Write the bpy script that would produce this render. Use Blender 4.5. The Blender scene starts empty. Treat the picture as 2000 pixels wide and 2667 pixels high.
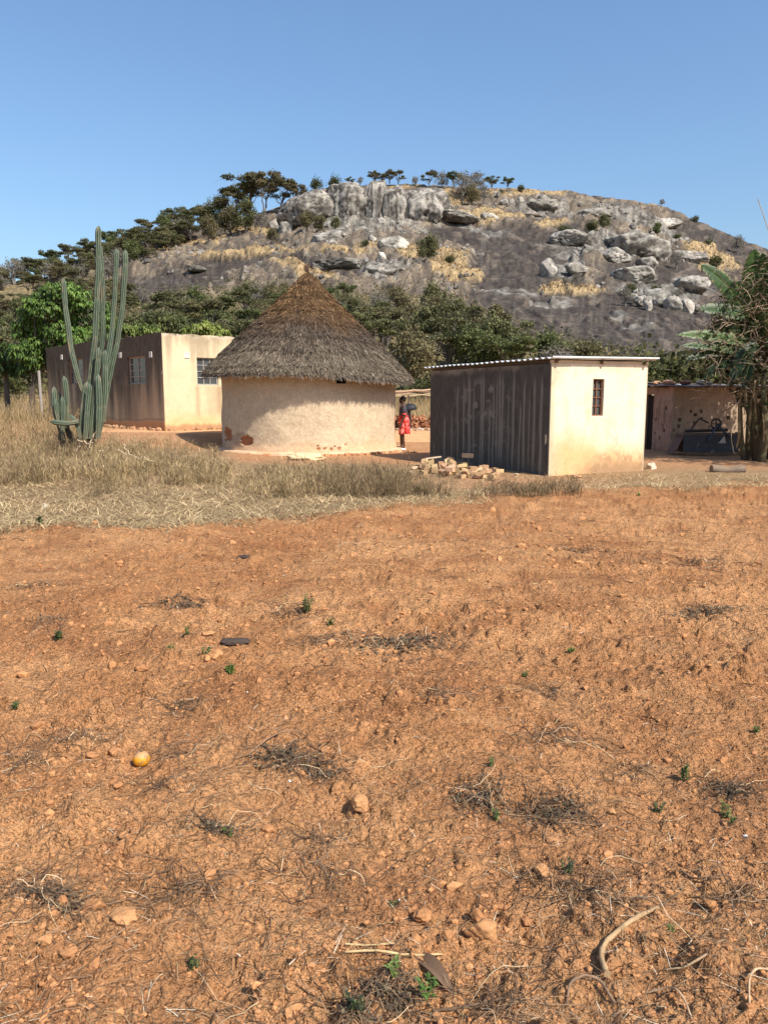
import bpy, math, random
import numpy as np
from mathutils import Vector, Matrix
R = math.radians
rng = np.random.default_rng(7)
random.seed(7)
scene = bpy.context.scene
col = scene.collection

# ------------------------------------------------------------------ camera
F = 2000.0; CX, CY = 1000.0, 1333.5; HOR = 1040.0; EYE = 1.6
PIT = math.atan((CY - HOR) / F)
cam_d = bpy.data.cameras.new('camera'); cam = bpy.data.objects.new('camera', cam_d); col.objects.link(cam)
cam_d.sensor_fit = 'VERTICAL'; cam_d.sensor_height = 36.0; cam_d.lens = 36.0 * F / 2667.0
cam.location = (0, 0, EYE); cam.rotation_euler = (math.pi / 2 - PIT, 0, 0)
cam_d.clip_start = 0.1; cam_d.clip_end = 9000
scene.camera = cam

# ------------------------------------------------------------------ sky, sun, exposure
SUN_AZ = R(43)      # to the right of straight behind the camera
SUN_EL = R(47)
sd = Vector((math.sin(SUN_AZ) * math.cos(SUN_EL), -math.cos(SUN_AZ) * math.cos(SUN_EL), math.sin(SUN_EL)))
world = bpy.data.worlds.new('World'); scene.world = world; world.use_nodes = True
wt = world.node_tree; bg = wt.nodes['Background']
sky = wt.nodes.new('ShaderNodeTexSky'); sky.sky_type = 'NISHITA'; sky.sun_disc = False
sky.sun_elevation = SUN_EL; sky.sun_rotation = math.pi - SUN_AZ
sky.altitude = 0; sky.air_density = 1.35; sky.dust_density = 1.6; sky.ozone_density = 7.0
wt.links.new(sky.outputs[0], bg.inputs[0]); bg.inputs[1].default_value = 0.125
sun_d = bpy.data.lights.new('sun', 'SUN'); sun = bpy.data.objects.new('sun', sun_d); col.objects.link(sun)
sun_d.energy = 5.0; sun_d.angle = R(0.55); sun_d.color = (1.0, 0.93, 0.82)
sun.rotation_euler = sd.to_track_quat('Z', 'Y').to_euler(); sun.location = (10, -10, 30)
vs = scene.view_settings
vs.view_transform = 'Standard'; vs.look = 'None'; vs.exposure = 0.50; vs.gamma = 1.0; vs.use_curve_mapping = False

# ------------------------------------------------------------------ measuring helpers (photo pixels -> places)
cp, sp = math.cos(PIT), math.sin(PIT)
def ray(px, py):
    a = (px - CX) / F; b = (CY - py) / F
    return np.array([a, cp + b * sp, -sp + b * cp])
def P(px, py, Y):
    d = ray(px, py); t = Y / d[1]
    return Vector((d[0] * t, Y, EYE + d[2] * t))
def G(px, py, z=0.0):
    d = ray(px, py); t = (z - EYE) / d[2]
    return Vector((d[0] * t, d[1] * t, z))
def topx(x, y, z):
    h = z - EYE; d = y * cp - h * sp
    return CX + F * x / d, CY - F * (y * sp + h * cp) / d

# ------------------------------------------------------------------ numpy noise
def _h(i, j, k, s):
    n = (i * 374761393 + j * 668265263 + k * 2147483647 + s * 1274126177) & 0xFFFFFFFF
    n = ((n ^ (n >> 13)) * 1274126177) & 0xFFFFFFFF
    n = (n ^ (n >> 16)) & 0xFFFFFF
    return n / float(0xFFFFFF)
def vn(x, y, z=0.0, s=0):
    x = np.asarray(x, float); y = np.asarray(y, float) + 0 * x; z = np.asarray(z, float) + 0 * x
    i = np.floor(x).astype(np.int64); j = np.floor(y).astype(np.int64); k = np.floor(z).astype(np.int64)
    u = x - i; v = y - j; w = z - k
    u = u * u * (3 - 2 * u); v = v * v * (3 - 2 * v); w = w * w * (3 - 2 * w)
    def L(a, b, t): return a + (b - a) * t
    return L(L(L(_h(i, j, k, s), _h(i + 1, j, k, s), u), L(_h(i, j + 1, k, s), _h(i + 1, j + 1, k, s), u), v),
             L(L(_h(i, j, k + 1, s), _h(i + 1, j, k + 1, s), u), L(_h(i, j + 1, k + 1, s), _h(i + 1, j + 1, k + 1, s), u), v), w)
def vn2(x, y, s=0):
    x = np.asarray(x, float); y = np.asarray(y, float) + 0 * x
    i = np.floor(x).astype(np.int64); j = np.floor(y).astype(np.int64)
    u = x - i; v = y - j
    u = u * u * (3 - 2 * u); v = v * v * (3 - 2 * v)
    a = _h(i, j, 0 * i, s); b = _h(i + 1, j, 0 * i, s); c = _h(i, j + 1, 0 * i, s); d = _h(i + 1, j + 1, 0 * i, s)
    return (a + (b - a) * u) * (1 - v) + (c + (d - c) * u) * v
def fbm2(x, y, o=4, s=0, g=0.5):
    t = 0; a = 1; n = 0
    for q in range(o):
        t = t + a * vn2(x * 2 ** q + 17.3 * q, y * 2 ** q - 9.1 * q, s + q); n += a; a *= g
    return t / n
def fbm3(x, y, z, o=4, s=0, g=0.5):
    t = 0; a = 1; n = 0
    for q in range(o):
        t = t + a * vn(x * 2 ** q + 17.3 * q, y * 2 ** q - 9.1 * q, z * 2 ** q + 3.3 * q, s + q); n += a; a *= g
    return t / n
def ss(a, b, x):
    t = np.clip((np.asarray(x, float) - a) / (b - a), 0, 1); return t * t * (3 - 2 * t)
def mixc(a, b, t):
    t = np.asarray(t)[..., None]; return np.asarray(a) * (1 - t) + np.asarray(b) * t

# ------------------------------------------------------------------ mesh and tagging helpers
def tag(o, label=None, cat=None, group=None, kind=None):
    if label: o['label'] = label
    if cat: o['category'] = cat
    if group: o['group'] = group
    if kind: o['kind'] = kind
    return o
def link(name, me, parent=None, loc=None):
    o = bpy.data.objects.new(name, me); col.objects.link(o)
    if parent: o.parent = parent
    if loc is not None: o.location = loc
    return o
def empty(name, loc=(0, 0, 0), rz=0.0):
    o = bpy.data.objects.new(name, None); o.empty_display_size = 0.3
    o.location = loc; o.rotation_euler = (0, 0, rz); col.objects.link(o); return o
def mesh(name, V, Fc, mat, C=None, smooth=False):
    """V (N,3); Fc (M,k) array or list of such arrays."""
    me = bpy.data.meshes.new(name)
    V = np.asarray(V, np.float32)
    fl = Fc if (isinstance(Fc, list) and isinstance(Fc[0], np.ndarray)) else [Fc]
    fl = [np.asarray(f, np.int32) for f in fl if len(f)]
    me.vertices.add(len(V)); me.vertices.foreach_set('co', V.ravel())
    loops = np.concatenate([f.ravel() for f in fl]); sizes = np.concatenate([np.full(len(f), f.shape[1], np.int32) for f in fl])
    me.loops.add(len(loops)); me.loops.foreach_set('vertex_index', loops)
    st = np.zeros(len(sizes), np.int32); st[1:] = np.cumsum(sizes)[:-1]
    me.polygons.add(len(sizes)); me.polygons.foreach_set('loop_start', st)
    try: me.polygons.foreach_set('loop_total', sizes)
    except Exception: pass
    me.polygons.foreach_set('use_smooth', np.full(len(sizes), bool(smooth)))
    me.update(calc_edges=True)
    if C is not None:
        C = np.asarray(C, np.float32)
        if C.ndim == 1: C = np.tile(C, (len(V), 1))
        a = me.color_attributes.new('col', 'FLOAT_COLOR', 'POINT')
        a.data.foreach_set('color', np.concatenate([np.clip(C[:, :3], 0, 1), np.ones((len(C), 1), np.float32)], 1).astype(np.float32).ravel())
    me.materials.append(mat)
    return me
class MB:
    """collects pieces into one mesh"""
    def __init__(s): s.V = []; s.Q = []; s.T = []; s.C = []; s.n = 0
    def add(s, V, Fc, C=(1, 1, 1)):
        V = np.asarray(V, float).reshape(-1, 3); Fc = np.asarray(Fc, int)
        s.V.append(V); (s.Q if Fc.shape[1] == 4 else s.T).append(Fc + s.n)
        C = np.asarray(C, float); C = np.tile(C, (len(V), 1)) if C.ndim == 1 else C
        s.C.append(C[:, :3]); s.n += len(V)
    def box(s, c, d, rz=0.0, C=(1, 1, 1), rx=0.0, ry=0.0):
        d = np.asarray(d) / 2.0
        V = np.array([[x, y, z] for x in (-1, 1) for y in (-1, 1) for z in (-1, 1)]) * d
        m = np.array((Matrix.Rotation(rz, 3, 'Z') @ Matrix.Rotation(ry, 3, 'Y') @ Matrix.Rotation(rx, 3, 'X')))
        s.add(V @ m.T + np.asarray(c), [[0, 1, 3, 2], [4, 6, 7, 5], [0, 4, 5, 1], [2, 3, 7, 6], [0, 2, 6, 4], [1, 5, 7, 3]], C)
    def tube(s, pts, rad, n=6, C=(1, 1, 1), cap=True):
        pts = np.asarray(pts, float); m = len(pts)
        rad = np.full(m, rad, float) if np.ndim(rad) == 0 else np.asarray(rad, float)
        V, Fq = tube_geo(pts, rad, n)
        Cc = np.asarray(C, float)
        if Cc.ndim == 2 and len(Cc) == m: Cc = np.repeat(Cc, n, 0)
        s.add(V, Fq, Cc)
        if cap:
            for e, b in ((0, 0), (m - 1, (m - 1) * n)):
                c = V[b:b + n].mean(0); ring = V[b:b + n]
                f = [[i, (i + 1) % n, n] if e else [(i + 1) % n, i, n] for i in range(n)]
                s.add(np.vstack([ring, c]), f, Cc[b] if Cc.ndim == 2 else Cc)
    def mesh(s, name, mat, smooth=False):
        V = np.vstack(s.V); f = []
        if s.Q: f.append(np.vstack(s.Q))
        if s.T: f.append(np.vstack(s.T))
        return mesh(name, V, f, mat, np.vstack(s.C), smooth)
    def build(s, name, mat, parent=None, smooth=False, loc=None):
        return link(name, s.mesh(name, mat, smooth), parent, loc)
def tube_geo(pts, rad, n):
    m = len(pts); tg = np.gradient(pts, axis=0); tg /= np.linalg.norm(tg, axis=1)[:, None] + 1e-9
    ref = np.array([0.0, 0, 1.0]) if abs(tg[:, 2]).mean() < 0.85 else np.array([1.0, 0, 0])
    a = np.cross(tg, ref); a /= np.linalg.norm(a, axis=1)[:, None] + 1e-9; b = np.cross(a, tg)
    th = np.arange(n) * 2 * math.pi / n
    V = pts[:, None, :] + rad[:, None, None] * (np.cos(th)[None, :, None] * a[:, None, :] + np.sin(th)[None, :, None] * b[:, None, :])
    i = np.arange(m - 1)[:, None] * n; j = np.arange(n)[None, :]; k = (j + 1) % n
    Fq = np.stack([i + j, i + k, i + n + k, i + n + j], -1).reshape(-1, 4)
    return V.reshape(-1, 3), Fq
def grid_faces(r, c):
    i = np.arange(r - 1)[:, None] * c; j = np.arange(c - 1)[None, :]
    return np.stack([i + j, i + j + 1, i + c + j + 1, i + c + j], -1).reshape(-1, 4)
_ico = {}
def ico(n):
    if n not in _ico:
        import bmesh
        bm = bmesh.new(); bmesh.ops.create_icosphere(bm, subdivisions=n, radius=1.0); bm.verts.ensure_lookup_table()
        V = np.array([v.co[:] for v in bm.verts]); T = np.array([[v.index for v in f.verts] for f in bm.faces]); bm.free(); _ico[n] = (V, T)
    return _ico[n]
def blades(base, height, lean, width, cols, az=None, seg=2, tip=0.15, droop=0.0):
    """many thin grass strips: base (N,3), lean (N,) horizontal reach, returns V,F,C"""
    N = len(base); az = rng.uniform(0, 2 * math.pi, N) if az is None else az
    dx, dy = np.cos(az), np.sin(az); f = rng.uniform(0, math.pi, N); wx, wy = np.cos(f), np.sin(f)
    V = np.zeros((N, seg + 1, 2, 3)); C = np.zeros((N, seg + 1, 2, 3))
    for k in range(seg + 1):
        t = k / seg; w = width * (1 - (1 - tip) * t) / 2
        cx = base[:, 0] + dx * lean * t ** 1.6; cy = base[:, 1] + dy * lean * t ** 1.6; cz = base[:, 2] + height * (t - droop * t * t)
        for e, sg in ((0, -1), (1, 1)):
            V[:, k, e, 0] = cx + sg * wx * w; V[:, k, e, 1] = cy + sg * wy * w; V[:, k, e, 2] = cz
            C[:, k, e] = cols
    i = (np.arange(N) * (seg + 1) * 2)[:, None]; k = np.arange(seg)[None, :] * 2
    Fq = np.stack([i + k, i + k + 1, i + k + 3, i + k + 2], -1).reshape(-1, 4)
    return V.reshape(-1, 3), Fq, C.reshape(-1, 3)

# ------------------------------------------------------------------ materials
def attr_mat(name, rough=0.9, spec=0.15, nscale=20, var=0.25, bscale=40, bump=0.3, bdist=0.01, trans=0.0, detail=6, n2=None, stretch=None, metal=0.0):
    m = bpy.data.materials.new(name); m.use_nodes = True; nt = m.node_tree; N = nt.nodes; L = nt.links
    bs = N['Principled BSDF']; bs.inputs['Roughness'].default_value = rough; bs.inputs['Specular IOR Level'].default_value = spec
    bs.inputs['Metallic'].default_value = metal
    at = N.new('ShaderNodeVertexColor'); at.layer_name = 'col'
    tc = N.new('ShaderNodeTexCoord'); src = tc.outputs['Object']
    if stretch:
        mp = N.new('ShaderNodeMapping'); mp.inputs['Scale'].default_value = stretch; L.new(src, mp.inputs[0]); src = mp.outputs[0]
    nz = N.new('ShaderNodeTexNoise'); nz.inputs['Scale'].default_value = nscale; nz.inputs['Detail'].default_value = detail; nz.inputs['Roughness'].default_value = 0.65
    L.new(src, nz.inputs['Vector'])
    mr = N.new('ShaderNodeMapRange'); mr.inputs[1].default_value = 0.3; mr.inputs[2].default_value = 0.7
    mr.inputs[3].default_value = 1 - var; mr.inputs[4].default_value = 1 + var * 0.8; L.new(nz.outputs['Fac'], mr.inputs[0])
    mx = N.new('ShaderNodeVectorMath'); mx.operation = 'SCALE'; L.new(at.outputs['Color'], mx.inputs[0]); L.new(mr.outputs[0], mx.inputs['Scale'])
    out = mx.outputs[0]
    if n2:
        nz2 = N.new('ShaderNodeTexNoise'); nz2.inputs['Scale'].default_value = n2; nz2.inputs['Detail'].default_value = 4; L.new(src, nz2.inputs['Vector'])
        mr2 = N.new('ShaderNodeMapRange'); mr2.inputs[1].default_value = 0.35; mr2.inputs[2].default_value = 0.65; mr2.inputs[3].default_value = 1 - var * 0.7; mr2.inputs[4].default_value = 1 + var * 0.5
        L.new(nz2.outputs['Fac'], mr2.inputs[0]); mx2 = N.new('ShaderNodeVectorMath'); mx2.operation = 'SCALE'; L.new(out, mx2.inputs[0]); L.new(mr2.outputs[0], mx2.inputs['Scale']); out = mx2.outputs[0]
    L.new(out, bs.inputs['Base Color'])
    if bump:
        nb = N.new('ShaderNodeTexNoise'); nb.inputs['Scale'].default_value = bscale; nb.inputs['Detail'].default_value = 7; nb.inputs['Roughness'].default_value = 0.65
        L.new(src, nb.inputs['Vector'])
        b = N.new('ShaderNodeBump'); b.inputs['Strength'].default_value = bump; b.inputs['Distance'].default_value = bdist
        L.new(nb.outputs['Fac'], b.inputs['Height']); L.new(b.outputs[0], bs.inputs['Normal'])
    if trans > 0:
        tr = N.new('ShaderNodeBsdfTranslucent'); L.new(out, tr.inputs['Color'])
        ms = N.new('ShaderNodeMixShader'); ms.inputs[0].default_value = trans
        L.new(bs.outputs[0], ms.inputs[1]); L.new(tr.outputs[0], ms.inputs[2]); L.new(ms.outputs[0], N['Material Output'].inputs['Surface'])
    return m
M_soil = attr_mat('soil', 0.95, 0.08, 9, 0.22, 110, 1.0, 0.02, n2=60)
def add_crumbs(m, sc1, sc2, d1, d2):
    nt = m.node_tree; N = nt.nodes; L = nt.links; tc = [n for n in N if n.bl_idname == 'ShaderNodeTexCoord'][0]; prev = [n for n in N if n.bl_idname == 'ShaderNodeBump'][0]
    for sc_, d_ in ((sc1, d1), (sc2, d2)):
        nz = N.new('ShaderNodeTexNoise'); nz.inputs['Scale'].default_value = sc_ * .8; ad = N.new('ShaderNodeVectorMath'); ad.operation = 'MULTIPLY_ADD'; L.new(tc.outputs['Object'], ad.inputs[2]); L.new(nz.outputs['Color'], ad.inputs[0]); ad.inputs[1].default_value = (.6 / sc_,) * 3; L.new(tc.outputs['Object'], nz.inputs['Vector'])
        v = N.new('ShaderNodeTexVoronoi'); v.inputs['Scale'].default_value = sc_; L.new(ad.outputs[0], v.inputs['Vector']); mr = N.new('ShaderNodeMapRange'); mr.inputs[1].default_value = 0.05; mr.inputs[2].default_value = .55; mr.inputs[3].default_value = 1; mr.inputs[4].default_value = 0; L.new(v.outputs['Distance'], mr.inputs[0])
        b = N.new('ShaderNodeBump'); b.inputs['Strength'].default_value = 1.0; b.inputs['Distance'].default_value = d_; L.new(mr.outputs[0], b.inputs['Height']); L.new(prev.outputs[0], b.inputs['Normal']); prev = b
    L.new(prev.outputs[0], N['Principled BSDF'].inputs['Normal'])
add_crumbs(M_soil, 34, 90, .018, .009)
M_yard = attr_mat('yard_sand', 0.95, 0.08, 3, 0.15, 25, 0.6, 0.02, n2=14)
M_hill = attr_mat('hill_rock', 0.9, 0.12, 0.6, 0.36, 0.9, 0.8, 0.45, n2=1.9)
M_rock = attr_mat('granite', 0.9, 0.12, 0.9, 0.28, 0.9, 0.8, 0.35, n2=3.0)
M_leaf = attr_mat('leaves', 0.75, 0.15, 0.7, 0.25, 10, 0, 0, trans=0.38)
M_leafn = attr_mat('glossy_leaves', 0.5, 0.3, 2.5, 0.2, 10, 0, 0, trans=0.22)
M_banana = attr_mat('banana_leaf', 0.45, 0.35, 6, 0.22, 30, 0.3, 0.004, trans=0.3)
M_bark = attr_mat('bark', 0.95, 0.1, 6, 0.3, 20, 0.6, 0.02)
M_grass = attr_mat('dry_grass', 0.9, 0.1, 1.5, 0.2, 10, 0, 0, trans=0.2)
M_plaster = attr_mat('plaster', 0.92, 0.1, 5, 0.08, 22, 0.5, 0.012, n2=28)
M_mud = attr_mat('mud_plaster', 0.95, 0.08, 5, 0.14, 9, 0.75, 0.035, n2=20)
M_straw = attr_mat('thatch_straw', 0.9, 0.1, 3, 0.25, 10, 0, 0)
M_brick = attr_mat('burnt_brick', 0.95, 0.1, 14, 0.25, 40, 0.8, 0.01)
M_clod = attr_mat('soil_clods', 0.95, 0.08, 30, 0.2, 90, 0.8, 0.008)
M_wood = attr_mat('weathered_wood', 0.9, 0.1, 25, 0.25, 60, 0.6, 0.004)
M_cact = attr_mat('cactus_skin', 0.55, 0.3, 7, 0.18, 40, 0.25, 0.005)
M_metal = attr_mat('roof_sheet', 0.45, 0.5, 4, 0.15, 10, 0.1, 0.002, metal=0.3)
M_steel = attr_mat('painted_steel', 0.6, 0.3, 12, 0.25, 30, 0.2, 0.002)
M_cloth = attr_mat('cloth', 0.9, 0.1, 12, 0.12, 60, 0.3, 0.003)
M_skin = attr_mat('skin', 0.55, 0.3, 10, 0.08, 60, 0, 0)
M_dark = attr_mat('dark_inside', 0.95, 0.05, 5, 0.1, 10, 0, 0)
mg = bpy.data.materials.new('window_glass'); mg.use_nodes = True
b_ = mg.node_tree.nodes['Principled BSDF']; b_.inputs['Base Color'].default_value = (0.16, 0.17, 0.17, 1); b_.inputs['Roughness'].default_value = 0.08
b_.inputs['Transmission Weight'].default_value = 0.6; b_.inputs['Specular IOR Level'].default_value = 0.6
nn = mg.node_tree.nodes.new('ShaderNodeTexNoise'); nn.inputs['Scale'].default_value = 3
bb = mg.node_tree.nodes.new('ShaderNodeBump'); bb.inputs['Strength'].default_value = 0.05; mg.node_tree.links.new(nn.outputs[0], bb.inputs['Height']); mg.node_tree.links.new(bb.outputs[0], b_.inputs['Normal'])
M_glass = mg

# ------------------------------------------------------------------ terrain
SKY = [(-1500, 1015), (-800, 960), (-400, 860), (-150, 780), (0, 742), (51, 734), (120, 722), (240, 682), (330, 652), (450, 612), (560, 590), (640, 570), (740, 535),
       (800, 500), (860, 487), (960, 480), (1080, 478), (1200, 486), (1300, 488), (1400, 493), (1480, 498), (1560, 508), (1650, 522),
       (1720, 536), (1800, 566), (1860, 590), (1930, 620), (2000, 646), (2100, 690), (2300, 790), (2600, 920), (3200, 1010)]
su, se = [], []
for a, b in SKY:
    d = ray(a, b); su.append(d[0] / d[1]); se.append(d[2] / d[1])
YF, YC = 72.0, 300.0
def esky(u): return np.interp(u, su, se)
def ground(x, y):
    """compound ground without fine relief"""
    x = np.asarray(x, float); y = np.asarray(y, float)
    st = 25.6 - 4.6 * ss(-3, -7, x)
    rise = 0.46 * ss(0, 1, (y - st) / 4.2) * (1 - 0.85 * ss(4, 8, x) * (1 - ss(28, 36, y)))
    z = rise + np.clip((y - 30) / (YF - 30), 0, 1) * 1.12
    z = z + 0.22 * ss(-2.5, -6.5, x) * ss(10.5, 17, y) * (1 - ss(20, 26, y))
    return z
def hill(u, Y):
    s = np.clip((Y - YF) / (YC - YF), 0, None)
    sc = np.clip(s, 0, 1); E = esky(u) * sc ** 0.8
    z = EYE + E * np.minimum(Y, YC)
    b = np.clip((Y - YC) / 320.0, 0, 1)
    return EYE + (z - EYE) * (1 - b * b * (3 - 2 * b)) - 1.5 * ss(0, 1, b)
def hillpt(px, py):
    d = ray(px, py); u = d[0] / d[1]; E = d[2] / d[1]
    r = min(max(E / esky(u), 0.0001), 1.0); s = r ** 1.25; Y = YF + s * (YC - YF)
    return u * Y, Y, EYE + E * Y
def terrain_z(x, y):
    x = np.asarray(x, float); y = np.asarray(y, float)
    return np.where(y < YF, ground(x, y), hill(x / np.maximum(y, 1), y) - 1.6 + ground(x, np.full_like(y, YF)) )
def pix(x, y, z):
    h = z - EYE; d = y * cp - h * sp
    return CX + F * x / d, CY - F * (y * sp + h * cp) / d

# field edge (photo y of the border field / dry grass)
def edge_py(px): return np.interp(px, [-800, 0, 350, 700, 1000, 1200, 1350, 1600, 2000, 2800], [1385, 1372, 1368, 1345, 1322, 1305, 1290, 1268, 1258, 1250])

def clods(x, y, cell, p, hmax, sd):
    x = x + (fbm2(x * 2.2 / cell, y * 2.2 / cell, 2, sd + 50) - .5) * cell * .55; y = y + (fbm2(x * 2.2 / cell + 31, y * 2.2 / cell, 2, sd + 60) - .5) * cell * .55
    gx = np.floor(x / cell).astype(np.int64); gy = np.floor(y / cell).astype(np.int64); out = np.zeros(np.shape(x))
    for i in (-1, 0, 1):
        for j in (-1, 0, 1):
            a = gx + i; b = gy + j; z0 = 0 * a
            cx = (a + .2 + .6 * _h(a, b, z0, sd)) * cell; cy_ = (b + .2 + .6 * _h(a, b, z0, sd + 1)) * cell
            rr = cell * (.22 + .42 * _h(a, b, z0, sd + 2)); on = _h(a, b, z0, sd + 3) < p
            d = np.maximum(np.abs(x - cx), np.abs(y - cy_)) * .45 + np.hypot(x - cx, y - cy_) * .65
            h = np.clip(1.25 * np.sqrt(np.clip(1 - (d / rr) ** 2, 0, 1)), 0, .95 + .2 * _h(a, b, z0, sd + 5)) * rr * hmax * (.4 + .9 * _h(a, b, z0, sd + 4))
            out = np.maximum(out, np.where(on, h, 0))
    return out
def soil_relief(x, y):
    big = (fbm2(x * 0.9, y * 1.1, 3, 11) - 0.5) * 0.21
    fur = (fbm2(x * 0.5 + 3, y * 2.2, 2, 15) - 0.5) * 0.06
    mid = (fbm2(x * 4.2, y * 4.2, 3, 21) - 0.5) * 0.095
    b = 1 - np.abs(2 * fbm2(x * 13, y * 13, 3, 31) - 1)
    c = np.clip(fbm2(x * 28, y * 28, 2, 41) - 0.48, 0, 1) + 0.35 * (fbm2(x * 55, y * 55, 2, 43) - 0.5)
    patch = ss(0.40, 0.62, fbm2(x * 1.6, y * 1.6, 2, 51))
    x = np.asarray(x, float); y = np.asarray(y, float); dn = fbm2(x * 1.1, y * 1.1, 2, 57)
    cc = np.maximum(clods(x, y, .15, .20, .50, 401) * ss(.40, .6, dn), clods(x, y, .075, .45, .60, 411) * (.35 + ss(.35, .6, dn))); cc = np.maximum(cc, clods(x, y, .034, .55, .55, 421))
    return big * .85 + fur + mid * 0.8 + (b - 0.7) * 0.020 * (0.5 + .5 * patch) + c * 0.035 * (0.6 + patch * .4) + cc
# --- field: fan with rows even in 1/Y
nr, nc = 800, 640
iy = np.linspace(1 / 1.1, 1 / 27.0, nr); Yr = 1 / iy
# refine rows to keep far steps small
v = np.linspace(-1, 1, nc)
Yg = np.repeat(Yr[:, None], nc, 1); Xg = v[None, :] * (0.60 * Yg + 1.0)
zb = ground(Xg, Yg); pxg, pyg = pix(Xg, Yg, zb)
wob = (fbm2(Xg * 0.7, Yg * 0.7, 3, 61) - 0.5) * 60
infield = ss(-14, 14, pyg - edge_py(pxg) + wob)
Z = zb + soil_relief(Xg, Yg) * (0.22 + 0.78 * infield) * (1 - ss(24, 27, Yg))
Z = Z - 0.0 * Yg
n1 = fbm2(Xg * 0.8, Yg * 1.2, 4, 71); n2_ = fbm2(Xg * 5, Yg * 5, 3, 81)
cf = mixc((0.465, 0.219, 0.094), (0.595, 0.308, 0.140), ss(0.3, 0.7, n1 * 0.6 + n2_ * 0.4))
cf = mixc(cf, (0.345, 0.152, 0.067), ss(0.55, 0.75, fbm2(Xg * 2.2, Yg * 3, 3, 91)) * 0.55)
cg = mixc((0.46, 0.31, 0.17), (0.34, 0.21, 0.11), n2_)                      # soil under the dry grass
cy = mixc((0.54, 0.275, 0.135), (0.60, 0.335, 0.175), n1)                    # swept yard
yard = ss(1213, 1200, pyg + (n1 - 0.5) * 22) * ss(560, 640, pxg) + ss(1175, 1160, pyg) * ss(640, 560, pxg)
near_shed = np.exp(-(((pxg - 1330) / 230) ** 2 + ((pyg - 1258) / 24) ** 2))
right_bare = ss(1640, 1700, pxg) * ss(1232, 1218, pyg)
cg = mixc(cg, cy, np.clip(yard + near_shed * 0.9 + right_bare * 0.6, 0, 1))
Cc = mixc(cg, cf, infield)
me = mesh('field', np.stack([Xg, Yg, Z], -1).reshape(-1, 3), grid_faces(nr, nc), M_soil, Cc.reshape(-1, 3), True)
field_o = tag(link('ground', me), kind='structure')
del Cc, cf, cg, cy
def gz(x, y):
    """height of the built ground incl. relief"""
    x = np.asarray(x, float); y = np.asarray(y, float)
    zb = ground(x, y); a, b = pix(x, y, zb)
    wob = (fbm2(x * 0.7, y * 0.7, 3, 61) - 0.5) * 60
    inf = ss(-14, 14, b - edge_py(a) + wob)
    return zb + soil_relief(x, y) * (0.22 + 0.78 * inf) * (1 - ss(24, 27, y))
def gpt(px, py):
    z = 0.0
    for _ in range(4):
        p = G(px, py, z); z = float(gz(p.x, p.y))
    return Vector((p.x, p.y, z))

# --- yard behind: 26.9 .. 76 m
nr, nc = 130, 240
Yg = np.repeat(np.linspace(26.9, 76, nr)[:, None], nc, 1); Xg = np.linspace(-1, 1, nc)[None, :] * (0.72 * Yg + 1)
Z = ground(Xg, Yg) + (fbm2(Xg, Yg, 3, 5) - 0.5) * 0.12 * ss(28, 32, Yg)
n1 = fbm2(Xg * 0.6, Yg * 0.6, 3, 7)
C = mixc(mixc((0.54, 0.275, 0.135), (0.60, 0.335, 0.175), n1), mixc((0.40, 0.27, 0.13), (0.28, 0.19, 0.09), n1), ss(29, 32, Yg + (n1 - .5) * 4))
tag(link('yard', mesh('yard', np.stack([Xg, Yg, Z], -1).reshape(-1, 3), grid_faces(nr, nc), M_yard, C.reshape(-1, 3), True)), kind='structure')

# --- wide plain under everything and out to the horizon
th = np.linspace(0, 2 * math.pi, 97)[:-1]; rad = np.array([0.0001, 3, 30, 120, 500, 1500, 5000])
V = np.array([[r * math.cos(t), r * math.sin(t), -0.25 - 0.0 * r] for r in rad for t in th])
V[:, 2] = np.where(np.hypot(V[:, 0], V[:, 1]) > 100, -1.2, V[:, 2])
i = np.arange(len(rad) - 1)[:, None] * 96; j = np.arange(96)[None, :]; k = (j + 1) % 96
Fq = np.stack([i + j, i + 96 + j, i + 96 + k, i + k], -1).reshape(-1, 4)
Cp = mixc((0.45, 0.2, 0.1), (0.22, 0.17, 0.08), ss(30, 300, np.hypot(V[:, 0], V[:, 1])))
tag(link('plain', mesh('plain', V, Fq, M_yard, Cp, True)), kind='structure')

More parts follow.
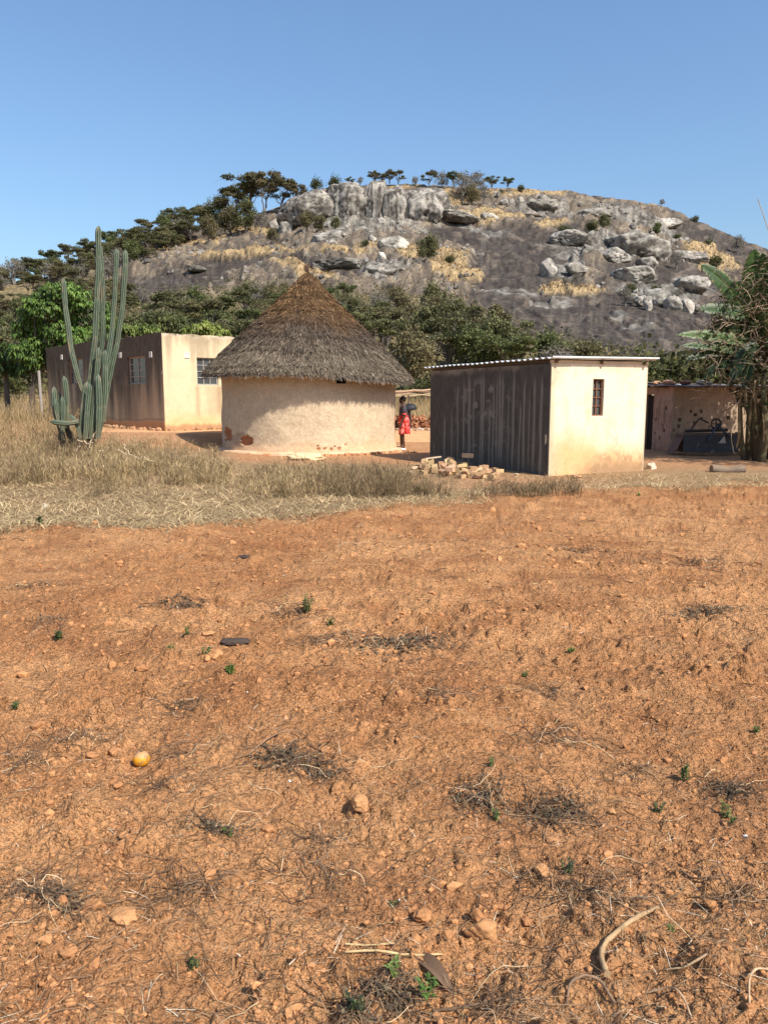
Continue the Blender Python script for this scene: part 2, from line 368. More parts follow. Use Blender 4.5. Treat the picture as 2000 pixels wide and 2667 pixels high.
# --- the rock hill
nc = 760
Yrows = np.concatenate([np.linspace(74, YC, 360), YC + np.linspace(0, 1, 60)[1:] ** 1.4 * 330])
nr = len(Yrows); Yg = np.repeat(Yrows[:, None], nc, 1); Ug = np.repeat(np.linspace(-0.85, 0.85, nc)[None, :], nr, 0)
Xg = Ug * Yg
Z = terrain_z(Xg, Yg)
E = (Z - EYE) / Yg; pxg, pyg = pix(Xg, Yg, Z)
def blob(x, y, cx, cy, sx, sy, rot=0.0):
    c, s_ = math.cos(rot), math.sin(rot); a = (x - cx) * c + (y - cy) * s_; b = -(x - cx) * s_ + (y - cy) * c
    return np.exp(-((a / sx) ** 2 + (b / sy) ** 2))
def zones(px, py):
    """what covers the hill at a place, by masks: gold grass, dark slab, pale rock, tan scrub"""
    w = (fbm2(px / 60., py / 35., 4, 101) - 0.5) * 70; x = px + w; y = py + (fbm2(px / 70. + 9, py / 30., 4, 111) - 0.5) * 36
    g = 0
    for b in [(1300, 552, 90, 13), (1250, 560, 50, 16), (1175, 690, 75, 40, 0.3), (1130, 660, 60, 12), (700, 656, 120, 12), (560, 668, 90, 10), (800, 712, 110, 10, 0.1),
              (1520, 748, 75, 13), (1455, 745, 40, 14), (1860, 660, 80, 16, 0.3), (1880, 690, 60, 12), (1790, 530, 130, 9, 0.45), (1640, 515, 90, 7, 0.2), (620, 560, 90, 12, -0.4),
              (380, 650, 70, 10, -0.4), (440, 640, 60, 12, -0.4), (720, 520, 60, 14, -0.5), (980, 640, 60, 10), (1050, 660, 50, 10), (900, 655, 80, 9), (1340, 500, 160, 10), (660, 600, 70, 20),
              (1180, 520, 50, 25), (1440, 575, 70, 8), (1000, 482, 130, 5), (500, 640, 120, 12, -.15)]:
        g = np.maximum(g, blob(x, y, *b))
    d = 0
    for b in [(1560, 840, 330, 110, 0.1), (1750, 780, 260, 150), (1330, 700, 130, 110, -0.4), (1250, 610, 120, 35, 0.15), (1460, 600, 90, 28), (860, 690, 130, 22), (1420, 820, 160, 60), (1330, 620, 110, 60),
              (1860, 620, 160, 40, .4), (1450, 700, 80, 40), (430, 740, 200, 30, -0.1), (540, 700, 160, 26, -.25), (1180, 600, 90, 30), (1420, 640, 120, 60), (1600, 510, 120, 10, .15), (1960, 620, 90, 30, .5), (1990, 800, 200, 160)]:
        d = np.maximum(d, blob(x, y, *b))
    p = 0
    for b in [(1440, 545, 120, 26, 0.1), (1640, 560, 160, 28, 0.25), (1750, 600, 90, 25, .5), (1560, 640, 140, 40), (960, 560, 200, 60), (1700, 740, 110, 24), (1480, 690, 60, 30), (1800, 740, 80, 35),
              (1250, 590, 90, 12, .2), (1240, 640, 30, 14), (1290, 740, 50, 10), (1660, 830, 40, 12), (1380, 740, 60, 10), (1440, 770, 60, 12), (1000, 700, 80, 36), (1620, 800, 30, 8)]:
        p = np.maximum(p, blob(x, y, *b))
    return g, d, p
g_, d_, p_ = zones(pxg, pyg)
gm = ss(0.42, 0.60, g_ + (fbm2(pxg / 9., pyg / 6., 3, 121) - 0.5) * 0.55)
dm = ss(0.30, 0.62, d_ + (fbm2(pxg / 24., pyg / 60., 3, 131) - 0.5) * 0.6)
pm = ss(0.38, 0.66, p_ + (fbm2(pxg / 30., pyg / 14., 4, 141) - 0.5) * 0.8)
dm = dm * (1 - gm); pm = pm * (1 - gm)
onh = ss(85, 130, Yg) * (Yg < YC + 60)
rough = 1 - 0.85 * dm
# relief: ledges, bulges, cracks
lump = np.abs(fbm3(Xg / 9., Yg / 11., Z / 5., 4, 151) * 2 - 1)
ledge = fbm3(Xg / 26., Yg / 30., Z / 5.0, 3, 161)
crack = 1 - np.abs(2 * fbm3(Xg / 7. + 5, Yg / 16., Z / 10., 3, 171) - 1)
small = fbm2(Xg / 1.6, Yg / 2.2, 3, 181)
rel = ((1 - lump) * 2.6 * rough + (ledge - 0.5) * 6.0 * (0.3 + 0.7 * rough) - ss(0.90, 0.98, crack) * 1.3 * (0.4 + .6 * rough) + (small - 0.5) * 1.5 * rough)
streakrun = (fbm2(Xg / 1.7, Yg / 30., 3, 191) - 0.5) * 0.6 * dm
Z = Z + (rel - 1.6) * onh * (1 - 0.8 * ss(YC - 14, YC + 5, Yg)) + streakrun * onh
# base colours
n1 = fbm2(pxg / 14., pyg / 9., 4, 201); n2_ = fbm2(pxg / 4., pyg / 3., 3, 211); stv = fbm2(pxg / 4., pyg / 90., 4, 221)
tan = mixc((0.115, 0.09, 0.068), (0.235, 0.185, 0.13), ss(0.3, 0.7, n1)); tan = mixc(tan, (0.10, 0.085, 0.07), ss(0.52, 0.7, n2_) * 0.75)
dark = mixc((0.048, 0.039, 0.033), (0.085, 0.069, 0.056), ss(0.3, 0.7, n1)); dark = mixc(dark, (0.026, 0.021, 0.019), ss(0.5, 0.7, stv) * 0.8); dark = mixc(dark, (0.15, 0.13, 0.11), ss(0.60, 0.8, stv) * 0.5)
dark = mixc(dark, (0.17, 0.135, 0.105), ss(0.62, 0.72, fbm2(pxg / 30., pyg / 12., 4, 231)) * 0.6)
pale = mixc((0.125, 0.114, 0.098), (0.27, 0.25, 0.215), ss(0.3, 0.65, n1)); pale = mixc(pale, (0.075, 0.066, 0.056), ss(0.5, 0.68, n2_ * 0.5 + stv * 0.5) * 0.9)
gold = mixc((0.28, 0.20, 0.105), (0.40, 0.29, 0.155), n2_)
floor = mixc((0.13, 0.105, 0.06), (0.22, 0.17, 0.09), n1)
C = mixc(tan, dark, dm); C = mixc(C, pale, pm * 0.85); C = mixc(C, gold, gm * 0.9)
def forest_top(px): return np.interp(px, [-1500, 0, 120, 230, 330, 450, 560, 640, 900, 1000, 1150, 1260, 1380, 1480, 1600, 1750, 1850, 2000, 3200],
                                        [700, 705, 700, 720, 748, 755, 748, 738, 738, 750, 768, 812, 852, 882, 900, 928, 945, 950, 940])
fm = ss(6, 40, pyg - forest_top(pxg))
C = mixc(C, floor, fm); lf = ss(330, 180, pxg + (n1 - .5) * 120) * ss(640, 670, pyg); C = mixc(C, floor, lf * 0.8)
C = mixc(C, (0.07, 0.06, 0.055), ss(0.92, 0.985, crack) * (1 - fm) * (1 - gm) * 0.6)
C = mixc(C, (0.2, 0.16, 0.09), ss(YC + 40, YC + 120, Yg))
tag(link('hill', mesh('hill', np.stack([Xg, Yg, Z], -1).reshape(-1, 3), grid_faces(nr, nc), M_hill, C.reshape(-1, 3), True)), kind='structure')
# lookup of built hill height
_HY, _HU, _HZ = Yrows, np.linspace(-0.85, 0.85, nc), Z
def hz(x, y):
    x = np.asarray(x, float); y = np.asarray(y, float); u = x / y
    fi = np.clip(np.interp(y, _HY, np.arange(len(_HY))), 0, len(_HY) - 1.001); fj = np.clip((u + 0.85) / 1.7 * (len(_HU) - 1), 0, len(_HU) - 1.001)
    i = fi.astype(int); j = fj.astype(int); a = fi - i; b = fj - j
    zz = (_HZ[i, j] * (1 - a) + _HZ[i + 1, j] * a) * (1 - b) + (_HZ[i, j + 1] * (1 - a) + _HZ[i + 1, j + 1] * a) * b
    return np.where(y < 75, terrain_z(x, y), zz)
def onhill(px, py):
    x, y, z = hillpt(px, py); return x, y, float(hz(x, y))

# ------------------------------------------------------------------ granite outcrops and boulders
def boulder_mesh(name, rx, ry, rz, seed, sub=3, tone=1.0, streak=0.7, flat=0.66, brown=0.0, side=0.0, pn=2.6):
    V, T = ico(sub); r = np.random.default_rng(seed)
    B0 = V.copy(); V = V / (np.abs(V) ** pn).sum(1)[:, None] ** (1 / pn)
    N = V.copy()
    # facets: clamp along random directions, so edges are blunt but angular
    dirs = r.normal(size=(14, 3)); dirs /= np.linalg.norm(dirs, axis=1)[:, None]
    D = np.ones(len(V))
    for q in dirs:
        h = r.uniform(flat - .06, 1.0); dt = V @ q
        D = np.minimum(D, np.where(dt > 0.05, h / np.maximum(dt, 0.05), 9))
    D = D * (1 + (fbm3(V[:, 0] * 2.2 + seed, V[:, 1] * 2.2, V[:, 2] * 2.2, 3, seed) - 0.5) * 0.22)
    sc = max(rx, rz)
    run = fbm3(V[:, 0] * 7 + seed * 3, V[:, 1] * 7, V[:, 2] * 0.8, 3, seed + 5)
    ck = np.abs(fbm3(V[:, 0] * 1.5 + seed * 1.7, V[:, 1] * 1.5, V[:, 2] * 1.1, 3, seed + 11) - .5); ckm = ss(.022, .004, ck) * (sub >= 4)
    D = D * (1 - .07 * ckm)
    D = D * (1 - ss(0.56, 0.70, run) * 0.06 * streak) * (1 + (fbm3(V[:, 0] * 9, V[:, 1] * 9, V[:, 2] * 9, 3, seed + 7) - .5) * 0.07)
    W = V * D[:, None] * np.array([rx, ry, rz])
    a = np.abs(W[:, 0]) / rx
    n1 = fbm3(W[:, 0] / 3 + seed, W[:, 1] / 3, W[:, 2] / 3, 4, seed + 1); n2 = fbm3(W[:, 0] / .9, W[:, 1] / .9, W[:, 2] / .9, 3, seed + 2)
    st = fbm3(W[:, 0] / .8 + seed, W[:, 1] / .8, W[:, 2] / 16, 3, seed + 3)
    C = mixc((0.235, 0.215, 0.182), (0.45, 0.415, 0.36), ss(0.3, 0.7, n1))
    C = mixc(C, (0.085, 0.075, 0.065), np.clip(ss(0.45, 0.58, st * 0.78 + n2 * 0.22) * 0.9 * streak * (.35 + .65 * ss(1.5, 5, rz)) + ss(0.52, 0.66, n2) * 0.35, 0, 1)); C = mixc(C, (.03, .027, .025), ckm * .85)
    C = mixc(C, (0.36, 0.30, 0.24), ss(0.55, 0.75, n1) * 0.4)
    C = mixc(C, (0.20, 0.15, 0.11), brown * np.ones(len(V)))
    if side: C = mixc(C, (0.55, 0.50, 0.42), ss(0.15, 0.35, V[:, 0] + (n2 - .5) * .3) * side)  # right-hand face painted paler: sunlight put into the rock colour
    return mesh(name, W, T, M_rock, C * tone, True)
def put_boulder(name, px, py, hw, hh, seed, label, cat, group=None, tilt=0.0, depth=0.9, sub=None, yoff=0.0, **k):
    x, y, z = hillpt(px, py); m = y / F * 1.02
    sub = sub or (5 if hw > 30 else 4)
    o = link(name, boulder_mesh(name, hw * m * 1.04, hw * m * depth, hh * m * 1.10, seed, sub, **k), None, (x, y + yoff + hw * m * 0.15, EYE + (z - EYE) * 1.0))
    o.rotation_euler = (0, tilt, 0); tag(o, label, cat, group); return o
GC = 'bulging granite cliffs under the summit'
for i_, a in enumerate([
    (806, 568, 74, 48, 'grey streaked granite dome sloping down at the left end of the summit cliff', -.35, 1.0),
    (914, 557, 74, 70, 'tall bulging granite dome left of the deep cracks in the summit cliff', 0, .9),
    (982, 561, 38, 72, 'narrow upright granite pillar in the middle of the summit cliff', 0, .9),
    (1030, 563, 42, 70, 'second narrow granite buttress, just left of the yellow-spotted dome', .05, .9),
    (1098, 562, 70, 62, 'rounded granite dome with a yellow lichen spot at the right end of the cliff', 0, .9),
    (1195, 570, 56, 15, 'long low granite ledge to the right of the summit cliff', .12, .8)]):
    put_boulder('granite_dome', a[0], a[1], a[2], a[3], 31 + i_ * 7, a[4], 'rock', GC, a[5], a[6], yoff=-1.5, flat=0.82, streak=1.0, tone=.95, pn=2.4)
BS = 'boulders lying on the rock hill'
bl = [(870, 625, 52, 26, 'broad low granite block below the summit cliff, left part', {}),
 (1029, 648, 44, 31, 'large split boulder with a pale sunlit right face below the summit cliff', dict(side=1.0, tone=.9)),
 (972, 626, 14, 13, 'round boulder balanced above a smaller one left of the split boulder', {}),
 (973, 645, 12, 11, 'squat block under the balanced round boulder', {}),
 (993, 667, 12, 13, 'pale egg-shaped boulder at the foot of the split boulder', dict(tone=1.3)),
 (568, 594, 42, 30, 'big dark overhanging boulder among the trees on the left shoulder', dict(tone=.75)),
 (746, 608, 17, 31, 'upright pale boulder left of the summit cliff', {}),
 (720, 590, 20, 24, 'tilted pale slab leaning left of the upright boulder', dict(tone=1.1)),
 (771, 580, 20, 22, 'rounded boulder touching the left end of the summit cliff', {}),
 (862, 588, 11, 14, 'small pale block standing on the low granite block', dict(tone=1.2)),
 (988, 712, 66, 32, 'smooth grey granite hump just above the forest, right of the thatched roof tip', dict(streak=.6)),
 (866, 690, 74, 22, 'long dark granite hump above the thatched roof tip', dict(tone=.6)),
 (1648, 652, 88, 46, 'biggest cracked grey boulder on the right slope', dict(tone=1.0)),
 (1693, 688, 30, 26, 'rounded block with an orange patch at the lower right of the biggest boulder', dict(tone=1.1)),
 (1603, 670, 46, 22, 'low wedge of rock at the lower left of the biggest boulder', {}),
 (1731, 664, 18, 36, 'tall split-off slab right of the dark cleft', {}),
 (1803, 672, 46, 19, 'long flat boulder reaching right from the tall slab', {}),
 (1489, 625, 50, 24, 'low grey boulder at the left of the right-hand boulder group', {}),
 (1528, 654, 19, 10, 'small flat dark boulder under the low grey boulder', dict(tone=.8)),
 (1648, 612, 26, 14, 'knob of grey rock on top of the biggest boulder', {}),
 (1648, 774, 13, 11, 'leftmost small boulder of the row on the dark slab', {}),
 (1667, 782, 16, 15, 'second boulder of the row on the dark slab', {}),
 (1688, 792, 13, 22, 'narrow upright boulder of the row on the dark slab', dict(tone=1.1)),
 (1709, 777, 28, 27, 'large rounded boulder in the middle of the row on the dark slab', {}),
 (1754, 791, 24, 26, 'square boulder right of the middle of the row on the dark slab', {}),
 (1791, 799, 17, 22, 'rightmost upright boulder of the row on the dark slab', dict(tone=1.15)),
 (1816, 802, 10, 9, 'little stone at the right end of the row on the dark slab', {}),
 (1655, 761, 7, 7, 'pebble-like stone above the left of the row on the dark slab', dict(tone=1.2)),
 (1682, 756, 7, 8, 'small pale stone resting over the narrow upright boulder', dict(tone=1.2)),
 (1803, 748, 48, 27, 'mottled grey dome behind the right of the boulder row', dict(streak=.5)),
 (1662, 720, 62, 24, 'pale streaked ledge between the biggest boulder and the row', dict(tone=1.1)),
 (1311, 531, 13, 14, 'leftmost of three blocks on the skyline grass', {}),
 (1332, 531, 12, 14, 'middle one of three blocks on the skyline grass', dict(tone=.8)),
 (1352, 527, 12, 13, 'right one of three blocks on the skyline grass', {}),
 (1272, 567, 25, 10, 'low pale boulder at the lower edge of the golden grass', dict(tone=1.1)),
 (1412, 539, 44, 16, 'flat grey outcrop right of the three blocks', {}),
 (1560, 560, 50, 16, 'broken grey ledge high on the right slope', {}),
 (1740, 585, 40, 16, 'steep pale ledge near the right skyline', dict(tone=1.15)),
 (350, 645, 21, 19, 'leftmost grey boulder of the group on the left shoulder', {}),
 (390, 630, 14, 15, 'second boulder of the group on the left shoulder', {}),
 (418, 627, 15, 19, 'tallest upright boulder of the group on the left shoulder', dict(tone=1.1)),
 (440, 633, 12, 13, 'small boulder right of the tallest upright one on the left shoulder', {}),
 (466, 617, 20, 15, 'dark rounded boulder at the upper end of the group on the left shoulder', dict(tone=.8)),
 (358, 670, 18, 11, 'flat block in grass below the group on the left shoulder', {}),
 (236, 657, 19, 14, 'boulder half hidden by trees behind the tall cactus', {}),
 (508, 700, 26, 8, 'dark flat slab lying on the left grassy slope', dict(tone=.5)),
 (520, 658, 14, 7, 'small grey slab at the upper left grass', {}),
 (1500, 700, 30, 14, 'pale lichen-covered bulge on the dark face', dict(tone=1.1)),
 (1430, 700, 22, 26, 'pale green-grey streaked bulge on the dark face', dict(tone=1.0)),
 (1385, 560, 30, 12, 'brown weathered ledge near the skyline', dict(brown=.4)),
 (860, 642, 20, 16, 'broken block with a flat front under the summit cliff', {}),
 (815, 645, 14, 12, 'grey stone beside the broken block', {}),
 (620, 630, 18, 12, 'grey stone among bushes on the left slope', {})]
for i_, a in enumerate(bl):
    put_boulder('boulder', a[0], a[1], a[2], a[3], 131 + i_ * 5, a[4], 'boulder', BS, rng.uniform(-.15, .15), 0.9, yoff=a[2] * .02, **a[5])
# yellow lichen spots as thin crusts on the rock
# rubble: small stones over the slopes
mb = MB(); V0, T0 = ico(1)
for _ in range(900):
    px_ = rng.uniform(250, 2050); py_ = rng.uniform(500, 780)
    if py_ > forest_top(px_) - 5: continue
    x, y, z = hillpt(px_, py_); zc = esky(x / y)
    if (z - EYE) / y > zc * 0.985: continue
    g1, d1, p1 = zones(px_, py_)
    if d1 > 0.55: continue
    s_ = rng.uniform(.25, .9) * (1.6 if rng.random() < .12 else 1)
    W = V0 * (1 + rng.normal(0, .16, (len(V0), 1))) * s_ * rng.uniform(.6, 1.2, 3)
    c = np.array([.24, .22, .195]) * rng.uniform(.5, 1.3)
    mb.add(W + [x, y, float(hz(x, y)) + s_ * .2], T0, c)
tag(mb.build('rubble', M_rock), kind='stuff', label='grey stones strewn over the grassy parts of the rock hill', cat='stones')

# ------------------------------------------------------------------ golden grass tufts on the hill
n = 90000
px_ = rng.uniform(-50, 2080, n); py_ = rng.uniform(470, 790, n)
d0 = ((px_ - CX) / F); b0 = (CY - py_) / F; dy = cp + b0 * sp; dz = -sp + b0 * cp; u = d0 / dy; E_ = dz / dy
r_ = np.clip(E_ / esky(u), 1e-4, 1.05); ok = (r_ < 1.0) & (py_ < forest_top(px_) + 10)
g1, d1, p1 = zones(px_, py_)
keep = ok & (rng.random(n) < np.clip((g1 - 0.35) * 2.4, 0, 1) + 0.10 * (1 - ss(.3, .6, d1)))
u = u[keep]; r_ = r_[keep]; g1 = g1[keep]; Yt = YF + r_ ** 1.25 * (YC - YF); Xt = u * Yt; N = len(Yt)
cc = mixc((0.19, 0.135, 0.075), (0.42, 0.29, 0.155), rng.random(N)) * (0.55 + .45 * ss(.3, .6, g1))[:, None]
V, Fq, C = blades(np.stack([Xt, Yt, hz(Xt, Yt) - .1], -1), rng.uniform(.2, .85, N), rng.uniform(.1, .6, N), rng.uniform(.15, .45, N), cc, seg=1, tip=.4)
tag(link('hill_grass', mesh('hill_grass', V, Fq, M_grass, C)), kind='stuff', label='golden dry grass growing in patches on the rock hill', cat='grass')

# ------------------------------------------------------------------ tree prototypes
def leaf_quads(cen, nrm_up, size, cols, aspect=1.0):
    N = len(cen); a = rng.normal(size=(N, 3)); a /= np.linalg.norm(a, axis=1)[:, None]
    nn = rng.normal(size=(N, 3)); nn[:, 2] = np.abs(nn[:, 2]) + nrm_up; nn /= np.linalg.norm(nn, axis=1)[:, None]
    t = np.cross(nn, a); t /= np.linalg.norm(t, axis=1)[:, None] + 1e-9; b = np.cross(nn, t)
    s = size[:, None]
    V = np.stack([cen - t * s - b * s * aspect * .5, cen + t * s * .2 - b * s * aspect, cen + t * s + b * s * aspect * .3, cen - t * s * .3 + b * s * aspect], 1)
    i = np.arange(N)[:, None] * 4
    return V.reshape(-1, 3), i + np.arange(4)[None, :], np.repeat(cols, 4, 0)
def limb(mb, a, b, r0, r1, C, wig=0.12, n=6, sides=5):
    a = np.asarray(a, float); b = np.asarray(b, float); t = np.linspace(0, 1, n)[:, None]; L = np.linalg.norm(b - a)
    p = a + (b - a) * t + np.concatenate([np.zeros((1, 3)), rng.normal(0, wig * L * .25, (n - 2, 3)), np.zeros((1, 3))]) ; p[:, 2] += np.sin(t[:, 0] * math.pi) * L * 0.06
    mb.tube(p, np.linspace(r0, r1, n), sides, C, cap=False); return p
def proto_tree(kind, H=8.0, Wd=7.0, c1=(.05, .07, .02), c2=(.12, .14, .05), leaves=3600, bark=(.16, .14, .12)):
    tr = MB(); cr = []
    if kind == 'flat':
        k = rng.integers(13, 19); pads = []
        for _ in range(k):
            a = rng.uniform(0, 2 * math.pi); rr = Wd / 2 * math.sqrt(rng.uniform(0, 1)) * .85
            pads.append((rr * math.cos(a), rr * math.sin(a), H * (rng.uniform(.62, .95) - .10 * (rr / Wd * 2) ** 2), rng.uniform(.8, 1.7), rng.uniform(.18, .36)))
    elif kind == 'round':
        k = rng.integers(16, 24); pads = []
        for _ in range(k):
            a = rng.uniform(0, 2 * math.pi); t = rng.uniform(.15, 1); rr = Wd / 2 * math.sqrt(max(0, 1 - (t * 1.9 - .95) ** 2)) * rng.uniform(.3, .9)
            pads.append((rr * math.cos(a), rr * math.sin(a), H * (.22 + .70 * t), rng.uniform(.7, 1.4), rng.uniform(.5, .9)))
    else:
        pads = []
        for _ in range(34):
            a = rng.uniform(0, 2 * math.pi); t = rng.uniform(.3, 1); rr = Wd / 2 * rng.uniform(.2, 1) * (1.2 - .5 * t)
            pads.append((rr * math.cos(a), rr * math.sin(a), H * (.25 + .72 * t), .8, .5))
    fork = [np.array([rng.uniform(-.4, .4), rng.uniform(-.4, .4), H * rng.uniform(.25, .42)]) for _ in range(3)]
    b = np.array(bark)
    for f in fork: limb(tr, (rng.uniform(-.15, .15), rng.uniform(-.15, .15), -.6), f, .17, .11, b)
    for p in pads:
        f = fork[rng.integers(0, 3)]; e = np.array(p[:3]) - [0, 0, p[4] * .5]; limb(tr, f, e, .085, .025, b, .2, 5, 4)
        nt_ = 16 if kind == 'bare' else 4
        for _ in range(nt_):
            q = e + rng.normal(0, 1, 3) * [p[3] * .8, p[3] * .8, .6]; limb(tr, e, q, .028, .012, b * 1.25, .2, 4, 3)
    n_per = leaves // len(pads)
    for p in pads:
        m = n_per; th = rng.uniform(0, 2 * math.pi, m); rr = p[3] * np.sqrt(rng.uniform(0, 1, m)) * rng.uniform(.8, 1.15, m)
        zz = rng.normal(0, 1, m) * p[4] * np.sqrt(np.clip(1.1 - (rr / p[3]) ** 2, .1, 1))
        cr.append(np.stack([p[0] + rr * np.cos(th), p[1] + rr * np.sin(th), p[2] + zz + .25 * p[4] * np.cos(3 * th)], -1))
    cen = np.vstack(cr); cl = mixc(c1, c2, rng.random(len(cen))); 
    # clumps of slightly differing leaf tone (each branch its own)
    cl = cl * np.repeat(rng.uniform(.75, 1.25, len(pads)), n_per)[:, None]
    V, Fq, C = leaf_quads(cen, .5 if kind == 'flat' else .15, rng.uniform(.09, .19, len(cen)), cl)
    return tr.mesh('trunk', M_bark), mesh('crown', V, Fq, M_leaf, C)
protos = {}
gcol = [((.095, .105, .045), (.225, .215, .100)), ((.115, .110, .052), (.255, .225, .112)), ((.082, .105, .040), (.200, .215, .085)), ((.130, .112, .060), (.270, .228, .120))]
protos['flat'] = [proto_tree('flat', 8.5, 8.5, *gcol[i % 4], leaves=4200) for i in range(5)]
protos['round'] = [proto_tree('round', 6.5, 5.6, *gcol[(i + 1) % 4], leaves=4200) for i in range(4)]
protos['bare'] = [proto_tree('bare', 6.0, 4.8, (.11, .10, .06), (.20, .17, .10), leaves=500, bark=(.22, .20, .18)) for i in range(3)]
protos['shrub'] = [proto_tree('round', 2.6, 3.4, (.045, .055, .02), (.13, .13, .05), leaves=1100) for i in range(3)]
def put_tree(name, kind, x, y, z, s, label, cat, group, sz=1.0):
    tm, cm = protos[kind][rng.integers(0, len(protos[kind]))]
    e = empty(name, (x, y, z), rng.uniform(0, 6.28)); e.scale = (s, s, s * sz)
    link('trunk', tm, e); link('crown', cm, e); return tag(e, label, cat, group)
# skyline and slope trees, each placed where it stands on the hill:  px, py of foot, height in px, kind
sky_trees = [(40, 745, 62, 'bare', 'grey leafless tree at the far left edge of the hill'), (95, 728, 52, 'flat', 'leftmost flat-topped tree on the skyline of the left shoulder'),
 (140, 718, 64, 'flat', 'flat-topped tree on the left skyline, second from the left'), (185, 700, 60, 'flat', 'flat-topped tree on the left skyline behind the short cactus arm'),
 (225, 688, 58, 'flat', 'flat-topped skyline tree just left of the tallest cactus stem'), (290, 668, 66, 'flat', 'spreading skyline tree right of the tallest cactus stem'),
 (335, 655, 58, 'flat', 'spreading skyline tree above the leftmost boulder group'), (385, 636, 62, 'flat', 'low flat tree behind the boulders on the left shoulder'),
 (425, 622, 52, 'flat', 'flat-topped tree above the tallest boulder of the left shoulder'), (460, 612, 62, 'flat', 'flat-topped tree above the dark boulder of the left shoulder'),
 (500, 600, 64, 'flat', 'dense flat tree left of the tall skyline clump'), (535, 600, 58, 'round', 'round tree at the foot of the tall skyline clump'),
 (575, 592, 76, 'round', 'dark tree in front of the big overhanging boulder'), (615, 585, 92, 'flat', 'left tree of the tall skyline clump on the left shoulder'),
 (650, 578, 118, 'flat', 'tallest flat-topped tree of the skyline clump on the left shoulder'), (690, 572, 114, 'flat', 'broad layered tree right of the tallest one on the skyline'),
 (735, 556, 84, 'flat', 'thin-trunked tree left of the summit cliff'), (770, 540, 68, 'flat', 'small flat tree standing over the left end of the summit cliff'), (600, 620, 70, 'round', 'dark bushy tree under the tall skyline clump'),
 (640, 622, 76, 'round', 'bushy tree below and left of the upright boulder'), (545, 640, 60, 'round', 'bushy tree under the overhanging boulder'),
 (820, 500, 24, 'shrub', 'small round bush on the skyline left of the summit'), (868, 492, 24, 'shrub', 'low bush on the skyline at the top of the cliff'), (912, 484, 26, 'flat', 'thin flat tree on the summit skyline, left one'),
 (938, 482, 22, 'bare', 'thin leafless tree on the summit skyline'), (975, 482, 38, 'flat', 'left tree of the little summit grove'), (995, 481, 34, 'flat', 'second tree of the little summit grove'),
 (1015, 481, 40, 'flat', 'third tree of the little summit grove'), (1036, 482, 38, 'flat', 'right tree of the little summit grove'), (1082, 482, 24, 'bare', 'lone bare stump-like tree on the skyline'),
 (1118, 490, 44, 'flat', 'left tree of the right summit grove'), (1150, 492, 44, 'bare', 'leafless tree in the right summit grove'), (1180, 500, 48, 'flat', 'spreading tree of the right summit grove'),
 (1205, 520, 68, 'bare', 'tall grey leafless tree at the right summit grove'), (1235, 515, 60, 'bare', 'second tall leafless tree at the right summit grove'), (1228, 540, 50, 'round', 'dark bush at the foot of the leafless summit trees'),
 (1280, 500, 38, 'flat', 'left one of two low skyline trees right of the summit'), (1322, 500, 36, 'flat', 'right one of two low skyline trees right of the summit'), (1260, 535, 44, 'bare', 'twiggy tree above the golden grass'),
 (1355, 498, 14, 'shrub', 'tiny bush on the right skyline'), (1722, 540, 18, 'bare', 'small lone bare tree on the right skyline'), (1808, 572, 14, 'shrub', 'small bush on the right skyline slope'),
 (1470, 600, 22, 'shrub', 'round dark bush left of the biggest boulder'), (1570, 606, 34, 'round', 'green bushy tree above the biggest boulder'), (1540, 606, 24, 'shrub', 'green bush beside the tree above the biggest boulder'),
 (1710, 612, 32, 'round', 'green rounded tree above the tall slab'), (1850, 640, 24, 'shrub', 'dark shrub at the golden grass on the right slope'), (1760, 620, 16, 'shrub', 'small shrub right of the tall slab'), (1530, 650, 34, 'bare', 'twiggy bush in front of the low grey boulder'),
 (1760, 690, 44, 'bare', 'leafless bush at the right of the tall slab'), (1920, 650, 44, 'bare', 'wide leafless shrub near the right edge of the hill'), (1860, 690, 26, 'shrub', 'shrub below the golden grass at right'),
 (1630, 780, 50, 'bare', 'leafless bush left of the boulder row'), (1710, 752, 24, 'shrub', 'bright green bush on top of the boulder row'), (1640, 752, 26, 'shrub', 'green bush among twigs left of the boulder row'), (1765, 765, 36, 'bare', 'leafless bush on the right of the boulder row'),
 (1500, 745, 36, 'bare', 'brown twiggy bush behind the golden grass patch'), (1470, 742, 28, 'bare', 'second brown twiggy bush behind the golden grass patch'), (1115, 690, 62, 'round', 'slender green tree right of the split boulder'),
 (1135, 660, 40, 'bare', 'twiggy tree right of the split boulder'), (830, 615, 40, 'round', 'dark bush in the hollow left of the low granite block'), (800, 612, 46, 'round', 'dark bush at the left foot of the summit cliff'), (710, 640, 36, 'round', 'dark bush in front of the upright boulder'),
 (875, 600, 30, 'round', 'bush growing out of the crack between domes'), (680, 610, 50, 'bare', 'leafless tree left of the tilted slab'), (950, 655, 14, 'shrub', 'low shrub on the grass under the cliff'), (1170, 690, 18, 'shrub', 'low green shrub in golden grass')]
for px_, py_, hp, kd, lb in sky_trees:
    x, y, z = hillpt(px_, py_); base = {'flat': 8.5, 'round': 6.5, 'bare': 6.0, 'shrub': 2.6}[kd]
    put_tree('hill_tree' if kd != 'shrub' else 'hill_bush', kd, x, y, float(hz(x, y)) - .2, hp * y / F / base, lb, 'bush' if kd == 'shrub' else 'tree', 'trees growing on the rock hill', 1.0 if kd != 'flat' else 1.0)
